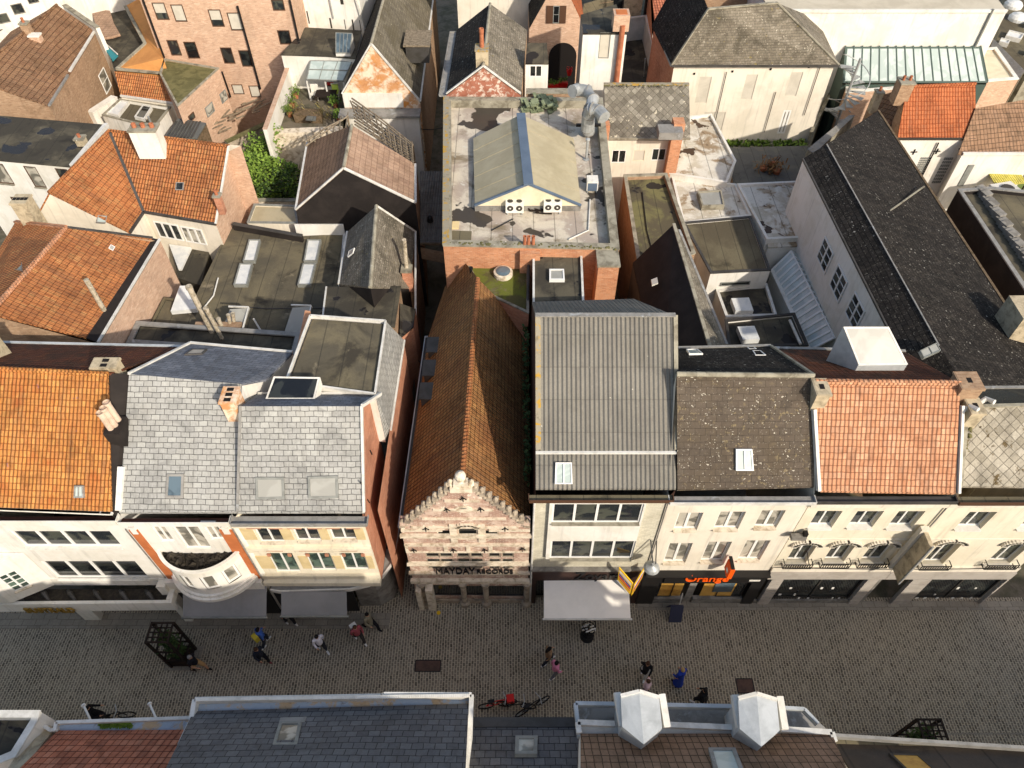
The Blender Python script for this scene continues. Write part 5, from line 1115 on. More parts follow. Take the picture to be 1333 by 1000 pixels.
z = 4.7; r = flatblock('twin_rooflight_box', 'low brown flat roof with two rooflights between white walls', [P(133, 150, z), P(201, 167, z), P(223, 139, z), P(157, 128, z)], z, 'white', 'felt_brown', .25, .15, 'conc')
for c in ([(140, 150), (155, 153), (169, 135), (156, 133)], [(176, 155), (189, 158), (199, 142), (187, 139)]): skylight(r, [P(x, y, 4.5) for x, y in c], fr='white_metal', pane='glass_dark' if c[0][0] == 176 else 'dome', h=.2, fw=.1)
pipe(r, [P(198, 164, 4.6), P(193, 152, 5.4)], .08, 'galv')
fwall('white_yard_wall', 'thick white rendered yard wall below the brown pantile house', [P(120, 147, 4.6), P(152, 126, 4.6)], 4.6, 0, 'white', .5, 'white')
# ---- pink brick apartment block
Ya = 55.5; z = 13; a = PY(207, 62, Ya); b = PY(392, 112, Ya)
zl = Ya; A0 = Vector((PY(210, 75, Ya).x, Ya, 13.5)); B0 = Vector((PY(386, 29, Ya).x, Ya, 13.5))
ws = [W((205, 25), (213, 4)), W((229, 27.5), (236.6, 6.5)), W((277, 34), (286, 13)), W((301.6, 39), (310.7, 17)), W((223.6, 71.5), (230, 52.8), pane='glass'), W((245.7, 75.4), (253.5, 55), pane='glass_dark'), W((292.5, 82), (300.3, 62.4), pane='glass_dark'), W((316, 86), (323.7, 66), pane='glass_dark'), W((304.7, 122), (314.6, 110.5)), W((327.6, 126), (336, 112)), W((356, 13), (368, 0)), W((365, 57), (376, 40), pane='glass_dark')]
for w_ in ws: w_.update(leaves=1, frame='frame_brown', fw=.07); w_.setdefault('pane', 'glass'); 
for i in (0, 2): ws[i]['blind'] = .6
for i in (1, 3, 8, 9): ws[i]['blind'] = .92
r = root_of('pink_brick_apartment_block', 'large pink brick apartment block with half-lowered shutters and black downpipes', [A0, B0, B0+Vector((0, 12, 0)), A0+Vector((0, 12, 0))], 'apartment block')
walls(r, [A0, B0, B0+Vector((0, 14, 0)), A0+Vector((0, 14, 0))], 'brick_pink', 0, {0: ws}); roof(r, [A0, B0, B0+Vector((0, 14, 0)), A0+Vector((0, 14, 0))], 'felt_dark')
for x0, y0, x1, y1 in ((186, 0, 213, 75), (309, 8, 338, 116), (377, 0, 393, 60)):
    p, q = PY(x0, y0, Ya-.12), PY(x1, y1, Ya-.12); q.x = p.x; pipe(r, [p, q], .08, 'iron', 'downpipe', 8)
z = 6.6; f = [P(231, 139, z), P(285, 89, z), P(213, 76, z), P(207, 84, z)]; f = [P(231, 139, z), P(285, 89, z), P(214, 77, z), P(208, 96, z)]
ext = flatblock('mossy_brick_extension', 'brick extension with a moss-covered triangular flat roof beneath the apartment block', f, z, 'brick_pink', 'felt_green', .05, .12, 'conc', wins={0: [W((270, 152), (275, 133), leaves=1, frame='frame_grey', pane='glass_curtain', proud=True), W((289, 134), (292, 117), leaves=1, frame='frame_grey', pane='glass_curtain', proud=True), W((247, 158), (251, 146), leaves=1, frame='frame_brown', proud=True)]})
pipe(ext, [P(289, 94, 6.4), P(300, 126, 3.5)], .07, 'iron', 'downpipe', 8)
# timber and ivy littered yard between block and garden
z = 2.2; yd = empty('timber_yard_clutter', P(310, 140, 2), 'stack of greyed planks and lattice panels in the yard under the apartment block', 'timber stack')
for k in range(26):
    x = random.uniform(268, 345); y = 176 - (x-268)*.62 + random.uniform(-13, 9); a = P(x, y, 2.6+random.random()); an = random.uniform(.5, .9); L = random.uniform(.6, 1.6)
    m_ = MB(); m_.bar(a, a+Vector((math.cos(an)*L, math.sin(an)*L, random.uniform(-.1, .3))), .14, .05); m_.build('plank', M['wood_grey'], yd)
mb = MB(); mb.prism([P(262, 190, 0), P(290, 196, 0), P(352, 136, 0), P(318, 124, 0)], 2.4); mb.build('timber_deck', M['wood'], yd)
r = bld('slatted_shelter', 'small grey slatted shelter roof behind the ridge of the L-shaped orange house', [(214, 178, 5), (256, 180, 5), (268, 160, 5.3), (232, 154, 5.3)], 'wood', [([(214, 178, 5), (256, 180, 5), (268, 160, 5.3), (232, 154, 5.3)], 'felt_grey')], 0, cat='shelter')
mb = MB()
for k in range(8): a = P(217+k*4.6, 179, 5.08); b = P(230+k*4.4, 158, 5.3); mb.bar(a, b, .12, .05)
mb.build('roof_slats', M['lead_dark'], r)
# ---- white buildings at the top, court, canopy
Yw = 58.5; A0 = Vector((PY(388, 30, Yw).x, Yw, 14)); B0 = Vector((PY(474, 40, Yw).x, Yw, 14))
ws = [W((403, 30), (399, 15)), W((431, 36), (430, 24)), W((450, 37), (448, 26), leaves=1), W((461, 38.5), (458, 26)), W((470, 39), (468, 27)), W((447, 5), (442, -6), leaves=2)]
for w_ in ws: w_.update(frame='white' if 0 else 'frame_dark', pane='glass_dark', fw=.05); w_.setdefault('leaves', 1)
r = bld('white_windowed_townhouse', 'bright white town house with small dark windows at the top of the picture', [A0, B0, B0+Vector((1, 15, 0)), A0+Vector((0, 15, 0))], 'white', [([A0, B0, B0+Vector((1, 15, 0)), A0+Vector((0, 15, 0))], 'felt_dark')], 0, {0: ws})
pipe(r, [PY(428, -4, Yw-.1), PY(434, 24, Yw-.1)], .06, 'galv', 'downpipe', 6); pipe(r, [PY(462, -4, Yw-.1), PY(474, 38, Yw-.1)], .08, 'white_metal', 'downpipe', 6)
z = 8.0; f = [P(366, 71, z), P(426, 73, z), P(462, 76, z), P(470, 40, z), P(398, 36, z)]
r = flatblock('black_felt_white_annex', 'white annex with a rumpled black felt roof and glazed lantern behind the courtyard', f, z, 'white', 'felt_dark', 0)
q = [P(437, 70, 8.2), P(456, 70, 8.2), P(459, 44, 9.0), P(437, 43, 9.0)]; mb = MB(); mb.prism([p-Z_*(p.z-7.9) for p in q], 0, top=q); mb.build('lantern', M['white'], r); skylight(r, [p+Z_*.02 for p in q], fr='frame_grey', pane='glass_blue', h=.05, fw=.06, bars=3, name='lantern_glazing')
# long white court wall
z = 7.0; fwall('white_court_wall', 'long white garden wall with pink coping running down the left of the planted courtyard', [P(347, 168, z), P(376, 88, z)], z, 0, 'white', .25, 'brick_pink')
ct = empty('courtyard_terrace', P(410, 150, 5), 'brown planted courtyard terrace with low stone border and raised bed', 'terrace'); mb = MB(); f = [P(352, 172, 5.4), P(446, 168, 5.4), P(450, 112, 5.4), P(375, 112, 5.4)]; mb.prism([p-Z_*5.4 for p in f], 5.4); mb.build('paving', M['earth'], ct)
mb = MB(); mb.prism([q_-Z_*6.0 for q_ in (P(352, 174, 6.0), P(446, 170, 6.0), P(446, 164, 6.0), P(355, 168, 6.0))], 6.0); mb.build('front_wall', M['stone'], ct)
mb = MB(); mb.prism([P(384, 160, 5.42), P(420, 161, 5.42), P(421, 152, 5.42), P(387, 151, 5.42)], .6); mb.build('raised_bed', M['wood'], ct); mb = MB(); mb.prism([P(398, 157, 6.05), P(411, 158, 6.05), P(412, 153, 6.05), P(400, 152, 6.05)], .08); mb.build('bed_cover', M['felt_grey'], ct)
r = empty('glass_veranda', P(428, 95, 5.4), 'sloping grey glass veranda roof over the courtyard table', 'veranda'); f = [P(399, 104, 7.0), P(447, 106, 7.0), P(459, 80, 7.7), P(404, 79, 7.7)]; skylight(r, f, fr='frame_grey', pane='glass_pale', h=.05, fw=.07, bars=2, name='glass_roof')
mb = MB(); mb.bar(f[0].lerp(f[3], .5)+Z_*.06, f[1].lerp(f[2], .5)+Z_*.06, .06); mb.build('cross_bar', M['frame_grey'], r)
for k, q in enumerate((f[0], f[1], f[0].lerp(f[1], .5))): mb = MB(); mb.bar(q-Z_*.1, Vector((q.x, q.y, 5.4)), .1); mb.build('post', M['white_metal'], r)
# table, chairs and cushions under the veranda
tb = empty('garden_table', P(424, 122, 5.4), 'dark brown garden table under the edge of the glass veranda', 'table'); q = P(424, 122, 6.15); mb = MB(); mb.obox(q, (.75, 0, 0), (0, .5, 0), (0, 0, .03)); mb.build('table_top', M['wood_dark'], tb)
for sx in (-.65, .65):
    for sy in (-.4, .4): mb = MB(); mb.bar(q+Vector((sx, sy, 0)), q+Vector((sx, sy, -.75)), .06); mb.build('leg', M['wood_dark'], tb)
def chair(px, py, lab, mat, cush=None):
    q = P(px, py+4, 5.4); c = empty('garden_chair', q, lab, 'chair', 'chairs in the courtyard'); mb = MB(); mb.obox(q+Z_*.45, (.28, 0, 0), (0, .28, 0), (0, 0, .03)); mb.build('seat', M[mat], c)
    mb = MB(); mb.obox(q+Vector((0, .27, .75)), (.28, 0, 0), (0, .03, 0), (0, 0, .28)); mb.build('backrest', M[mat], c)
    for sx in (-.24, .24):
        for sy in (-.24, .24): mb = MB(); mb.bar(q+Vector((sx, sy, .44)), q+Vector((sx, sy, 0)), .04); mb.build('leg', M[mat], c)
    if cush: mb = MB(); mb.obox(q+Vector((0, 0, .54)), (.25, 0, 0), (0, .24, 0), (0, 0, .06)); mb.obox(q+Vector((0, .2, .78)), (.24, 0, 0), (0, .05, 0), (0, 0, .2)); mb.build('cushion', M[cush], c)
M['lime'] = plain('lime_cushion', g('b8cc5c'), grain=.1)
chair(411, 125, 'white garden chair in the open courtyard, left of the brown table', 'white'); chair(438, 124, 'garden chair with a lime green cushion at the brown courtyard table', 'white', 'lime'); chair(432, 113, 'garden chair with a red cushion behind the brown courtyard table', 'frame_dark', 'red')
# garden wall behind the trees
fwall('ivied_garden_wall', 'pale old garden wall streaked with bare ivy behind the green bushes', [P(296, 186, 4.4), P(352, 160, 4.4)], 4.4, 0, 'stone_dark', .4, 'felt_green'); fwall('buff_garden_wall', 'buff brick garden wall running below the green bushes', [P(322, 262, 3.6), P(388, 262, 3.6)], 3.6, 0, 'stone', .3)
z = 6.2; r = flatblock('twin_panel_lean_to', 'pale lean-to with two long panels between pink wall and black gabled hall', [P(322, 290, z), P(388, 291, z), P(384, 268, z), P(331, 266, z)], z, 'cream2', 'poly', .08, .1, 'frame_grey')

al = bld('alley_cover_roof', 'grey corrugated cover bridging the dark alley left of the puddled roof', [P(547, 320, 5.6), P(577, 326, 5.6), P(577, 223, 5.6), P(547, 223, 5.6)], 'brick_brown', [([P(547, 318, 5.6), P(577, 318, 5.6), P(577, 223, 5.6), P(547, 223, 5.6)], 'grey_corr')], 4.6, cat='roof') if M.setdefault('grey_corr', tiled('grey_corrugated_sheet', [g('6c6862'), g('76726b')], .16, 1.2, 0, joint=g('4a4640'), jh=.03, style='corr', bd=.04, bs=.6, wob=0, dirt=(g('4c463e'), 1, .5, .7, .5))) else 0
trim(al, [P(547, 318, 5.7), P(577, 318, 5.7)], 'wood', .12, .12, 'eaves_board'); q = P(560, 288, 5.7); mb = MB(); mb.disc_stack(q, [(.2, 0), (.16, .3), (.05, .4)], 10); mb.build('roof_vent', M['iron'], al)
# ---- large flat roofed building with glazed monitor
Yp = 29.0; z = 10.2
SW, SE, NE, NW = P(577, 320, z), P(806, 325, z), P(784, 128, z), P(578, 127, z)
r = root_of('monitor_roof_building', 'big flat-roofed brick building with a puddled pale roof and beige glazed monitor in the middle', [SW, SE, NE, NW], 'building')
flatblock('', '', [SW, SE, NE, NW], z, 'brick_orange', 'felt_patch', .45, .42, 'conc', root=r, inner='conc')
mb = MB(); a, b = NW+Vector((-.04, 0, .06)), SW+Vector((-.04, 0, .06)); mb.prism([b, b+Vector((.34, 0, 0)), a+Vector((.34, 0, 0)), a], .03); mb.build('lichen_coping', M['conc_lichen'], r)
t0, t1 = P(777, 327, z-.05), P(805, 327, z-.05); mb = MB(); y1 = SE.y-.001; mb.prism([Vector((t0.x, t0.y-1.1, 0)), Vector((t1.x-.05, t0.y-1.1, 0)), Vector((t1.x-.05, y1, 0)), Vector((t0.x, y1, 0))], z-.12); tw = mb.build('brick_tower', M['brick_orange'], r)
mb = MB(); mb.box((t0.x-.05, t0.y-1.15, z-.12), (t1.x, y1, z+.0)); mb.build('tower_cap', M['conc'], tw)
mz = z-.45; ez = mz+.35; rz = mz+2.0
fl, fr_, rl_, rr_ = P(618, 268, ez), P(756, 265, ez), P(616, 179, ez), P(747, 181, ez); fr_.y = fl.y; rl_.y = rr_.y = (rl_.y+rr_.y)/2
rf_ = PY(688, 240, fl.y); rbk = P(678, 149, rf_.z); 
mo = MB(); mo.poly([fl, fr_, rf_]); mo.build('monitor_gable', M['poly_end'], r); mo = MB(); mo.poly([rr_, rl_, rbk]); mo.build('monitor_gable', M['poly_end'], r)
mb = MB(); mb.poly([fl, rf_, rbk, rl_]); mb.poly([rf_, fr_, rr_, rbk]); mo2 = mb.build('glazed_monitor', M['poly'], r)
mb = MB(); mb.prism([Vector((p.x, p.y, mz)) for p in (fl, fr_, rr_, rl_)], 0, top=[p-Z_*.01 for p in (fl, fr_, rr_, rl_)]); mb.build('monitor_kerb', M['stone_grey'], mo2)
mb = MB()
for k in range(1, 5):
    for a, b, c, d in ((fl, rl_, rf_, rbk), (fr_, rr_, rf_, rbk)): mb.bar(a.lerp(b, k/5)+Z_*.01, c.lerp(d, k/5)+Z_*.01, .03, .02)
mb.build('glazing_bar', M['poly'], mo2)
mb = MB(); mb.bar(rf_+Z_*.05+Vector((0, -.1, 0)), rbk+Z_*.05, .5, .1); mb.build('ridge_flashing', M['blue_metal'], mo2); trim(mo2 if 0 else r, [fl, rf_, fr_], 'blue_metal', .12, .1, 'gable_flashing', .03)
for k, (x, y) in enumerate(((613, 290), (697, 296), (736, 306))): q = P(x, y, mz)
for x in (683, 688, 694): q = P(x, 318, z+.05); m_ = MB(); m_.disc_stack(q, [(.09, 0), (.08, .45), (.1, .5), (.07, .5), (.06, .4)], 10); m_.build('flue_pot', M['terracotta'], r)
mb = MB(); q = P(690, 326, z); mb.box((q.x-.5, q.y-.1, 0), (q.x+.5, SW.y-.02, z-.15)); mb.build('brick_flue', M['brick_orange'], r)
# rooftop plant: each unit is its own thing
def acunit(px, py, lab, w=.95, d=.4, h=.62, fans=2, mat='white'):
    q = P(px, py, mz); c = empty('air_conditioner', q, lab, 'air conditioner', 'air conditioners on the flat roofs'); m_ = MB(); m_.obox(q+Z_*(h/2+.12), (w/2, 0, 0), (0, d/2, 0), (0, 0, h/2)); m_.build('casing', M[mat], c)
    for k in range(fans):
        x = w*((k+.5)/fans-.5); m_ = MB(); ctr = q+Vector((x, -d/2-.012, h/2+.12)); m_.poly([ctr+Vector((math.cos(t)*.17, 0, math.sin(t)*.17)) for t in [i*math.pi/8 for i in range(16)]]); m_.poly([ctr+Vector((math.cos(t)*.05, -.01, math.sin(t)*.05)) for t in [i*math.pi/4 for i in range(8)]], 1)
        m_.build('fan_grille', [M['frame_dark'], M['white']], c)
        m_ = MB(); ctr = q+Vector((x, 0, h+.125)); m_.disc_stack(ctr, [(.15, 0), (.15, .012)], 14); m_.build('top_vent', M['frame_dark'], c)
    for s in (-1, 1): m_ = MB(); m_.obox(q+Vector((s*w*.4, 0, .06)), (.03, 0, 0), (0, d/2, 0), (0, 0, .06)); m_.build('foot', M['galv'], c)
    return c
acunit(670, 277, 'left white air conditioner below the beige monitor gable'); acunit(719, 276, 'right white air conditioner below the beige monitor gable')
c = acunit(770, 247, 'white cube-shaped vent unit with a blue front on the right of the puddled roof', .6, .6, .6, 0); q = P(770, 247, mz); m_ = MB(); m_.obox(q+Vector((0, -.31, .38)), (.25, 0, 0), (0, .01, 0), (0, 0, .24)); m_.build('blue_front', M['blue_metal'], c)
dt = empty('ventilation_duct', P(765, 165, mz), 'pair of bent galvanised ventilation ducts rising at the corner of the puddled roof', 'duct')
for pts, r_ in (([(766, 172, 10.0), (766, 150, 11.2), (768, 142, 11.9), (772, 130, 12.0), (765, 119, 12.0), (752, 117, 12.0), (745, 119, 12.1)], .36), ([(764, 168, 10.6), (766, 150, 11.6), (770, 142, 12.1), (779, 144, 12.1), (787, 153, 12.0)], .36)):
    ps = T(pts); m_ = MB(); m_.tube(ps, r_, 14); m_.build('duct', M['galv'], dt)
    for p, n_ in zip(ps[:-1], ps[1:]): m_ = MB(); m_.tube([p-(n_-p).normalized()*.03, p+(n_-p).normalized()*.03], r_*1.08, 14); m_.build('duct_joint', M['lead'], dt)
m_ = MB(); m_.bar(P(750, 163, 10.3), P(782, 163, 10.3), .15); m_.build('support', M['iron'], dt)
sp = empty('small_flue', P(763, 207, mz), 'thin galvanised flue with two round collars standing on the puddled roof', 'flue'); m_ = MB(); m_.tube([P(763, 208, mz), P(763, 208, mz)+Z_*1.3], .07, 10); m_.build('pipe', M['galv'], sp); m_ = MB(); m_.disc_stack(P(763, 208, mz)+Z_*1.25, [(.13, 0), (.13, .08), (.05, .12)], 12); m_.disc_stack(P(763, 208, mz), [(.18, 0), (.18, .04), (.08, .06)], 12); m_.build('collar', M['galv'], sp)
tp = MB(); q = P(702, 142, mz)
for k in range(60): a = q+Vector((random.uniform(-1, 1), random.uniform(-.5, .5), random.uniform(0, .7))); tp.obox(a, (random.uniform(.08, .25), .05, 0), (-.05, .15, .05), (0, -.03, .06))
tag(tp.build('tarpaulin_bundle', M['fabric_green']), 'crumpled grey-green tarpaulin heap on the rear edge of the puddled roof', 'tarpaulin')
pk = MB(); q = P(695, 275, mz)
for k in range(14): a = q+Vector((random.uniform(-.6, .6), random.uniform(-.3, .3), random.uniform(.03, .15))); pk.bar(a, a+Vector((random.uniform(-.5, .5), random.uniform(-.2, .2), .05)), .06)
tag(pk.build('broken_battens', M['wood_dark']), 'scatter of dark broken battens between the two white air conditioners', 'scrap wood')
# ---- mossy flat roof with round rooflight
z = 8.9; f = [P(611, 440, z), P(688, 440, z), P(688, 339, z), P(606, 340, z)]; f[0] = Vector((-1.2, f[3].y-2.6, z)); f = [Vector((-1.55, 26.9, z)), P(688, 408, z), P(688, 339, z), P(606, 340, z)]
r = flatblock('mossy_flat_roof', 'mossy flat roof with a round rooflight at the foot of the steep ochre tiled roof', f, z, 'brick_red', 'felt_moss', .12, .1, 'conc')
m_ = MB(); q = P(655, 358, z-.1); m_.disc_stack(q, [(.48, 0), (.48, .22), (.38, .25)], 28); o = m_.build('round_rooflight', M['stone'], r); m_ = MB(); m_.disc_stack(q+Z_*.2, [(.36, 0), (.36, .08), (.2, .13)], 28); m_.build('pane', M['glass_blue'], o)
m_ = MB(); q = P(614, 366, z-.1); m_.disc_stack(q, [(.2, 0), (.2, .06), (.07, .08), (.07, .8), (.1, .82), (.1, .9)], 14); m_.build('vent_pipe', M['iron'], r); m_ = MB(); m_.disc_stack(q, [(.26, 0), (.24, .1)], 14); m_.build('vent_collar', M['white'], r)
# narrow brick stack and gutters by the corrugated house
z = 9.7; f = [P(694, 396, z), P(760, 397, z), P(757, 325, z), P(694, 325, z)]
r = flatblock('square_rooflight_roof', 'small felt roof with one square white rooflight, directly behind the corrugated roof', f, z, 'brick_orange', 'felt_dark', .08, .08, 'white_metal')
skylight(r, [P(715, 367, z-.05), P(735, 367, z-.05), P(734, 353, z-.05), P(715, 353, z-.05)], h=.15, fw=.08)
pipe(r, [P(687, 402, 8.8), P(688, 345, 9.3), P(683, 342, 9.3)], .08, 'lead_dark', 'downpipe', 8)
vine = MB()
for k in range(260):
    t = random.random(); a = Vector((.62+random.uniform(-.1, .16), 16.5+t*9, 8.9-t*.3-random.random()*1.6)); s = .09
    d1 = Vector((random.uniform(-1, 1), random.uniform(-1, 1), random.uniform(-1, 1))).normalized()*s; d2 = d1.cross(Vector((.3, .5, 1))).normalized()*s*.7; vine.poly([a-d1-d2, a+d1-d2, a+d1+d2, a-d1+d2])
tag(vine.build('climbing_ivy', M['leaf_dark']), 'dark ivy climbing the narrow gap beside the corrugated roof', 'ivy')
# ---- north alley house (speckled) with chimney
Yn = 43.4; ap = PY(629, 86, Yn); wL = PY(581, 122, Yn); wR = PY(678, 122, Yn); wR.z = wL.z; rr = P(636, -20, ap.z); wl2 = P(598, -20, wL.z); er2 = P(692, -20, wR.z); wl2 = P(596, 24, wL.z); er2 = P(686, 30, wR.z); rr = P(640, -40, ap.z); 
r = bld('speckled_roof_alley_house', 'house with a flaking red gable, stubby buff chimney and one black, one grey roof slope', [wL, ap, wR, Vector((er2.x, 52, wR.z)), Vector((rr.x, 52, ap.z)), Vector((wl2.x, 52, wL.z))], ['brick_oldred', 'brick_brown'],
  [([wL, ap, Vector((rr.x, 52, ap.z)), Vector((wl2.x, 52, wL.z))], 'slate_black'), ([ap, wR, Vector((er2.x, 52, wR.z)), Vector((rr.x, 52, ap.z))], 'slate_old')], 0, mats={2: 1, 3: 1, 4: 1, 5: 1})  # west slope takes black slates to paint its lack of sun
trim(r, [wL, ap, wR], 'white_metal', .14, .08, 'verge_trim'); ridge(r, ap, Vector((rr.x, 52, ap.z)), 'conc', .1); chimney(r, (628, 84, ap.z-.3), .75, .8, 1.0, 'chim', 'conc_lichen', pots=1, poth=1.1, potr=.13)
gutter(r, Vector((wl2.x, 52, wL.z-.1)), wL-Z_*.1, 'lead', .45, inner='lead', d=.1)
# pale block above it, left of pink house
r = bld('pale_rendered_block', 'plain pale rendered block behind the speckled roof at the top edge', [Vector((-4.3, 60, 12.5)), Vector((3.0, 60, 12.5)), Vector((3, 70, 12.5)), Vector((-4.3, 70, 12.5))], 'cream2', [([Vector((-4.3, 60, 12.5)), Vector((3.0, 60, 12.5)), Vector((3, 70, 12.5)), Vector((-4.3, 70, 12.5))], 'felt_grey')], 0)
# ---- pink brick house with brown shutters
Yk = 56; A0, B0 = PY(704, 55, Yk), PY(752, 52, Yk); a = Vector((PY(704, 55, Yk).x-.9, Yk, 8.6)); b = Vector((PY(752, 52, Yk).x+.5, Yk, 8.6)); ap = Vector(((a.x+b.x)/2, Yk, 12.4))
r = bld('pink_shuttered_house', 'pale pink brick gabled house with a brown shuttered window and dark arch below', [a, ap, b, b+Vector((0, 10, 0)), ap+Vector((0, 10, 0)), a+Vector((0, 10, 0))], 'brick_pink', [([a, ap, ap+Vector((0, 10, 0)), a+Vector((0, 10, 0))], 'slate_black'), ([ap, b, b+Vector((0, 10, 0)), ap+Vector((0, 10, 0))], 'tile_brightorange')], 0)
q = rect_on(a, b, (720, 29), (728, 8)); window(r, a, b, q, leaves=1, bars=1, frame='frame_grey', pane='glass_dark', proud=True)
mb = MB(); ribbon(mb, a, b, q[2], q[3], .07, 0, q[0]-.5, q[0]); mb.build('shutter', M['frame_brown'], r); mb = MB(); ribbon(mb, a, b, q[2], q[3], .07, 0, q[1], q[1]+.5); mb.build('shutter', M['frame_brown'], r)
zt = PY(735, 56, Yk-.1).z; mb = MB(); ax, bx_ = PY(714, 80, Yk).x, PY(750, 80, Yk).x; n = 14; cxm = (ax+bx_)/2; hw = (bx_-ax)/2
mb.poly([Vector((ax, Yk-.05, 0)), Vector((bx_, Yk-.05, 0))] + [Vector((cxm+hw*math.cos(math.pi*k/n), Yk-.05, zt-1.1+1.1*math.sin(math.pi*k/n))) for k in range(n+1)]); mb.build('arched_opening', M['soot_hollow'], r); chimney(r, (704, 50, 5.5), .5, .5, .7, 'brick_pink', 'conc_lichen', pots=1, poth=1.6, potr=.16, potmat='terracotta_pale')  # arch is a flat black face, its inner dark painted on
# small white hut with window
Yh2 = 46.2; a, b = PY(684, 82, Yh2), PY(714, 81, Yh2); b.z = a.z; bk = P(712, 56, a.z+.8), P(686, 56, a.z+.8)
r = bld('white_garden_hut', 'tiny white hut with a two-pane window beside the red flower troughs', [a, b, bk[0], bk[1]], 'white', [([a, b, bk[0], bk[1]], 'felt_dark')], 0, {0: [W((690, 99), (705, 86), leaves=2, pane='glass_dark')]}, cat='hut')
# garden strip with flower troughs
def trough(px, py, lab, col='red'):
    q = P(px, py, 6.6); c = empty('flower_trough', q, lab, 'planter', 'red flower troughs'); m_ = MB(); m_.prism([q+Vector((-.3, -.15, 0)), q+Vector((.3, -.15, 0)), q+Vector((.3, .15, 0)), q+Vector((-.3, .15, 0))], .4, top=[q+Vector((-.38, -.2, .4)), q+Vector((.38, -.2, .4)), q+Vector((.38, .2, .4)), q+Vector((-.38, .2, .4))]); m_.build('trough', M[col], c)
    m_ = MB()
    for k in range(70): a = q+Vector((random.uniform(-.34, .34), random.uniform(-.16, .16), random.uniform(.4, .75))); d1 = Vector((random.uniform(-1, 1), random.uniform(-1, 1), random.uniform(-1, 1))).normalized()*.07; d2 = d1.cross(Vector((.2, .5, 1))).normalized()*.04; m_.poly([a-d1-d2, a+d1-d2, a+d1+d2, a-d1+d2])
    m_.build('plants', M['leaf'], c); return c
gy = MB(); gy.box((P(715, 118, 6.5).x, 43.6, 0), (P(763, 118, 6.5).x, 46.5, 6.58)); tag(gy.build('raised_garden', M['felt_green']), 'dark mossy roof garden holding the red flower troughs', 'roof garden')
trough(720, 117, 'left of two red flower troughs, beside the tiny white hut'); trough(732, 114, 'right of two red flower troughs, set slightly back'); 
q = P(741, 98, 6.6); c = empty('red_flower_pot', q, 'single small red pot behind the pair of flower troughs', 'planter'); m_ = MB(); m_.disc_stack(q, [(.14, 0), (.22, .35), (.2, .38)], 12); m_.build('pot', M['red'], c); m_ = MB()
for k in range(40): a = q+Vector((random.uniform(-.2, .2), random.uniform(-.2, .2), random.uniform(.35, .6))); d1 = Vector((random.uniform(-1, 1), random.uniform(-1, 1), random.uniform(-1, 1))).normalized()*.06; d2 = d1.cross(Vector((.2, .5, 1))).normalized()*.04; m_.poly([a-d1-d2, a+d1-d2, a+d1+d2, a-d1+d2])
m_.build('plants', M['red'], c)
fwall('rear_parapet_wall', 'low grey mossy wall behind the puddled roof', [P(685, 124, 10.2), P(760, 124, 10.2)], 10.35, 0, 'brick_brown', .5, 'conc')
# ---- white rendered block with terracotta duct
Yd = 47.5; a, b = PY(759, 43, Yd), PY(817, 35, Yd); b.z = a.z; b.x -= .0
r = root_of('white_block_with_clay_duct', 'white rendered block with one blind window and a terracotta flue down its corner', [a, b, b+Vector((0, 4, 0)), a+Vector((0, 4, 0))], 'building')
lp = [a, b, Vector((b.x-.3, b.y+4.2, a.z)), Vector((a.x, a.y+2.6, a.z))]; walls(r, lp, ['white', 'lead'], 3.5, {0: [W((779, 75), (795, 43), leaves=1, frame='frame_grey', pane='blind')]}, mats={3: 1}); roof(r, lp, 'felt_dark')
q = Vector((b.x-.35, Yd-.22, a.z)); m_ = MB(); m_.tube([q+Z_*.6, q+Z_*.2, q-Z_*4.4], .18, 10); m_.build('clay_duct', M['terracotta'], r); m_ = MB(); m_.obox(q+Vector((-.1, .45, .7)), (.5, 0, 0), (0, .5, 0), (0, 0, .5)); m_.build('duct_box', M['brick_pink'], r); m_ = MB(); m_.obox(q+Vector((-.1, .45, 1.21)), (.35, 0, 0), (0, .35, 0), (0, 0, .01)); m_.build('duct_top', M['orange_paint'], r)
m_ = MB(); m_.box((a.x+.2, Yd-.35, 3.6), (b.x, Yd-.02, 4.2)); m_.build('lower_ledge', M['lead'], r)
# dark court right of it
r = flatblock('black_court_roof', 'black felt court roof with one thin post, enclosed by pale walls', [P(790, 108, 3.4), P(848, 108, 3.4), P(852, 38, 3.4), P(815, 42, 3.4)], 3.4, 'black_wall', 'felt_dark', 0)
pipe(r, [P(838, 100, 3.4), P(840, 76, 5.2)], .05, 'galv', 'post', 6)
fwall('pale_court_wall', 'pale blue-grey wall around the black felt court', [P(817, 24, 5.4), P(843, 21, 5.4)], 5.4, 0, 'zinc', .2, 'white'); fwall('pale_court_side_wall', 'sunlit pale side wall closing the black court on its right', [P(852, 58, 5.4), P(843, 21, 5.4)], 5.4, 0, 'zinc', .2, 'white')
r = bld('brown_glazed_building', 'beige building with tall dark windows cut off by the top edge', [Vector((P(798, 20, 7).x, 66, 12)), Vector((P(846, 20, 7).x, 66, 12)), Vector((P(846, 20, 7).x, 74, 12)), Vector((P(798, 20, 7).x, 74, 12))], 'chim', [], 0); A0, B0 = Vector((P(798, 20, 7).x, 66, 0)), Vector((P(846, 20, 7).x, 66, 0))
for x0, x1 in ((.3, 1.4), (3.2, 4.6)): window(r, A0, B0, (x0, x1, 3, 8), leaves=1, frame='frame_dark', pane='glass_dark', proud=True, fw=.1)
r = bld('dark_garage_roof', 'low dark roof between the pink shuttered house and the white block', [P(757, 27, 6), P(800, 22, 6), P(798, 0, 6.5), P(760, 5, 6.5)], 'brick_brown', [([P(757, 27, 6), P(800, 22, 6), P(798, -6, 6.5), P(760, 5, 6.5)], 'felt_brown')], 0)
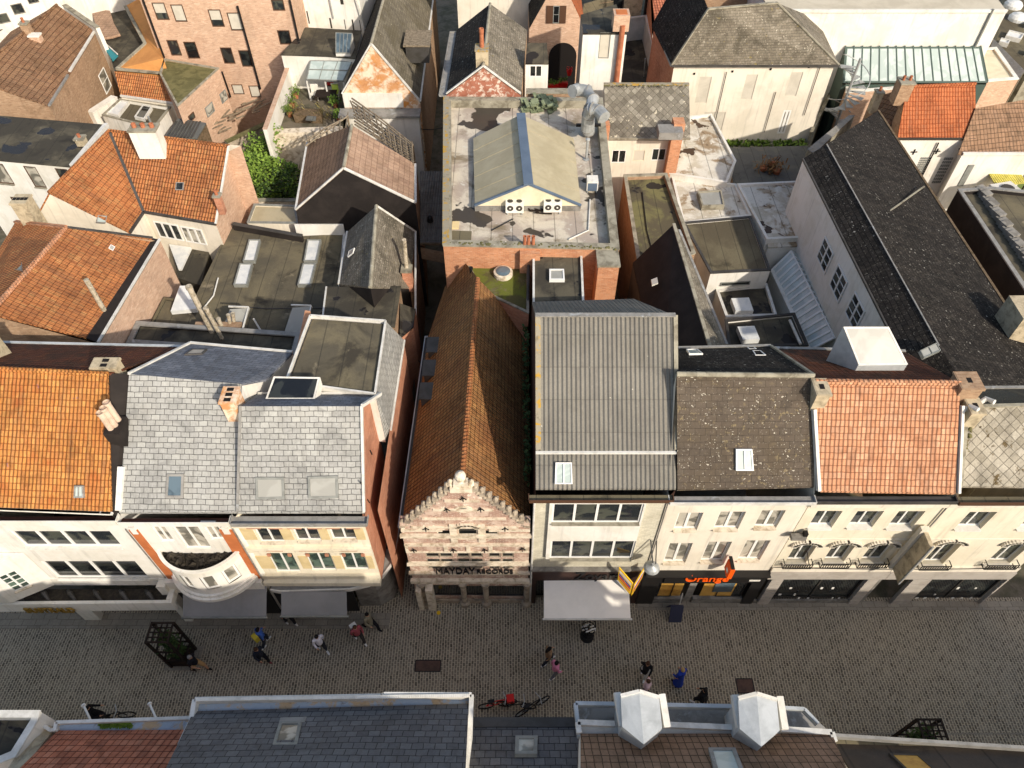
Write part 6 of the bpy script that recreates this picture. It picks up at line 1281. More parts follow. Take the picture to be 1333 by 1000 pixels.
# ---- weathered tile cottage
Yq = 42.6; a, b = PY(789, 183, Yq), PY(899, 179, Yq); a.z = b.z = (a.z+b.z)/2; r1, r2 = P(897, 110, a.z+2.2), P(786, 110, a.z+2.2)
r = bld('weathered_tile_cottage', 'cream cottage with a lichen-blotched diamond-tile roof and an orange brick chimney', [a, Vector((b.x-.7, b.y, b.z)), r1, r2], 'cream2', [([a, b, r1, r2], 'diamond_dark')], 0, {0: [W((796, 211), (815, 196), leaves=2, pane='glass_dark'), W((824, 209), (840, 196), leaves=1, frame='cream', pane='blind'), W((848, 208), (867, 194), leaves=2, pane='glass_dark')]})
trim(r, [r2, r1], 'conc_lichen', .25, .1, 'ridge_capping'); trim(r, [a, b], 'conc', .12, .1, 'gutter'); mb = MB(); q = P(886, 178, 8.6); mb.obox(Vector((q.x, Yq-.25, 4.6)), (.35, 0, 0), (0, .4, 0), (0, 0, 4.4)); mb.build('chimney', M['brick_orange'], r)
mb = MB(); q = P(872, 172, 8.6); mb.obox(q, (.75, 0, 0), (0, .5, 0), (0, 0, .25)); mb.build('raised_vent', M['lead'], r); mb = MB(); mb.obox(P(788, 170, 8.8), (.22, 0, 0), (0, .3, 0), (0, 0, .5)); mb.build('chimney', M['brick_orange'], r)
# ---- beige mansion with hipped roof
Yr = 51.0; a, b = PY(877, 89, Yr), PY(1089, 77, Yr); a.z = b.z = (a.z+b.z)/2; a.x = PY(877, 89, Yr).x; r1, r2 = P(922, 12, a.z+3.6), P(1012, 4, a.z+3.6); nw = Vector((P(853, 37, a.z).x, 57, a.z)); ne = Vector((b.x+.6, 58, a.z)); base = .8
e0, e1 = a+Vector((-.25, -.2, 0)), b+Vector((.25, -.2, 0))
ws = [W((1012, 173), (1030, 144), leaves=2, pane='glass_curtain', fw=.12)] + [W(l_, u_, leaves=1, frame='cream2', pane='blind', fw=.04) for l_, u_ in (((904, 134), (927, 100)), ((964, 129), (987, 97)), ((1021, 125), (1046, 94)), ((912, 170), (945, 146)))]
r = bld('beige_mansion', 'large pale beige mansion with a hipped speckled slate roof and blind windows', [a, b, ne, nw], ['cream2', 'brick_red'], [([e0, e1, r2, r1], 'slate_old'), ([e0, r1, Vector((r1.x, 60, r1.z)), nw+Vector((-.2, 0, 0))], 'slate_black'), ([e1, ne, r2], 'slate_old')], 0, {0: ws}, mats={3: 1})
trim(r, [e0, e1], 'lead_dark', .16, .14, 'gutter', -.05); trim(r, [e0, nw], 'lead', .14, .12, 'gutter', -.05); trim(r, [r1, r2], 'conc', .2, .1, 'ridge_capping'); trim(r, [e0, r1], 'conc', .15, .08, 'hip_capping'); trim(r, [e1, r2], 'conc', .15, .08, 'hip_capping')
for x0, y0, x1, y1 in ((946, 94, 930, 160), (1010, 120, 990, 172), (1068, 86, 1043, 150)): p = PY(x0, y0, Yr-.1); q = PY(x1, y1, Yr-.1); q.x = p.x; pipe(r, [p, q], .03, 'wood_dark', 'downpipe', 6)
for k in range(4):
    p = PY(905+k*50, 90-k*3, Yr-.02); m_ = MB(); m_.obox(p+Z_*-.35, (.07, 0, 0), (0, .02, 0), (0, 0, .07)); m_.build('wall_vent', M['soot_hollow'], r)
pb = empty('balcony_planter', PY(990, 178, Yr-.6), 'long planting box of moss and greenery at the foot of the beige mansion', 'planter'); A0, B0 = PY(936, 186, Yr-.5), PY(1052, 178, Yr-.5); z0 = A0.z; m_ = MB(); m_.box((A0.x, Yr-1.2, 0), (B0.x, Yr-.1, z0)); m_.build('planter_box', M['conc'], pb); m_ = MB()
for k in range(500): p = Vector((random.uniform(A0.x+.1, B0.x-.1), random.uniform(Yr-1.1, Yr-.3), z0+random.random()*.2)); d1 = Vector((random.uniform(-1, 1), random.uniform(-1, 1), random.uniform(-1, 1))).normalized()*.12; d2 = d1.cross(Vector((.2, .5, 1))).normalized()*.07; m_.poly([p-d1-d2, p+d1-d2, p+d1+d2, p-d1+d2])
m_.build('plants', M['leaf'], pb)
# spiral stair at the mansion's right end
ss = empty('spiral_staircase', P(1090, 150, 1), 'grey metal spiral staircase in the corner right of the beige mansion', 'staircase'); c0 = P(1090, 158, 3.0); c0.z = 2.0
m_ = MB(); m_.tube([c0, c0+Z_*6.0], .1, 10); m_.build('centre_post', M['galv'], ss)
for k in range(22):
    t = k*.42+.5; z = .5+k*.23; m_ = MB(); d = Vector((math.cos(t), math.sin(t), 0)); n = Vector((-d.y, d.x, 0)); m_.prism([c0+d*.1-n*.05+Z_*z, c0+d*1.2-n*.26+Z_*z, c0+d*1.2+n*.26+Z_*z, c0+d*.1+n*.05+Z_*z], .04); m_.build('tread', M['galv'], ss)
m_ = MB(); m_.tube([c0+Vector((math.cos(k*.21+.5)*1.22, math.sin(k*.21+.5)*1.22, .5+k*.115+.9)) for k in range(44)], .035, 6); m_.build('handrail', M['galv'], ss)
fwall('grey_stair_wall', 'grey rendered wall beside the spiral staircase', [P(1058, 172, 3.4), P(1082, 122, 3.4)], 3.4, 0, 'conc', .2)
# ---- dark paved terrace with dried tree pots
z = 2.6; r = flatblock('dark_paved_terrace', 'dark paved roof terrace holding a heap of dried plants', [P(956, 240, z), P(1042, 238, z), P(1052, 190, z), P(946, 193, z)], z, 'brick_brown', 'felt_grey', 0)
dp = MB(); q = P(1002, 222, z)
for k in range(150): a = q+Vector((random.gauss(0, .5), random.gauss(0, .45), random.uniform(.05, .8))); d1 = Vector((random.uniform(-1, 1), random.uniform(-1, 1), random.uniform(-.5, 1))).normalized()*.18; d2 = d1.cross(Vector((.3, .2, 1))).normalized()*.05; dp.poly([a-d1-d2, a+d1-d2, a+d1+d2, a-d1+d2])
dpo = tag(dp.build('dried_potted_shrubs', M['leaf_dry']), 'brown clump of dried potted shrubs on the dark paved terrace', 'plants')
for dx, dy in ((-.5, 0), (.3, .5), (.4, -.4)): 
    m_ = MB(); m_.disc_stack(q+Vector((dx, dy, 0)), [(.2, 0), (.28, .3), (.24, .34)], 12); m_.build('plant_pot', M['terracotta'], dpo)
# ---- chain of flaking white flat roofs
def wroof(name, label, pix, z, mat='felt_white', wall='white', par=.12, cap='white', **k): return flatblock(name, label, [P(x, y, z) for x, y in pix], z, wall, mat, par, .14, cap, **k)
r = wroof('flaking_white_flat_roof', 'narrow flaking white flat roof with rusty puddles beside the weathered cottage', [(871, 226), (946, 238), (958, 210), (926, 149), (898, 152)], 5.4)
r = wroof('white_roof_with_hatch', 'flaking white flat roof carrying one clear box rooflight', [(905, 326), (889, 292), (976, 282), (958, 239), (878, 228)][::-1] and [(889, 291), (978, 281), (958, 240), (946, 239), (874, 228)], 5.1)
skylight(r, [P(913, 273, 5.1), P(942, 272, 5.1), P(938, 252, 5.1), P(907, 254, 5.1)], fr='conc', pane='glass_sky', h=.3, fw=.1)
r = wroof('patched_white_flat_roof', 'wide white flat roof eaten by round brown puddle stains', [(998, 312), (1073, 308), (1047, 236), (960, 240)], 5.25)
r = wroof('brown_striped_flat_roof', 'plain brown striped felt roof above a white wall with a slot window', [(925, 356), (1003, 352), (977, 282), (889, 290)], 5.2, 'felt_brown', par=.06, cap='lead_dark')
A0, B0 = P(925, 356, 5.2), P(1003, 352, 5.2); window(r, A0, B0, rect_on(A0, B0, (938, 371), (976, 366)), leaves=1, frame='frame_grey', pane='glass_dark', proud=True)
r = wroof('upper_hatch_annex', 'small dark flat roof with a white square hatch just under the slot window', [(945, 413), (1011, 411), (998, 370), (932, 377)], 3.9, 'felt_dark', cap='white_metal'); m_ = MB(); m_.prism([P(956, 410, 3.9), P(979, 410, 3.9), P(973, 393, 3.9), P(950, 394, 3.9)], .35); m_.build('hatch', M['dome'], r)
r = wroof('lower_hatch_annex', 'dark flat roof with a white square hatch behind the speckled slate house', [(948, 452), (1052, 450), (1034, 408), (944, 417)], 4.6, 'felt_dark', cap='frame_dark'); m_ = MB(); m_.prism([P(965, 448, 4.6), P(987, 447, 4.6), P(980, 430, 4.6), P(958, 431, 4.6)], .35); m_.build('hatch', M['dome'], r); pipe(r, [P(1028, 417, 4.8), P(1042, 448, 4.8)], .08, 'white_metal', 'pipe', 8)
# white wall block behind conservatory
r = bld('white_link_block', 'white walled link closing the top end of the glass conservatory', [P(1000, 322, 4.9), P(1074, 318, 4.9), P(1072, 309, 5.0), P(998, 313, 5.0)], 'white', [([P(1000, 322, 4.9), P(1074, 318, 4.9), P(1072, 309, 5.0), P(998, 313, 5.0)], 'felt_white')], 0)
# conservatory
zc1, zc2 = 3.6, 4.7; e = T([(1054, 456, zc1), (1099, 432, zc1), (1052, 342, zc1), (1005, 352, zc1)]); rA, rB = P(1092, 448, zc2), P(1030, 328, zc2); rA = P(1086, 440, zc2)
M['glass_cons'] = glass('conservatory_glass', g('b4bcba'), .25, var=g('c6ccc8')); r = root_of('glass_conservatory', 'pitched glass conservatory with white glazing bars in the white courtyard', e, 'conservatory')
walls(r, e, 'white', 0, cut=.02); mb = MB(); mb.poly([e[0], rA, rB, e[3]]); mb.poly([rA, e[1], e[2], rB]); mb.poly([e[0], e[1], rA]); mb.poly([e[2], e[3], rB]); mb.build('glass_roof', M['glass_cons'], r)
for k in range(15):
    f_ = k/14; m_ = MB(); m_.bar(e[0].lerp(e[3], f_)+Z_*.04, rA.lerp(rB, f_)+Z_*.04, .13, .08); m_.build('glazing_bar', M['frame_white'], r); m_ = MB(); m_.bar(e[1].lerp(e[2], f_)+Z_*.04, rA.lerp(rB, f_)+Z_*.04, .13, .08); m_.build('glazing_bar', M['frame_white'], r)
trim(r, [rA, rB], 'frame_white', .08, .08, 'ridge_bar'); trim(r, [e[0], e[3]], 'white', .3, .15, 'eaves_beam'); trim(r, [e[1], e[2]], 'white_metal', .12, .1, 'gutter')
# ---- black-sloped annex by the corrugated house
ap, w0, w1, e0_, e1_ = P(877, 292, 9.8), P(830, 345, 7.4), P(834, 400, 7.4), P(944, 448, 7.6), P(926, 352, 7.8); rs = P(924, 452, 9.3)
w0 = P(824, 342, 7.2); w1 = P(880, 455, 6.8); w1.x = w0.x+.3
e1_ = P(888, 300, 9.2)
r = bld('black_sloped_annex', 'annex with huge black felt slope and narrow grey slate strip behind the corrugated house', [Vector((w0.x+.4, 21.6, 7.0)), rs, P(946, 449, 8.3), P(884, 300, 9.3), ap, w0], ['black_wall', 'lead_dark'], [([Vector((w0.x+.4, 21.6, 7.0)), rs, ap, w0], 'roof_black_felt' if False else 'felt_black'), ([rs, P(946, 449, 8.3), P(884, 300, 9.3), ap], 'slate_old')], 0, mats={5: 1}) if M.setdefault('felt_black', plain('black_roofing_sheet', g('292523'), g('322d2a'), .8, rough=.8, spec=.12, grain=.25)) else 0  # west wall's dark lead colour stands in for the shade of the gap
trim(r, [rs, ap], 'conc', .16, .1, 'ridge_capping'); trim(r, [P(946, 449, 8.3), P(884, 300, 9.3)], 'lead', .12, .1, 'gutter'); m_ = MB(); mbq = P(852, 367, 8.5); m_.obox(mbq, (.14, 0, .08), (0, .2, 0), (0, 0, .05)); m_.build('small_vent', M['white'], r)
# stained long roof between tall building and white roofs
z = 6.6; r = flatblock('lichened_passage_roof', 'long lichen-stained flat roof wedged between the brick building and the white roofs', [P(832, 355, z), P(878, 322, z) if 0 else P(905, 330, z), P(868, 226, z), P(812, 228, z)], z, 'brick_brown', 'felt_lichen', .25, .2, 'conc')
# ---- long black slate building
wN, wS = P(1046, 206, 9.0), P(1172, 457, 9.0); rN, rS = P(1076, 188, 9.75), P(1222, 450, 9.75); eN, eS = P(1143, 144, 7.4), P(1322, 418, 7.4)
wS2, rS2, eS2 = P(1200, 502, 9.0), P(1256, 502, 9.75), P(1390, 502, 7.4)
ws = [W((1060, 349), (1080, 325)) , W((1081, 388), (1104, 360)), W((1100, 421), (1125, 397))]
for (ll, ur), w_ in zip((((1067, 352), (1081, 313)), ((1084, 387), (1098, 347)), ((1101, 423), (1121, 386))), ws): w_.update(ll=ll, ur=ur, leaves=2, bars=2, proud=True, frame='frame_white', pane='glass_dark', fw=.07)
def onx(px, py, X=None): return PW(px, py, wN, wS)
r = root_of('long_black_slate_building', 'long building with speckled black slate roof and white windowed side wall at right', [wN, wS, eS, eN], 'building')
lp = [wN, wS, wS2, rS2, eS2, eS, eN, rN]; walls(r, lp, ['white', 'brick_brown'], 0, mats={1: 1, 2: 1, 3: 1, 4: 1, 5: 1, 6: 1, 7: 1})
for (ll, ur) in (((1066, 349), (1083, 316)), ((1083, 388), (1101, 350)), ((1103, 424), (1124, 388))):
    c_ = PW((ll[0]+ur[0])/2, (ll[1]+ur[1])/2, wN, wS); u = (Vector((c_.x, c_.y, 0))-Vector((wN.x, wN.y, 0))).length; window(r, wN, wS, (u-.75, u+.75, c_.z-.75, c_.z+.75), leaves=2, bars=2, proud=True, pane='glass', fw=.08)
roof(r, [wN, wS, rS, rN], 'slate_black', name='west_roof_slope'); roof(r, [wS, wS2, rS2, rS], 'slate_black', name='west_roof_slope'); roof(r, [rN, rS, eS, eN], 'slate_black', name='east_roof_slope'); roof(r, [rS, rS2, eS2, eS], 'slate_black', name='east_roof_slope')
trim(r, [rN, rS], 'lead', .06, .04, 'ridge_line', .02); trim(r, [wN, wS], 'lead_dark', .14, .12, 'gutter', -.05); trim(r, [eN, eS], 'wood', .14, .1, 'verge_trim', .02); trim(r, [P(1140, 288, 9.3), P(1203, 243, 8.0)], 'conc', .08, .05, 'lead_line', .02)
sky_on(r, [rS, rS2, eS2], [(1201, 468), (1223, 458), (1217, 448), (1196, 458)], fr='frame_grey', pane='glass_sky', h=.1, fw=.05, bars=1)
mb = MB(); q = P(1318, 432, 7.6); mb.obox(q+Z_*.6, (.7, 0, 0), (0, .8, 0), (0, 0, 1.1)); mb.build('chimney', M['chim'], r)
fwall('slate_rear_gutter_wall', 'thin dark parapet behind the diamond-tiled roof', [P(1250, 505, 10.6), P(1420, 505, 10.6)], 10.6, 0, 'black_wall', .2, 'lead') if 0 else None
# sloped side roof of the terrace edge
r = bld('grey_edge_lean_to', 'narrow grey coping roof rising beside the spiral stair', [(1051, 194, 4), (1060, 200, 4), (1113, 150, 4.5), (1105, 150, 4.5)], 'conc', [([(1051, 194, 4), (1060, 200, 4), (1113, 150, 4.5), (1105, 150, 4.5)], 'lead')], 0, cat='lean-to')
# ---- orange roofed white house, right
Yu = 45.2; a, b = PY(1167, 183, Yu), PY(1270, 180, Yu); a.z = b.z; r1, r2 = P(1270, 109, b.z+2.4), P(1181, 113, b.z+2.4)
r = bld('bright_orange_roof_house', 'white house with a bright orange pantile roof and two pierced lattice panels', [a, Vector((b.x-.3, b.y, b.z)), r1, r2], ['white', 'brick_brown'], [([a, b, r1, r2], 'tile_brightorange')], 0, mats={3: 1})
trim(r, [a, b], 'frame_dark', .16, .14, 'gutter', -.04); ridge(r, r2, r1, 'tile_brightorange', .12); chimney(r, (1174, 119, b.z+2.2), .9, .9, .7, 'brick_brown', pots=2, poth=.3)
A0, B0 = Vector((a.x, Yu, 0)), Vector((b.x, Yu, 0))
for (ll, ur) in (((1189, 226), (1212, 205)), ((1213, 238), (1241, 205))):
    q = rect_on(A0, B0, ll, ur); m_ = MB(); n, m2 = 5, 8
    for i in range(n):
        for j in range(m2): u = q[0]+(q[1]-q[0])*(i+.5)/n; zz = q[2]+(q[3]-q[2])*(j+.5)/m2; m_.obox(Vector((A0.x+u, Yu-.01, zz)), ((q[1]-q[0])/n*.36, 0, 0), (0, .02, 0), (0, 0, (q[3]-q[2])/m2*.36))
    m_.build('lattice_panel', M['frame_grey'], r)
pipe(r, [PY(1222, 186, Yu-.1), Vector((PY(1222, 186, Yu-.1).x, Yu-.1, 1))], .05, 'iron', 'downpipe', 6)
for x, y in ((1190, 198), (1220, 197), (1252, 194)): q = PY(x, y, Yu-.03); m_ = MB(); m_.bar(q-Vector((.22, 0, 0)), q+Vector((.22, 0, 0)), .06); m_.bar(q-Z_*.2, q+Z_*.2, .06); m_.build('wall_anchor', M['iron'], r)
r = bld('brown_hip_annex', 'brown gabled annex with a worn stone chimney left of the bright orange roof', [P(1143, 185, 5), P(1166, 184, 5), P(1181, 114, 7.2), P(1134, 128, 6)], 'brick_brown', [([P(1143, 185, 5), P(1166, 184, 5), P(1181, 114, 7.2), P(1134, 128, 6)], 'tile_brown')], 0); chimney(r, (1140, 132, 6.4), .5, .5, .7, 'chim', pots=1)
# ---- brown tiled cottage far right with canopy
Yv = 44; a, b = P(1257, 206, 5.4), P(1345, 195, 5.4); a.y = b.y = (a.y+b.y)/2; r1, r2 = P(1345, 128, 7.4), P(1270, 141, 7.4)
r = bld('tan_tile_cottage', 'white cottage with plain tan pantiles on the right edge', [a, b, r1, r2], 'white', [([a+Vector((-.3, 0, 0)), b, r1, r2], 'tile_flatbrown')], 0, cat='house'); m_ = MB(); A0, B0 = a, b
q = rect_on(A0, B0, (1236, 241), (1262, 215)); ribbon(m_, A0, B0, q[2], q[3], .05, 0, q[0]+.6, q[1]+.3); m_.build('garage_door', M['frame_grey'], r); trim(r, [a, b], 'white', .2, .14, 'eaves_board')
cn = empty('yellow_corrugated_canopy', P(1310, 225, 0), 'yellow-green corrugated plastic canopy over the back door at right', 'canopy'); f = T([(1297, 243, 3.6), (1336, 238, 3.6), (1320, 209, 4.0), (1281, 214, 4.0)]); mb = MB(); mb.slab(f, .05); mb.build('plastic_sheet', M['yellow_corr'], cn)
for p in f: m_ = MB(); m_.bar(p-Z_*.06, Vector((p.x, p.y, 0)), .08); m_.build('post', M['wood_dark'], cn)
lw = MB(); lw.poly([P(1300, 245, .02), P(1340, 310, .02), P(1420, 310, .02), P(1360, 225, .02)]); tag(lw.build('lawn', M['grass']), kind='structure')
# ---- black-walled flat building on right edge
z = 6.8; f = [P(1352, 405, z), P(1480, 405, z), P(1365, 252, z), P(1291, 244, z), P(1247, 247, z)]
r = flatblock('black_walled_flat_building', 'flat-roofed building with a tall black side wall and pale coping at the right edge', f, z, 'black_wall', 'felt_olive', .25, .22, 'lead')
mb = MB()
for k in range(26):
    q = P(1277+k*2.9, 246+k*4.4, z-.1); mb.obox(q, (.25, .1, 0), (-.1, .2, .02), (0, 0, .12+.06*(k % 3)))
mb.build('parapet_planks', M['stone_grey'], r)
jk = []
for k, (x, y, lab) in enumerate(((1302, 262, 'upper grey ventilation box among the clutter right of the black-walled roof'), (1311, 280, 'lower pale ventilation box among the clutter right of the black-walled roof'))):
    q = P(x, y, 3.2); o_ = MB(); o_.obox(q+Z_*.5, (.8, .2, 0), (-.2, .7, 0), (0, 0, .5)); o_ = o_.build('vent_box', M['white_metal']); tag(o_, lab, 'vent box'); m_ = MB(); m_.disc_stack(q+Z_*1.0, [(.45, 0), (.42, .1)], 14); m_.build('fan', M['frame_dark'], o_)
# ---- white hall at the top right and glazed lean-to
Yw2 = 56; a, b = PY(1052, 25, Yw2), PY(1316, 4, Yw2); zt = (a.z+b.z)/2; a.z = b.z = zt; a.x -= 3
r = bld('white_warehouse', 'huge plain white warehouse with a pale roof at the top right', [a, b, b+Vector((1.5, 16, 0)), a+Vector((0, 16, 0))], 'white', [([a, b, b+Vector((1.5, 16, 0)), a+Vector((0, 16, 0))], 'pale_roof')], 0, cat='warehouse') if M.setdefault('pale_roof', plain('pale_membrane_roof', g('c2b8a4'), g('b4aa96'), .5, grain=.15)) else 0
trim(r, [a, b], 'white', .2, .2, 'parapet'); p = PY(1293, 12, Yw2-.08); pipe(r, [p, Vector((p.x, Yw2-.08, 2))], .09, 'frame_grey', 'downpipe', 8)
t0, t1 = PY(1098, 68, Yw2-.05), PY(1279, 55, Yw2-.05); t0.z = t1.z = (t0.z+t1.z)/2; b0, b1 = P(1101, 116, 5.3), P(1279, 101, 5.3); b0.y = b1.y = (b0.y+b1.y)/2
r = root_of('glazed_lean_to', 'green-framed sloping glass lean-to along the foot of the white warehouse', [b0, b1, t1, t0], 'glasshouse'); sk_ = skylight(r, [b0, b1, t1, t0], fr='frame_green', pane='glass_pale', h=.1, fw=.14, name='glass_slope')
walls(r, [b0, b1, t1, t0], 'frame_green', 0, cut=.1)
for k in range(17): m_ = MB(); f_ = k/16; m_.bar(b0.lerp(b1, f_)+Z_*.12, t0.lerp(t1, f_)+Z_*.12, .08, .06); m_.build('glazing_bar', M['frame_green'], r)
z = 5.0; f = [P(1080, 126, z), P(1325, 108, z), P(1290, 54, z), P(1098, 66, z)]; f = [P(1101, 121, z), P(1326, 103, z), P(1297, 62, z), P(1103, 75, z)]
r = flatblock('cream_ledge_roof', 'cream concrete ledge with a pink brick front below the glass lean-to', f, z, 'brick_pink', 'poly_end', .1, .3, 'white')
# dark roofs and parked cars beyond the warehouse
r = bld('grey_boundary_shed', 'long low grey shed running down the top right corner', [P(1292, 62, 3.8), P(1328, 102, 3.8), P(1334, 92, 4.2), P(1293, 50, 4.2)], 'conc', [([P(1289, 64, 3.8), P(1326, 104, 3.8), P(1334, 92, 4.2), P(1293, 50, 4.2)], 'lead')], 0, cat='shed')
z = 3.6; hr = flatblock('rooflight_hall', 'dark roofed hall with scattered white rooflights in the top right corner', [P(1296, 60, z), P(1336, 100, z), P(1440, 100, z), P(1420, -40, z), P(1318, -30, z)], z, 'conc', 'felt_brown', 0)
for cx_, cy_, wx, wy in ((1316, 50, 15, 6), (1340, 36, 12, 5), (1304, 58, 9, 4), (1338, 72, 9, 4)):
    skylight(hr, [P(cx_-wx*.6, cy_+wy*.2, z+.02), P(cx_+wx*.7, cy_+wy, z+.02), P(cx_+wx, cy_-wy*.2, z+.02), P(cx_-wx*.3, cy_-wy, z+.02)], fr='white_metal', pane='dome', h=.35, fw=.1)
for cx_, cy_ in ((1324, 26), (1318, 9)):
    m_ = MB(); q = P(cx_, cy_, z); m_.disc_stack(q, [(.8, 0), (.8, .25), (.65, .45), (.3, .6)], 18); m_.build('round_rooflight', M['dome'], hr)
# red-brown roof between court and mansion, dark top roofs
r = bld('rusty_roof_block', 'rust-brown pantile roof left of the beige mansion', [P(850, 60, 5.5), P(903, 34, 5.5), P(940, -30, 8), P(846, -30, 8)], 'brick_red', [([P(853, 38, 7.2), P(905, 24, 7.4), P(930, -40, 9), P(846, -40, 9)], 'tile_rust')], 0)
r = bld('black_top_roof', 'dark slate roof cut off by the top edge above the beige mansion', [Vector((P(905, 10, 9).x, 62, 9)), Vector((P(1030, 5, 9).x, 62, 9)), Vector((P(1030, 5, 9).x, 76, 13)), Vector((P(905, 10, 9).x, 76, 13))], 'brick_brown', [([Vector((P(905, 10, 9).x, 62, 9)), Vector((P(1030, 5, 9).x, 62, 9)), Vector((P(1030, 5, 9).x, 76, 13)), Vector((P(905, 10, 9).x, 76, 13))], 'slate_dark')], 0)
# ================= houses on the near side of the street =================
# S3 grey slate house with parapet gutter
def near(name, label, L, R, topL, topR, zf, zt, roofm, wall='white', ridge_dy=3.0, zr=12.6, ext=None):
    """L,R: eave points (px,py) at height zf; topL, topR: points at the bottom picture edge at height zt; roof goes on to a ridge"""
    a, b = P(*L, zf), P(*R, zf); c, d = P(*topR, zt), P(*topL, zt)
    k = (zr - zf)/(zt - zf); r1, r0 = b + (c-b)*k, a + (d-a)*k
    r = root_of(name, label, [a, b, r1, r0]); B1, B0 = Vector((r1.x, r1.y-4.5, zf-.3)), Vector((r0.x, r0.y-4.5, zf-.3))
    walls(r, [B0, B1, r1, b, a, r0], wall, 0); roof(r, [a, b, r1, r0][::-1], roofm); roof(r, [r0, r1, B1, B0][::-1], roofm, name='south_roof_slope')
    return r, a, b, r1, r0
r, a, b, r1, r0 = near('near_slate_house', 'near house with large blue-black slates, grey roof window and white parapet gutter', (252, 926), (610, 916), (216, 1000), (606, 1000), 9.2, 11.4, 'slate_street')
def lip(r, pts, z, w, h, mat='white_metal', name='gutter_edge'):
    mb = MB(); q = T([(x, y, z) for x, y in pts]); 
    for i in range(len(q)-1): mb.bar(q[i], q[i+1], w, h)
    return mb.build(name, M[mat], r)
lip(r, [(222, 1000), (250, 940), (255, 912), (498, 907.5), (500, 905.5), (614, 906), (612, 960), (607, 1000)], 9.3, .14, .28)
mb = MB()
for k in range(150):
    f = k/150; q = P(256+f*357, 911-f*5.5, 9.46); mb.obox(q, (.025, 0, 0), (0, .05, 0), (0, 0, .03))
mb.build('gutter_brackets', M['white'], r)
mb = MB(); q = T([(256, 914, 9.1), (612, 908, 9.1), (610, 918, 9.12), (254, 927, 9.12)]); mb.prism([p-Z_*.3 for p in q][::-1], 0, top=q[::-1]); mb.build('gutter_lining', plain('stained_blue_grey_lining', g('9aa8b4'), g('b49a78'), 1.2, .5, .62, rough=.5), r) if 0 else None
M['lining'] = plain('stained_gutter_lining', g('98a6b4'), g('b49c7c'), 1.4, .5, .6, rough=.5, dirt=(g('6c5a44'), 2.5, .55, .7, .6))
mb = MB(); mb.prism([Vector((p.x, p.y, 9.0)) for p in ccw(q)], .09); mb.build('gutter_lining', M['lining'], r)
sky_on(r, [a, b, r1], [(355, 974), (387, 974), (393, 944), (364, 944)], fr='frame_grey', pane='glass_curtain', h=.12, fw=.1, name='roof_window'); 
mb = MB(); n_ = (b-a).cross(r1-a).normalized(); mb.slab([on_plane(x, y, a, b, r1)+Z_*.08 for x, y in ((364, 941), (397, 941), (400, 934), (366, 935))][::1], .05); mb.build('flashing', M['lead'], r)
# S2 rust pantile house
r, a, b, r1, r0 = near('near_rust_tile_house', 'near house with a rusty red pantile roof and two white flagpoles', (75, 951), (246, 950), (26, 1000), (216, 1000), 8.9, 10.3, 'tile_rust', 'brick_red')
lip(r, [(72, 952), (74, 941), (248, 935)], 9.0, .1, .14); mb = MB(); q = T([(76, 944, 8.8), (248, 938, 8.8), (246, 951, 8.8), (78, 952, 8.8)]); mb.prism([p-Z_*.15 for p in ccw(q)], .14); mb.build('gutter_lining', M['lining'], r)
mo = MB()
for k in range(120): p = P(random.uniform(128, 170), random.uniform(942, 946), 8.85); d1 = Vector((random.uniform(-1, 1), random.uniform(-1, 1), random.uniform(0, 1))).normalized()*.08; d2 = d1.cross(Vector((.2, .5, 1))).normalized()*.04; mo.poly([p-d1-d2, p+d1-d2, p+d1+d2, p-d1+d2])
mo.build('gutter_moss', M['leaf'], r)
for x0, y0, x1, y1 in ((119, 940, 109, 919), (204, 937, 195, 917)):
    p = P(x0, y0, 8.4); q2 = P(x1, y1, 8.2); mb = MB(); mb.tube([p, q2], [.035, .035], 8); mb.tube([q2-(q2-p)*.02, q2+(q2-p)*.06], [.07, .07], 10); mb.build('flagpole', M['white'], r)
# S1 far left flat roof with cornice, extended out of view for its shadow
z = 9.4; r = flatblock('near_corner_flat_roof', 'near flat-roofed house with a chipped white cornice in the bottom left corner', [P(-40, 1010, z), P(20, 985, z), P(49, 938, z), P(52, 926, z), P(-500, 926, z), P(-500, 1010, z)], z, 'white', 'felt_dark', .25, .2, 'white_metal', cat='house')
r2 = bld('stained_valley_roof', 'strip of stained brown roof between white cornice and rusty pantiles, bottom left', [P(0, 1020, 9.6), P(30, 1010, 9.6), P(74, 948, 8.6), P(54, 938, 8.6)], 'brick_brown', [([P(-10, 1030, 9.8), P(28, 1002, 9.8), P(72, 948, 8.7), P(52, 938, 8.7)], 'chim')], 0)
lip(r2, [(50, 940), (66, 951), (76, 949)], 8.9, .1, .12)
# S4 dark low slate between
r, a, b, r1, r0 = near('near_low_slate_house', 'lower dark slate roof with one square roof window, between slate and brown tiled near houses', (612, 944), (752, 944), (604, 1000), (756, 1000), 8.0, 9.0, 'slate_street', 'brick_brown', zr=10.5)
skylight(r, [on_plane(x, y, a, b, r1) for x, y in ((670, 986), (699, 986), (700, 962), (671, 962))], fr='frame_grey', pane='glass_curtain', h=.14, fw=.12, name='roof_window')
mb = MB(); q = P(612, 941, 8.0), P(752, 941, 8.0); mb.bar(q[0], q[1], .3, .2); mb.build('gutter', M['lead_dark'], r)
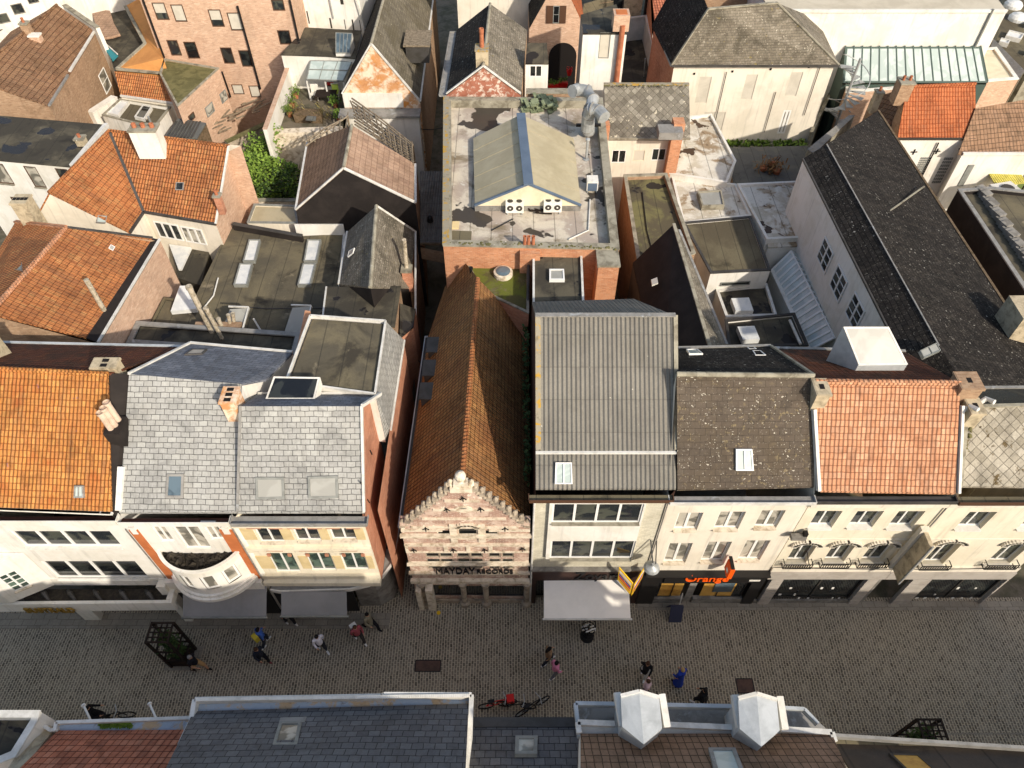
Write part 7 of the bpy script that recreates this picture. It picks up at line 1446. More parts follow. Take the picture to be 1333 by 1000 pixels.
# S5 brown tile house with zinc dormers
r, a, b, r1, r0 = near('near_dormer_house', 'near brown tiled house with two white-framed zinc dormers above a blue-grey box gutter', (756, 955), (1083, 955), (756, 1000), (1102, 1000), 9.3, 10.6, 'tile_flatbrown', 'white')
mb = MB(); q = T([(750, 918, 8.5), (1046, 923, 8.5), (1075, 948, 8.5), (752, 945, 8.5)]); q = ccw(q); mb.prism([p-Z_*.25 for p in q], .25); mb.build('box_gutter', M['lead'], r)
lip(r, [(754, 960), (749, 917), (806, 918)], 8.9, .12, .3, 'zinc'); lip(r, [(858, 919), (952, 921)], 8.9, .12, .3, 'zinc'); lip(r, [(1012, 922), (1046, 924), (1064, 943)], 8.9, .1, .25, 'zinc'); lip(r, [(754, 955), (752, 941), (800, 943)], 9.35, .16, .2); lip(r, [(864, 944), (958, 948)], 9.35, .16, .2); lip(r, [(1016, 950), (1082, 954), (1086, 966)], 9.35, .16, .2)
mb = MB(); q = T([(756, 946, 9.15), (1080, 954, 9.15), (1080, 962, 9.2), (758, 956, 9.2)]); mb.prism([p-Z_*.3 for p in ccw(q)], .3); mb.build('gutter_lining', M['zinc'], r)
for cx_, dy in ((832, 0), (985, 3)):
    zt = 10.5; F0, F1 = P(cx_-24, 906+dy, zt), P(cx_+26, 908+dy, zt); ap = P(cx_+0, 900+dy, zt+.10); bk = P(cx_+6, 969+dy, zt+.0); s0, s1 = P(cx_-22, 946+dy, zt-.1), P(cx_+30, 948+dy, zt-.1)
    mb = MB(); mb.poly([s0, F0, ap, bk][::-1]); mb.poly([bk, ap, F1, s1][::-1])
    lowp = lambda v, z_: Vector((v.x, v.y, z_))
    for p, q_ in ((F0, ap), (ap, F1)): mb.poly([lowp(q_, 8.6), lowp(p, 8.6), p, q_])
    mb.poly([lowp(F0, 8.6), lowp(s0, 8.6), s0, F0]); mb.poly([lowp(s1, 8.6), lowp(F1, 8.6), F1, s1]); mb.poly([lowp(s0, 9), lowp(bk, 9), bk, s0]); mb.poly([lowp(bk, 9), lowp(s1, 9), s1, bk])
    o = mb.build('dormer', M['zinc'], r)
    mb = MB(); mb.bar(P(cx_-29, 902+dy, zt-.3), P(cx_-22, 945+dy, zt-.45), .2, .25); mb.bar(P(cx_+29, 904+dy, zt-.3), P(cx_+36, 947+dy, zt-.45), .2, .25); mb.build('dormer_cheek', M['white'], o)
    mb = MB(); mb.bar(F0+Z_*.0, ap, .1, .1); mb.bar(ap, F1, .1, .1); mb.build('dormer_edge', M['white'], o)
sky_on(r, [a, b, r1], [(931, 1012), (970, 1012), (957, 978), (922, 978)], fr='lead', pane='glass_pale', h=.12, fw=.12, name='roof_window')
# S6 dark flat roof right, stretched out of view and raised to shade the street
r, a, b, r1, r0 = near('near_dark_felt_house', 'near house with dark brown felt roof and one amber roof window at bottom right', (1086, 968), (2700, 1006), (1106, 1000), (2790, 1040), 8.2, 8.9, 'felt_brown2' if M.setdefault('felt_brown2', felt('dark_brown_felt', g('4a423a'), [(g('544a40'), .4, .4, .6), (g('3e3832'), .8, .5, .7)], 1.5)) else '', 'white', zr=12.6)
lip(r, [(1078, 958), (1200, 966), (1400, 979), (1700, 996)], 8.45, .1, .3, 'lead'); mb = MB(); q = T([(1082, 961, 8.2), (1400, 982, 8.2), (1400, 994, 8.2), (1086, 972, 8.2)]); mb.prism([p-Z_*.2 for p in ccw(q)], .21); mb.build('gutter_lining', M['felt_brown'], r)
skylight(r, [on_plane(x, y, a, b, r1)+Z_*.02 for x, y in ((1186, 1012), (1226, 1012), (1194, 984), (1156, 983))], fr='frame_dark', pane='display', h=.08, fw=.08, name='roof_window')
M['wallS'] = M['brick_brown']

# ================= things on the street =================
def wedge(x, y, lab, w, d):
    q = P(x, y, 0); m_ = MB(); m_.box((q.x-w/2, q.y-d/2, .003), (q.x+w/2, q.y+d/2, .012)); o = m_.build('manhole_cover', M['rusty'], None); tag(o, lab, 'manhole cover', 'iron covers in the street'); 
    m_ = MB(); 
    for s in (-1, 1): m_.bar(Vector((q.x-w/2, q.y+s*d/2, .012)), Vector((q.x+w/2, q.y+s*d/2, .012)), .04, .02); m_.bar(Vector((q.x+s*w/2, q.y-d/2, .012)), Vector((q.x+s*w/2, q.y+d/2, .012)), .04, .02)
    fr_ = MB(); o['_o'] = tuple(o.location); m_.build('cover_frame', M['iron'], o)
wedge(557, 867, 'wide rusty rectangular cover in the cobbles before the stepped gable house', 1.15, .5); wedge(970, 893, 'small square rusty cover in the cobbles on the right', .75, .62)
def cage(px, py, lab, rot=0, h=3.1):
    q = P(px, py, 0); c = empty('planted_timber_tower', q, lab, 'planter', 'timber planter towers on the street'); w = .45; tw = .5
    m_ = MB(); m_.prism([q+Vector((-.75, -.55, 0)), q+Vector((.75, -.55, 0)), q+Vector((.75, .55, 0)), q+Vector((-.75, .55, 0))], .04); m_.build('base_plate', M['slab'], c)
    m_ = MB(); m_.box((q.x-.4, q.y-.38, .04), (q.x+.4, q.y+.38, .55)); m_.build('planter_box', M['wood_dark'], c)
    for sx in (-1, 1):
        for sy in (-1, 1): m_ = MB(); m_.bar(q+Vector((sx*.44, sy*.40, .05)), q+Vector((sx*.46, sy*.42, h)), .1); m_.build('post', M['wood_dark'], c)
    for z, f_ in ((h, 1.0), (h*.62, .97), (h*.3, .94)):
        m_ = MB(); X, Y = .46, .42
        for s in (-1, 1): m_.bar(q+Vector((-X, s*Y, z)), q+Vector((X, s*Y, z)), .07); m_.bar(q+Vector((s*X, -Y, z)), q+Vector((s*X, Y, z)), .07)
        if z == h:
            for k in range(1, 4): t = -1+k*.5; m_.bar(q+Vector((t*X, -Y, z)), q+Vector((t*X, Y, z)), .05); m_.bar(q+Vector((-X, t*Y, z)), q+Vector((X, t*Y, z)), .05)
        m_.build('rail', M['wood_dark'], c)
    m_ = MB()
    for k in range(700): a = q+Vector((random.gauss(0, .17), random.gauss(0, .16), random.uniform(.5, h*.9))); d1 = Vector((random.uniform(-1, 1), random.uniform(-1, 1), random.uniform(-1, 1))).normalized()*random.uniform(.04, .08); d2 = d1.cross(Vector((.2, .5, 1))).normalized()*.04; m_.poly([a-d1-d2, a+d1-d2, a+d1+d2, a-d1+d2])
    m_.build('foliage', M['leaf_dark'], c); m_ = MB(); m_.tube([q+Z_*.5, q+Vector((.05, 0, 1.6)), q+Vector((-.03, .04, 2.7))], [.05, .04, .02], 6); m_.build('stem', M['wood'], c)
cage(240, 857, 'tall dark timber planter tower with dim greenery, standing left in the street'); cage(1173, 978, 'dark timber planter tower half hidden by the near roof edge at right')
# hanging street lamps over the facades
def lamp(px, py, z, lab, wall_px, r_=.34):
    q = P(px, py, z); c = empty('street_lamp', q, lab, 'street lamp'); m_ = MB(); m_.disc_stack(q, [(r_*.95, 0), (r_, .06), (r_*.8, .18), (r_*.4, .27), (.08, .32), (.05, .45)], 24); m_.build('lamp_shade', M['galv'], c)
    m_ = MB(); w_ = PY(*wall_px, YG-.05); w2 = Vector((w_.x, YG-.05, q.z+.9)); m_.bar(q+Z_*.4, w2+Vector((.0, 0, .2)), .05); m_.bar(q+Z_*.4+Vector((.12, 0, 0)), w2+Vector((.25, 0, .2)), .04); m_.build('bracket', M['iron'], c)
lamp(848, 740, 5.2, 'round galvanised lamp hanging beside the white window bands of the corrugated house', (846, 706))
q = PY(1037, 692, YG); m_ = MB(); c = empty('wall_lamp', q, 'small wall fixture with cable on the boundary of the white and cream houses', 'wall lamp'); m_.obox(q+Vector((0, -.25, 0)), (.3, 0, 0), (0, .12, 0), (0, 0, .1)); m_.build('fitting', M['stone_grey'], c); m_ = MB(); m_.obox(q+Vector((.25, -.2, .05)), (.08, 0, 0), (0, .1, 0), (0, 0, .25)); m_.build('housing', M['iron'], c)
m_ = MB(); m_.tube([q+Vector((.3, -.1, 0)), PY(1053, 735, YG-.12)], .02, 5); m_.build('cable', M['iron'], c)
# blade signs
q = PY(952, 730, YG-.15); c = empty('orange_blade_sign', q, 'small orange double-sided sign projecting from the black shopfront', 'sign'); m_ = MB(); a = PY(948, 727, YG-.15); m_.box((a.x-.02, YG-.75, a.z-.75), (a.x+.18, YG-.2, a.z+.05)); m_.build('sign_box', M['orange_sign'], c)
m_ = MB(); m_.box((a.x+.02, YG-.7, a.z+.052), (a.x+.16, YG-.1, a.z+.12)); m_.build('bracket', M['iron'], c); m_ = MB(); m_.box((a.x-.035, YG-.6, a.z-.5), (a.x-.022, YG-.4, a.z-.3)); m_.build('logo_square', M['white'], c)
vs_ = PY(1203, 688, YG-.15); vb = PY(1160, 735, YG-.15); c = empty('tan_blade_sign', Vector((vs_.x, YG, vb.z)), 'tall tan banner sign standing out from the cream facade on the right', 'sign'); m_ = MB(); m_.box((vs_.x-.06, YG-1.0, vb.z), (vs_.x+.1, YG-.16, vs_.z)); m_.build('banner', M['chim'], c)
m_ = MB(); m_.box((vs_.x-.2, YG-.32, vb.z-.05), (vs_.x+.14, YG-.12, vs_.z+.15)); m_.build('mounting_post', M['cream2'], c); m_ = MB(); m_.bar(Vector((vs_.x, YG-1.02, vb.z-.05)), Vector((vs_.x, YG-1.02, vs_.z+.1)), .06); m_.build('edge_bar', M['galv'], c)
# open-book style two leaf sign
c0 = P(806, 741, 4.6); t0 = P(807, 740, 4.2); c = empty('striped_wall_sign', P(822, 770, 2.6), 'open two-leaf sign striped yellow, red and white at the right end of the off-white awning', 'sign')
for side, (tl, bl, br_, tr) in enumerate((((806, 739), (804, 755), (820, 774), (824, 760)), ((826, 762), (822, 776), (836, 752), (840, 738)))):
    Ys = (YG-.55, YG-.55, YG-.85, YG-.85) if side == 0 else (YG-.85, YG-.85, YG-.3, YG-.3); pz = [PY(*p_, y_) for p_, y_ in zip((tl, bl, br_, tr), Ys)]
    n_ = (pz[1]-pz[0]).cross(pz[3]-pz[0]).normalized(); m_ = MB(); f_ = [pz[0], pz[1], pz[2], pz[3]]; m_.poly(f_); bk_ = [p_-n_*.04 for p_ in f_]; m_.poly(bk_[::-1])
    for i in range(4): m_.poly([bk_[i], bk_[(i+1) % 4], f_[(i+1) % 4], f_[i]])
    pn = m_.build('sign_leaf', M['yellow'], c)
    for k, (u0, u1, mt) in enumerate(((.12, .28, 'white'), (.36, .5, 'blue'), (.52, .66, 'red'), (.72, .82, 'orange_paint'))):
        m_ = MB(); L0, L1 = f_[0].lerp(f_[1], u0), f_[0].lerp(f_[1], u1); R0, R1 = f_[3].lerp(f_[2], u0), f_[3].lerp(f_[2], u1); e_ = n_*.006; m_.poly([L0.lerp(R0, .06)+e_, L1.lerp(R1, .06)+e_, L1.lerp(R1, .92)+e_, L0.lerp(R0, .92)+e_]); m_.build('printed_stripe', M[mt], pn)
# card rack and A-board
q = P(764, 829, 0); c = empty('card_rack', q, 'black wire rack of white cards standing just below the off-white awning', 'display rack')
m_ = MB(); m_.disc_stack(q, [(.32, 0), (.3, .04), (.04, .06), (.03, 1.5)], 16); m_.build('stand', M['iron'], c)
for z in (.35, .7, 1.05, 1.4): m_ = MB(); m_.tube([q+Vector((.3*math.cos(k*.524), .3*math.sin(k*.524), z)) for k in range(13)], .022, 6); m_.build('ring', M['iron'], c)
for k in range(7): t = k*.9; z = .8+.11*k; m_ = MB(); m_.obox(q+Vector((.22*math.cos(t), .22*math.sin(t)-.05, z)), (.12, .03, 0), (0, .02, .02), (0, -.04, .14)); m_.build('card', M['white'], c)
q = P(877, 800, 0); c = empty('a_board', q, 'dark blue pavement board in front of the black shopfront', 'pavement sign'); M['navy'] = plain('navy_panel', g('343648'), grain=.1)
for s in (-1, 1): m_ = MB(); m_.obox(q+Vector((0, s*.2, .5)), (.3, 0, 0), (0, .02, 0), (0, -s*.17, .5)); m_.build('board_panel', M['navy'], c)
q = P(884, 790, 0); m_ = MB(); m_.tube([q, q+Vector((-.05, .1, 1.3))], .025, 6); m_.build('pole', M['white'], c)
cb = P(585, 798, 0); m_ = MB(); m_.disc_stack(P(571, 798, 0), [(.1, .002), (.1, .04), (.05, .06)], 8); tag(m_.build('yellow_litter', M['yellow']), 'tiny yellow wrapper lying on the cobbles before the stepped gable', 'litter')
# bicycles
def bike(px, py, rot, lab, fm='iron', basket=None):
    q = P(px, py, 0); c = empty('bicycle', q, lab, 'bicycle', 'bicycles parked by the near houses'); ca, sa = math.cos(rot), math.sin(rot); X = Vector((ca, sa, 0)); N = Vector((-sa, ca, 0)); o = lambda u, z, v=0: q+X*u+Z_*z+N*v
    for u in (-.52, .52):
        m_ = MB(); m_.tube([o(u+.33*math.cos(k*math.pi/12), .35+.33*math.sin(k*math.pi/12)) for k in range(25)], .03, 6, cap=False); w_ = m_.build('wheel', M['iron'], c); m_ = MB()
        for k in range(10): m_.bar(o(u, .35), o(u+.32*math.cos(k*.628), .35+.32*math.sin(k*.628)), .008)
        m_.build('spokes', M['galv'], w_)
    m_ = MB()
    for a, b_ in (((-.52, .35), (-.12, .3)), ((-.12, .3), (-.25, .85)), ((-.25, .8), (.35, .85)), ((-.12, .3), (.38, .75)), ((-.52, .35), (-.24, .75)), ((.52, .35), (.34, 1.0))): m_.tube([o(*a), o(*b_)], .022, 6)
    m_.build('frame', M[fm], c); m_ = MB(); m_.obox(o(-.27, .9), X*.14, N*.07, Z_*.03); m_.build('saddle', M['iron'], c); m_ = MB(); m_.tube([o(.28, 1.05, -.28), o(.36, 1.02, 0), o(.28, 1.05, .28)], .02, 6); m_.build('handlebar', M['galv'], c)
    if basket: m_ = MB(); m_.prism([o(.4, .72, -.16), o(.72, .72, -.16), o(.72, .72, .16), o(.4, .72, .16)], .24); m_.build('basket', M[basket], c)
    return c
bike(648, 920, .15, 'red-framed bicycle with a red crate parked near the low dark roof', 'red', 'red'); bike(672, 921, -.1, 'plain black bicycle parked beside the red-framed one'); bike(693, 923, .5, 'black bicycle leaning askew, rightmost of the three near the low roof'); bike(153, 937, .2, 'black bicycle beyond the flagpoles at the bottom left')
# ================= people =================
SK = plain('skin', g('b88a6c'), rough=.6, grain=.05)
def clothmat(h, n): return plain(n, g(h), rough=.85, grain=.15)
HAIR = {'black': clothmat('1b1715', 'dark_hair'), 'brown': clothmat('4a3222', 'brown_hair'), 'blond': clothmat('a88a5c', 'fair_hair'), 'grey': clothmat('8a8682', 'grey_hair')}
CL = {}
def C(h):
    if h not in CL: CL[h] = clothmat(h, 'cloth_' + str(len(CL)))
    return CL[h]
def blob(mb, pts, rs, n=10):     # tapered limb with round ends
    p0, p1 = Vector(pts[0]), Vector(pts[-1]); d0 = (Vector(pts[0])-Vector(pts[1])).normalized(); d1 = (Vector(pts[-1])-Vector(pts[-2])).normalized()
    P_ = [p0+d0*rs[0]*.9, p0+d0*rs[0]*.6] + [Vector(p) for p in pts] + [p1+d1*rs[-1]*.6, p1+d1*rs[-1]*.9]; R_ = [rs[0]*.35, rs[0]*.8] + list(rs) + [rs[-1]*.8, rs[-1]*.35]
    mb.tube(P_, R_, n)
def remesh(o, v):
    m_ = o.modifiers.new('join', 'REMESH'); m_.mode = 'VOXEL'; m_.voxel_size = v; m_.use_smooth_shade = True
def person(px, py, lab, rot=0, top='333333', leg='22222a', shoe='1a1a1a', hair='black', stride=.5, arms=(.5, -.5), long_hair=False, coat=0, h=1.72, seat=False, bend=0, bag=None, carry=None, shorts=False, sleeves=True, group='people on the shopping street'):
    q = P(px, py, 0); c = empty('person', q, lab, 'person', group); s = h/1.72; ca, sa = math.cos(rot), math.sin(rot)
    def o(f, l, z): z *= s; return q + Vector((ca*f - sa*l, sa*f + ca*l, 0))*s + Z_*z        # f = forward, l = left
    st = stride; b = bend; hip = .92
    lean = lambda z: b*max(0, z-hip)
    sh = {+1: (lean(1.42), .19, 1.42), -1: (lean(1.42), -.19, 1.42)}
    leg_ = {}
    for sd, k in ((1, 1), (-1, -1)):
        kf = st*k; leg_[sd] = [(0, .1*sd, hip-.02), (kf*.26+.06, .1*sd, .5), (kf*.36-(.05 if k*st < 0 else 0), .1*sd, .09+(.06 if k*st < 0 else 0))]
    arm = {}
    for sd, a in ((1, arms[0]), (-1, arms[1])):
        f0 = sh[sd][0]; arm[sd] = [sh[sd], (f0+a*.14-.02, .25*sd, 1.14), (f0+a*.38+.06, .22*sd, .93+abs(a)*.16)]
    body = MB()
    blob(body, [o(*v) for v in ((0, 0, .93), (lean(1.15)+.01, 0, 1.15), (lean(1.36), 0, 1.36))], [.13*s, .12*s, .13*s], 12)
    blob(body, [o(lean(1.42), -.13, 1.42), o(lean(1.42), .13, 1.42)], [.06*s, .06*s])
    blob(body, [o(lean(1.42), 0, 1.42), o(lean(1.5)+.01, 0, 1.52)], [.055*s, .052*s]); hd = (lean(1.6)+.03, 0, 1.61)
    blob(body, [o(hd[0], 0, 1.55), o(hd[0]+.005, 0, 1.60), o(hd[0]-.005, 0, 1.655)], [.062*s, .085*s, .078*s], 12)
    blob(body, [o(hd[0]+.085, 0, 1.60), o(hd[0]+.105, 0, 1.585)], [.012*s, .014*s], 6)
    for e_ in (1, -1): blob(body, [o(hd[0], e_*.085, 1.62), o(hd[0]-.005, e_*.088, 1.58)], [.016*s, .012*s], 6)
    for sd in (1, -1):
        blob(body, [o(*v) for v in leg_[sd]], [.085*s, .056*s, .04*s]); blob(body, [o(*v) for v in arm[sd]], [.05*s, .038*s, .027*s])
        w = Vector(o(*arm[sd][2])); d = (w-Vector(o(*arm[sd][1]))).normalized(); side = Vector((-sa, ca, 0)); fw = Vector((ca, sa, 0))
        blob(body, [w, w+d*.07*s], [.03*s, .036*s])
        for i in range(4): b0 = w+d*.09*s+fw*(i-1.5)*.019*s; L = (.062, .075, .07, .055)[i]*s; blob(body, [b0, b0+d*L*.6, b0+d*L*.95-side*sd*.02*s], [.0095, .009, .008], 6)
        b0 = w+d*.035*s+fw*.03*s; blob(body, [b0, b0+d*.035*s+fw*.022*s, b0+d*.06*s+fw*.02*s], [.011, .010, .009], 6)
    bo = body.build('body', SK, c); remesh(bo, .011)
    jk = MB(); blob(jk, [o(*v) for v in ((0, 0, .96), (lean(1.15)+.01, 0, 1.15), (lean(1.36), 0, 1.36))], [.165*s, .152*s, .165*s], 12); blob(jk, [o(lean(1.42), -.15, 1.41), o(lean(1.42), .15, 1.41)], [.085*s, .085*s])
    if coat: blob(jk, [o(0, 0, .98), o(-.02, 0, .98-coat*.45), o(-.04, 0, .98-coat*.75)], [.17*s, .2*s, .24*s], 14)
    for sd in (1, -1):
        pts = [o(*v) for v in arm[sd]]; 
        if sleeves: blob(jk, pts, [.068*s, .056*s, .044*s])
        else: blob(jk, [pts[0], Vector(pts[0]).lerp(Vector(pts[1]), .6)], [.068*s, .06*s])
    j = jk.build('jacket', C(top), c); remesh(j, .02)
    if not (coat and coat > .9):
        tr = MB()
        for sd in (1, -1):
            pts = [Vector(o(*v)) for v in leg_[sd]]
            if shorts: pts = [pts[0], pts[0].lerp(pts[1], .85)]; blob(tr, pts, [.11*s, .09*s])
            else: blob(tr, pts, [.11*s, .078*s, .06*s])
        blob(tr, [o(0, -.07, .93), o(0, .07, .93)], [.135*s, .135*s]); t_ = tr.build('trousers', C(leg), c); remesh(t_, .02)
    for sd in (1, -1):
        f_, l_, z_ = leg_[sd][2]; m_ = MB(); blob(m_, [o(f_-.05, l_, max(.045, z_-.05)), o(f_+.06, l_, max(.04, z_-.055)), o(f_+.15, l_, max(.035, z_-.06))], [.045*s, .045*s, .036*s], 8); m_.build('shoe', C(shoe), c)
    hm = MB(); blob(hm, [o(hd[0]-.03, 0, 1.60), o(hd[0]-.02, 0, 1.66), o(hd[0]+.015, 0, 1.685)], [.085*s, .098*s, .085*s], 12)
    if long_hair: blob(hm, [o(hd[0]-.07, 0, 1.62), o(hd[0]-.12, 0, 1.5), o(hd[0]-.14, 0, 1.36)], [.08*s, .08*s, .05*s], 10)
    h_ = hm.build('hair', HAIR[hair], c); remesh(h_, .015)
    if bag:
        m_ = MB(); ctr = Vector(o(lean(1.25)-.24, 0, 1.2)); X = Vector((ca, sa, 0)); m_.obox(ctr, X*.1*s, Vector((-sa, ca, 0))*.15*s, Z_*.2*s); bg_ = m_.build('backpack', C(bag), c); bv = bg_.modifiers.new('soft', 'BEVEL'); bv.width = .05; bv.segments = 3
    return c
person(262, 872, 'person in a black T-shirt and tan shorts, striding right of the planter tower', -.2, '1c1b20', 'b08a5c', '201c1c', 'grey', .9, (-.6, .6), shorts=True, sleeves=False)
person(347, 838, 'person in a blue top wearing a yellow backpack', .9, '3f62a8', '2c3038', 'e0e0dc', 'black', .5, (.5, -.3), bag='c8b03c')
person(345, 862, 'person in dark navy walking directly below the blue-clad backpacker', -.5, '20242e', '17171b', '7c4040', 'brown', .5, (-.4, .4))
person(379, 812, 'person in grey and black half under the edge of the second grey awning', -.6, '8a8480', '1c1c1f', 'e0dcd4', 'brown', .5, (.4, -.4))
person(421, 846, 'person in a white sweatshirt and white trainers, alone mid street', -.9, 'd8d4da', '26262c', 'e4e2de', 'black', .6, (-.3, .3))
person(469, 834, 'person in a dusty red jacket with a white bag strap', -.9, '96484e', '34302e', 'e8e4de', 'brown', .7, (.3, -.3), bag='d8d4cc')
person(484, 818, 'person in an olive-beige coat striding with long dark legs', -.5, '7c7460', '17161a', '17161a', 'black', 1.0, (-.5, .5), coat=.3)
person(713, 862, 'person in a tan jacket walking beside the pink-clad person', .4, '86694e', '2a2c34', 'e0ddd8', 'black', .7, (.5, -.5), long_hair=True)
person(722, 880, 'person in a pink top and grey trousers', .4, 'd0809a', '6c6c72', 'e4e2e0', 'black', .5, (-.3, .3))
person(837, 880, 'person in a black patterned coat with white shoes, left of the blue-robed person', -2.0, '1b1a1c', 'c8c4bc', 'e4e2de', 'brown', .4, (.5, -.6), long_hair=True, coat=.3)
person(881, 889, 'person in a long royal blue robe with a beige scarf', 2.2, '1f3a94', '1f3a94', '1a1a22', 'blond', .2, (.4, .4), coat=1.1)
person(838, 903, 'person in a pink cardigan half hidden by the left zinc dormer', 2.9, 'd8b8b8', '3c2c30', '222222', 'brown', .3, (.3, -.3))
person(909, 915, 'person dressed all in black with pale shoes at the near gutter', 2.6, '141315', '141417', 'c8c4be', 'black', .6, (-.5, .4), coat=.25)
person(134, 937, 'person in a black coat standing at the near gutter beside the bicycle', .3, '121113', '17161a', '1a1a1a', 'black', .4, (.6, .5), coat=.35)
# ================= garden trees =================
def leaftree(px, py, zb, lab, R, h, mat, name='garden_tree', n=2600, seed=1, dark='leaf_dark'):
    rnd = random.Random(seed); q = P(px, py, zb); q.z = 0; c = empty(name, q, lab, 'tree', 'trees in the walled garden'); m_ = MB(); m_.tube([q, q+Vector((.1, .05, h*.3)), q+Vector((-.1, 0, h*.55))], [.16, .12, .06], 8)
    for k in range(7): t = k*.9; m_.tube([q+Z_*(h*.3+.05*k), q+Vector((math.cos(t)*R*.4, math.sin(t)*R*.4, h*.55)), q+Vector((math.cos(t)*R*.7, math.sin(t)*R*.7, h*.75))], [.06, .04, .015], 6)
    m_.build('trunk', M['wood'], c); lobes = [(Vector((rnd.uniform(-1, 1)*R*.75, rnd.uniform(-1, 1)*R*.7, h*rnd.uniform(.4, 1.0))), R*rnd.uniform(.16, .4)) for _ in range(16)]
    m_ = MB()
    for k in range(n):
        l, r_ = lobes[rnd.randrange(16)]; d = Vector((rnd.gauss(0, 1), rnd.gauss(0, 1), rnd.gauss(0, 1))).normalized()*r_*(rnd.random()**.33); a = q+l+d; s = rnd.uniform(.05, .15)
        d1 = Vector((rnd.uniform(-1, 1), rnd.uniform(-1, 1), rnd.uniform(-.6, .6))).normalized()*s; d2 = d1.cross(Vector((rnd.uniform(-1, 1), rnd.uniform(-1, 1), 1.2))).normalized()*s*.6; m_.poly([a-d1, a-d2, a+d1, a+d2], 0 if rnd.random() < .6 else 1)
    m_.build('crown', [M[mat], M[dark]], c)
M['leaf_mid'] = plain('mid_green_leaves', g('6c8634'), g('829a44'), 3, .35, .65, grain=.5)
leaftree(333, 240, 3.0, 'bright green bushy tree filling the walled garden', 2.9, 6.0, 'leaf', n=6000, seed=3, dark='leaf_mid'); leaftree(374, 244, 3.0, 'darker green bushy tree squeezed against the black gabled hall', 2.2, 5.6, 'leaf_dark', n=4200, seed=9, dark='leaf')
for x, y, lab in ((388, 150, 'dry yellow shrub by the white court wall'), (424, 152, 'dry yellow shrub right of the raised bed')):
    q = P(x, y+4, 5.4); m_ = MB()
    for k in range(160): a = q+Vector((random.gauss(0, .3), random.gauss(0, .3), random.uniform(0, 1.2))); d1 = Vector((random.uniform(-1, 1), random.uniform(-1, 1), 1.5)).normalized()*.16; d2 = d1.cross(Vector((1, .3, 0))).normalized()*.03; m_.poly([a-d1-d2, a+d1-d2, a+d1+d2, a-d1+d2])
    o = m_.build('dry_shrub', M.setdefault('straw', plain('straw_leaves', g('a8945c'), g('8a8a4c'), 3, grain=.4))); tag(o, lab, 'shrub')

# cables sagging across the street facades and roofs
def cable(a, b, sag, lab, r_=.018):
    a, b = T([a, b]); m_ = MB(); m_.tube([a.lerp(b, k/14)-Z_*sag*4*(k/14)*(1-k/14) for k in range(15)], r_, 5, cap=False); tag(m_.build('overhead_cable', M['iron']), lab, 'cable')
cable(Vector((11.5, YG-.12, 3.9)), Vector((22.4, YG-.12, 3.85)), .18, 'dark cable sagging along the ledge below the arched windows')
cable(P(548, 168, 5), P(577, 166, 6), .1, 'dark cable crossing the alley north of the corrugated cover', .03)
cable(P(545, 470, 4.2), P(556, 472, 6.2), .1, 'short dark cable crossing the alley beside the ochre roof', .02)
# moss tufts gathered along gutters and coping edges
def moss(pts, n, lab, mat='felt_green'):
    q = T(pts); m_ = MB()
    for k in range(n):
        i = random.randrange(len(q)-1); p = q[i].lerp(q[i+1], random.random())+Vector((random.gauss(0, .05), random.gauss(0, .05), .02)); s = random.uniform(.03, .09)
        m_.disc_stack(p, [(s, 0), (s*.8, s*.35), (s*.3, s*.5)], 6, sm=False)
    tag(m_.build('moss', M[mat]), lab, 'moss', kind='stuff')
moss([(786, 112, 9.9), (896, 112, 9.9)], 60, 'moss tufts on the ridge of the weathered cottage')
moss([(582, 317, 10.22), (690, 319, 10.22), (800, 324, 10.22)], 90, 'moss tufts along the front coping of the puddled roof')
moss([(1252, 632, 9.75), (1262, 560, 11.4), (1260, 534, 12)], 70, 'moss tufts down the left verge of the diamond-tile roof')
moss([(606, 342, 8.9), (686, 341, 8.9)], 50, 'moss tufts at the back of the mossy flat roof')

for nm, X, Y, z0, z1, mt, r_ in (('corrugated_roof_house', .86, YG-.1, .1, 9.5, 'white_metal', .045), ('speckled_slate_house', 6.0, YG-.07, 3.4, 9.3, 'stone_grey', .03), ('diamond_tile_house', 16.87, YG-.07, 3.4, 9.3, 'stone_grey', .03), ('bay_front_house', -15.05, YA-.07, 4, 8.3, 'stone_grey', .025), ('cream_brick_house', -10.86, YB-.18, 3.4, 8.5, 'stone_grey', .03)):
    pipe(D.objects[nm], [Vector((X, Y, z1)), Vector((X, Y, z0))], r_, mt, 'downpipe', 8)
# felt-roof clutter that the flat roofs carry
fr = D.objects['four_rooflight_roof']; pipe(fr, [P(300, 398, 6.02), P(345, 402, 6.02), P(441, 401, 6.02)], .035, 'lead_dark', 'cable_run', 6)
mr = D.objects['monitor_roof_building']; pipe(mr, [P(768, 260, 9.8), P(766, 300, 9.8), P(740, 312, 9.8)], .04, 'white_metal', 'cable_run', 6); pipe(mr, [P(640, 300, 9.8), P(668, 285, 9.8)], .03, 'iron', 'cable_run', 6)
pl = MB(); pl.slab([P(584, 314, 9.83), P(613, 315, 9.83), P(614, 301, 9.83), P(585, 300, 9.83)], .05); pl.build('roof_plate', M['felt_brown'], mr); pl = MB(); pl.slab([P(588, 297, 9.83), P(597, 297, 9.83), P(598, 288, 9.83), P(589, 288, 9.83)], .1); pl.build('roof_plate', M['yellow_render'], mr)
lr = D.objects['lichened_passage_roof']; pipe(lr, [P(836, 250, 6.4), P(842, 300, 6.4), P(850, 330, 6.4)], .03, 'iron', 'cable_run', 6)

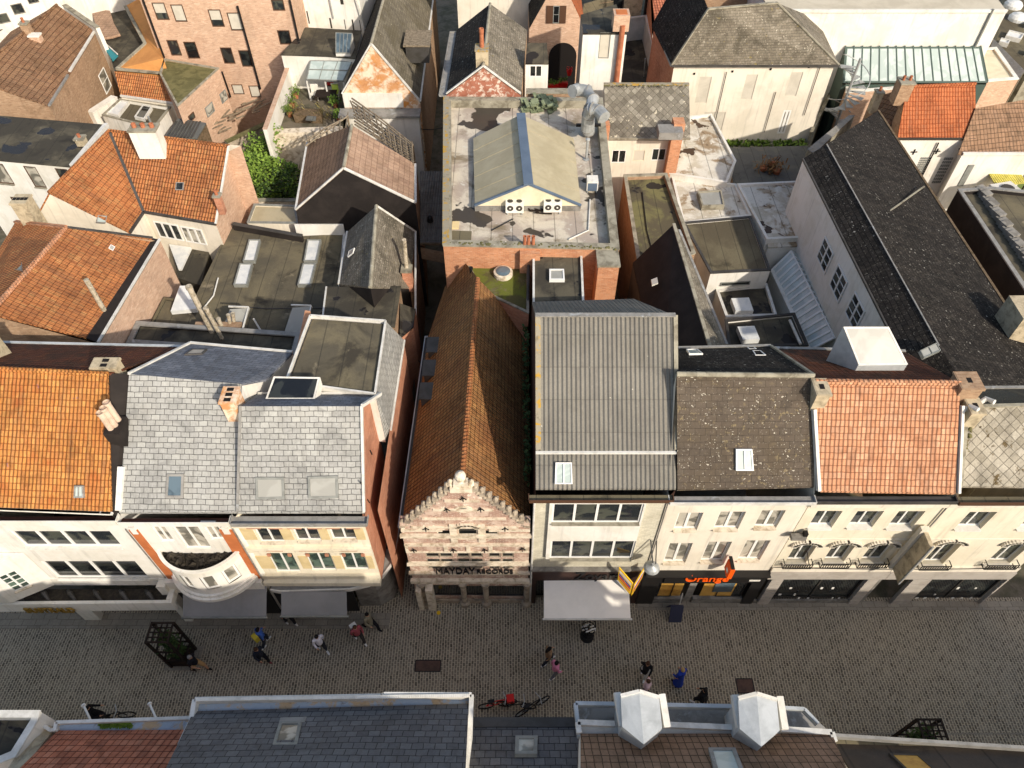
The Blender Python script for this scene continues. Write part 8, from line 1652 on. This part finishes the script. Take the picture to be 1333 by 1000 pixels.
first = None
for k, (x, y, lab) in enumerate(((386, 128, 'farthest of the potted plants along the white court wall'), (382, 140, 'second potted plant from the far end of the white court wall'), (378, 152, 'third potted plant from the far end of the white court wall'), (437, 140, 'potted plant on the right side of the courtyard terrace'), (442, 158, 'potted plant at the near right corner of the courtyard terrace'))):
    q = P(x, y, 5.4)
    if first is None:
        first = empty('potted_plant', q, lab, 'plant', 'potted plants in the courtyard'); m_ = MB(); m_.disc_stack(q, [(.14, 0), (.2, .3), (.18, .34)], 10); m_.build('pot', M['terracotta'], first); m_ = MB()
        for i in range(110): a = q+Vector((random.gauss(0, .18), random.gauss(0, .18), random.uniform(.35, .95))); d1 = Vector((random.uniform(-1, 1), random.uniform(-1, 1), random.uniform(-.5, 1))).normalized()*.1; d2 = d1.cross(Vector((.2, .5, 1))).normalized()*.045; m_.poly([a-d1, a-d2, a+d1, a+d2])
        m_.build('foliage', M['leaf'], first)
    else: copy_thing(first, q, lab, k*1.1)
mb = MB(); mb.poly([Vector((-90, 26, -.03)), Vector((90, 26, -.03)), Vector((90, 130, -.03)), Vector((-90, 130, -.03))]); mb.poly([Vector((-90, -40, -.03)), Vector((90, -40, -.03)), Vector((90, 26, -.03)), Vector((-90, 26, -.03))])
tag(mb.build('ground', M['earth']), kind='structure')
mb = MB(); mb.poly([Vector((-60, 5, 0)), Vector((60, 5, 0)), Vector((60, 14.9, 0)), Vector((-60, 14.9, 0))]); mb.poly([Vector((-5.6, 14.9, 0)), Vector((-4.2, 14.9, 0)), Vector((-4.2, 26, 0)), Vector((-5.6, 26, 0))])
tag(mb.build('street', M['cobble']), kind='structure')
mb = MB(); mb.box((6, 14.25, .004), (60, 14.7, .03)); mb.box((-60, 13.35, .004), (-5.8, 14.1, .03)); tag(mb.build('pavement', M['slab']), kind='structure')
mb = MB(); mb.box((-60, 8.72, .0), (60, 8.78, .006)); tag(mb.build('drain_line', M['slab']), kind='structure')
# ================= camera, light =================
cam = D.cameras.new('camera'); co = D.objects.new('camera', cam); COL.objects.link(co); scene.camera = co
cam.sensor_width = 36; cam.lens = 36*FPX/1333; cam.clip_end = 2000; co.location = (0, 0, H); co.rotation_euler = (math.pi/2 - TH, 0, 0)
SUN_EL, SUN_AZ = math.radians(32.5), math.radians(38)      # azimuth from south towards east
sd = Vector((math.sin(SUN_AZ)*math.cos(SUN_EL), -math.cos(SUN_AZ)*math.cos(SUN_EL), math.sin(SUN_EL)))
su = D.lights.new('sun', 'SUN'); su.energy = 3.2; su.angle = math.radians(1.0); su.color = (1, .96, .90)
so = D.objects.new('sun', su); COL.objects.link(so); so.rotation_euler = sd.to_track_quat('Z', 'Y').to_euler()
wd = D.worlds.new('World'); scene.world = wd; wd.use_nodes = True; nt = wd.node_tree
sk = nt.nodes.new('ShaderNodeTexSky'); sk.sky_type = 'NISHITA'; sk.sun_disc = False; sk.sun_elevation = SUN_EL; sk.sun_rotation = math.atan2(sd.x, sd.y)
sk.dust_density = 2.0; sk.air_density = 1.0
bg = nt.nodes['Background']; bg.inputs[1].default_value = .15; nt.links.new(sk.outputs[0], bg.inputs[0])
vs = scene.view_settings; vs.view_transform = 'Standard'; vs.look = 'None'; vs.gamma = 1; vs.use_curve_mapping = False; vs.exposure = .55
vs.use_white_balance = True; vs.white_balance_temperature = 7100; vs.white_balance_tint = 10
scene.cycles.max_bounces = 5
# origin bookkeeping is not needed any more
for o in D.objects:
    if '_o' in o: del o['_o']
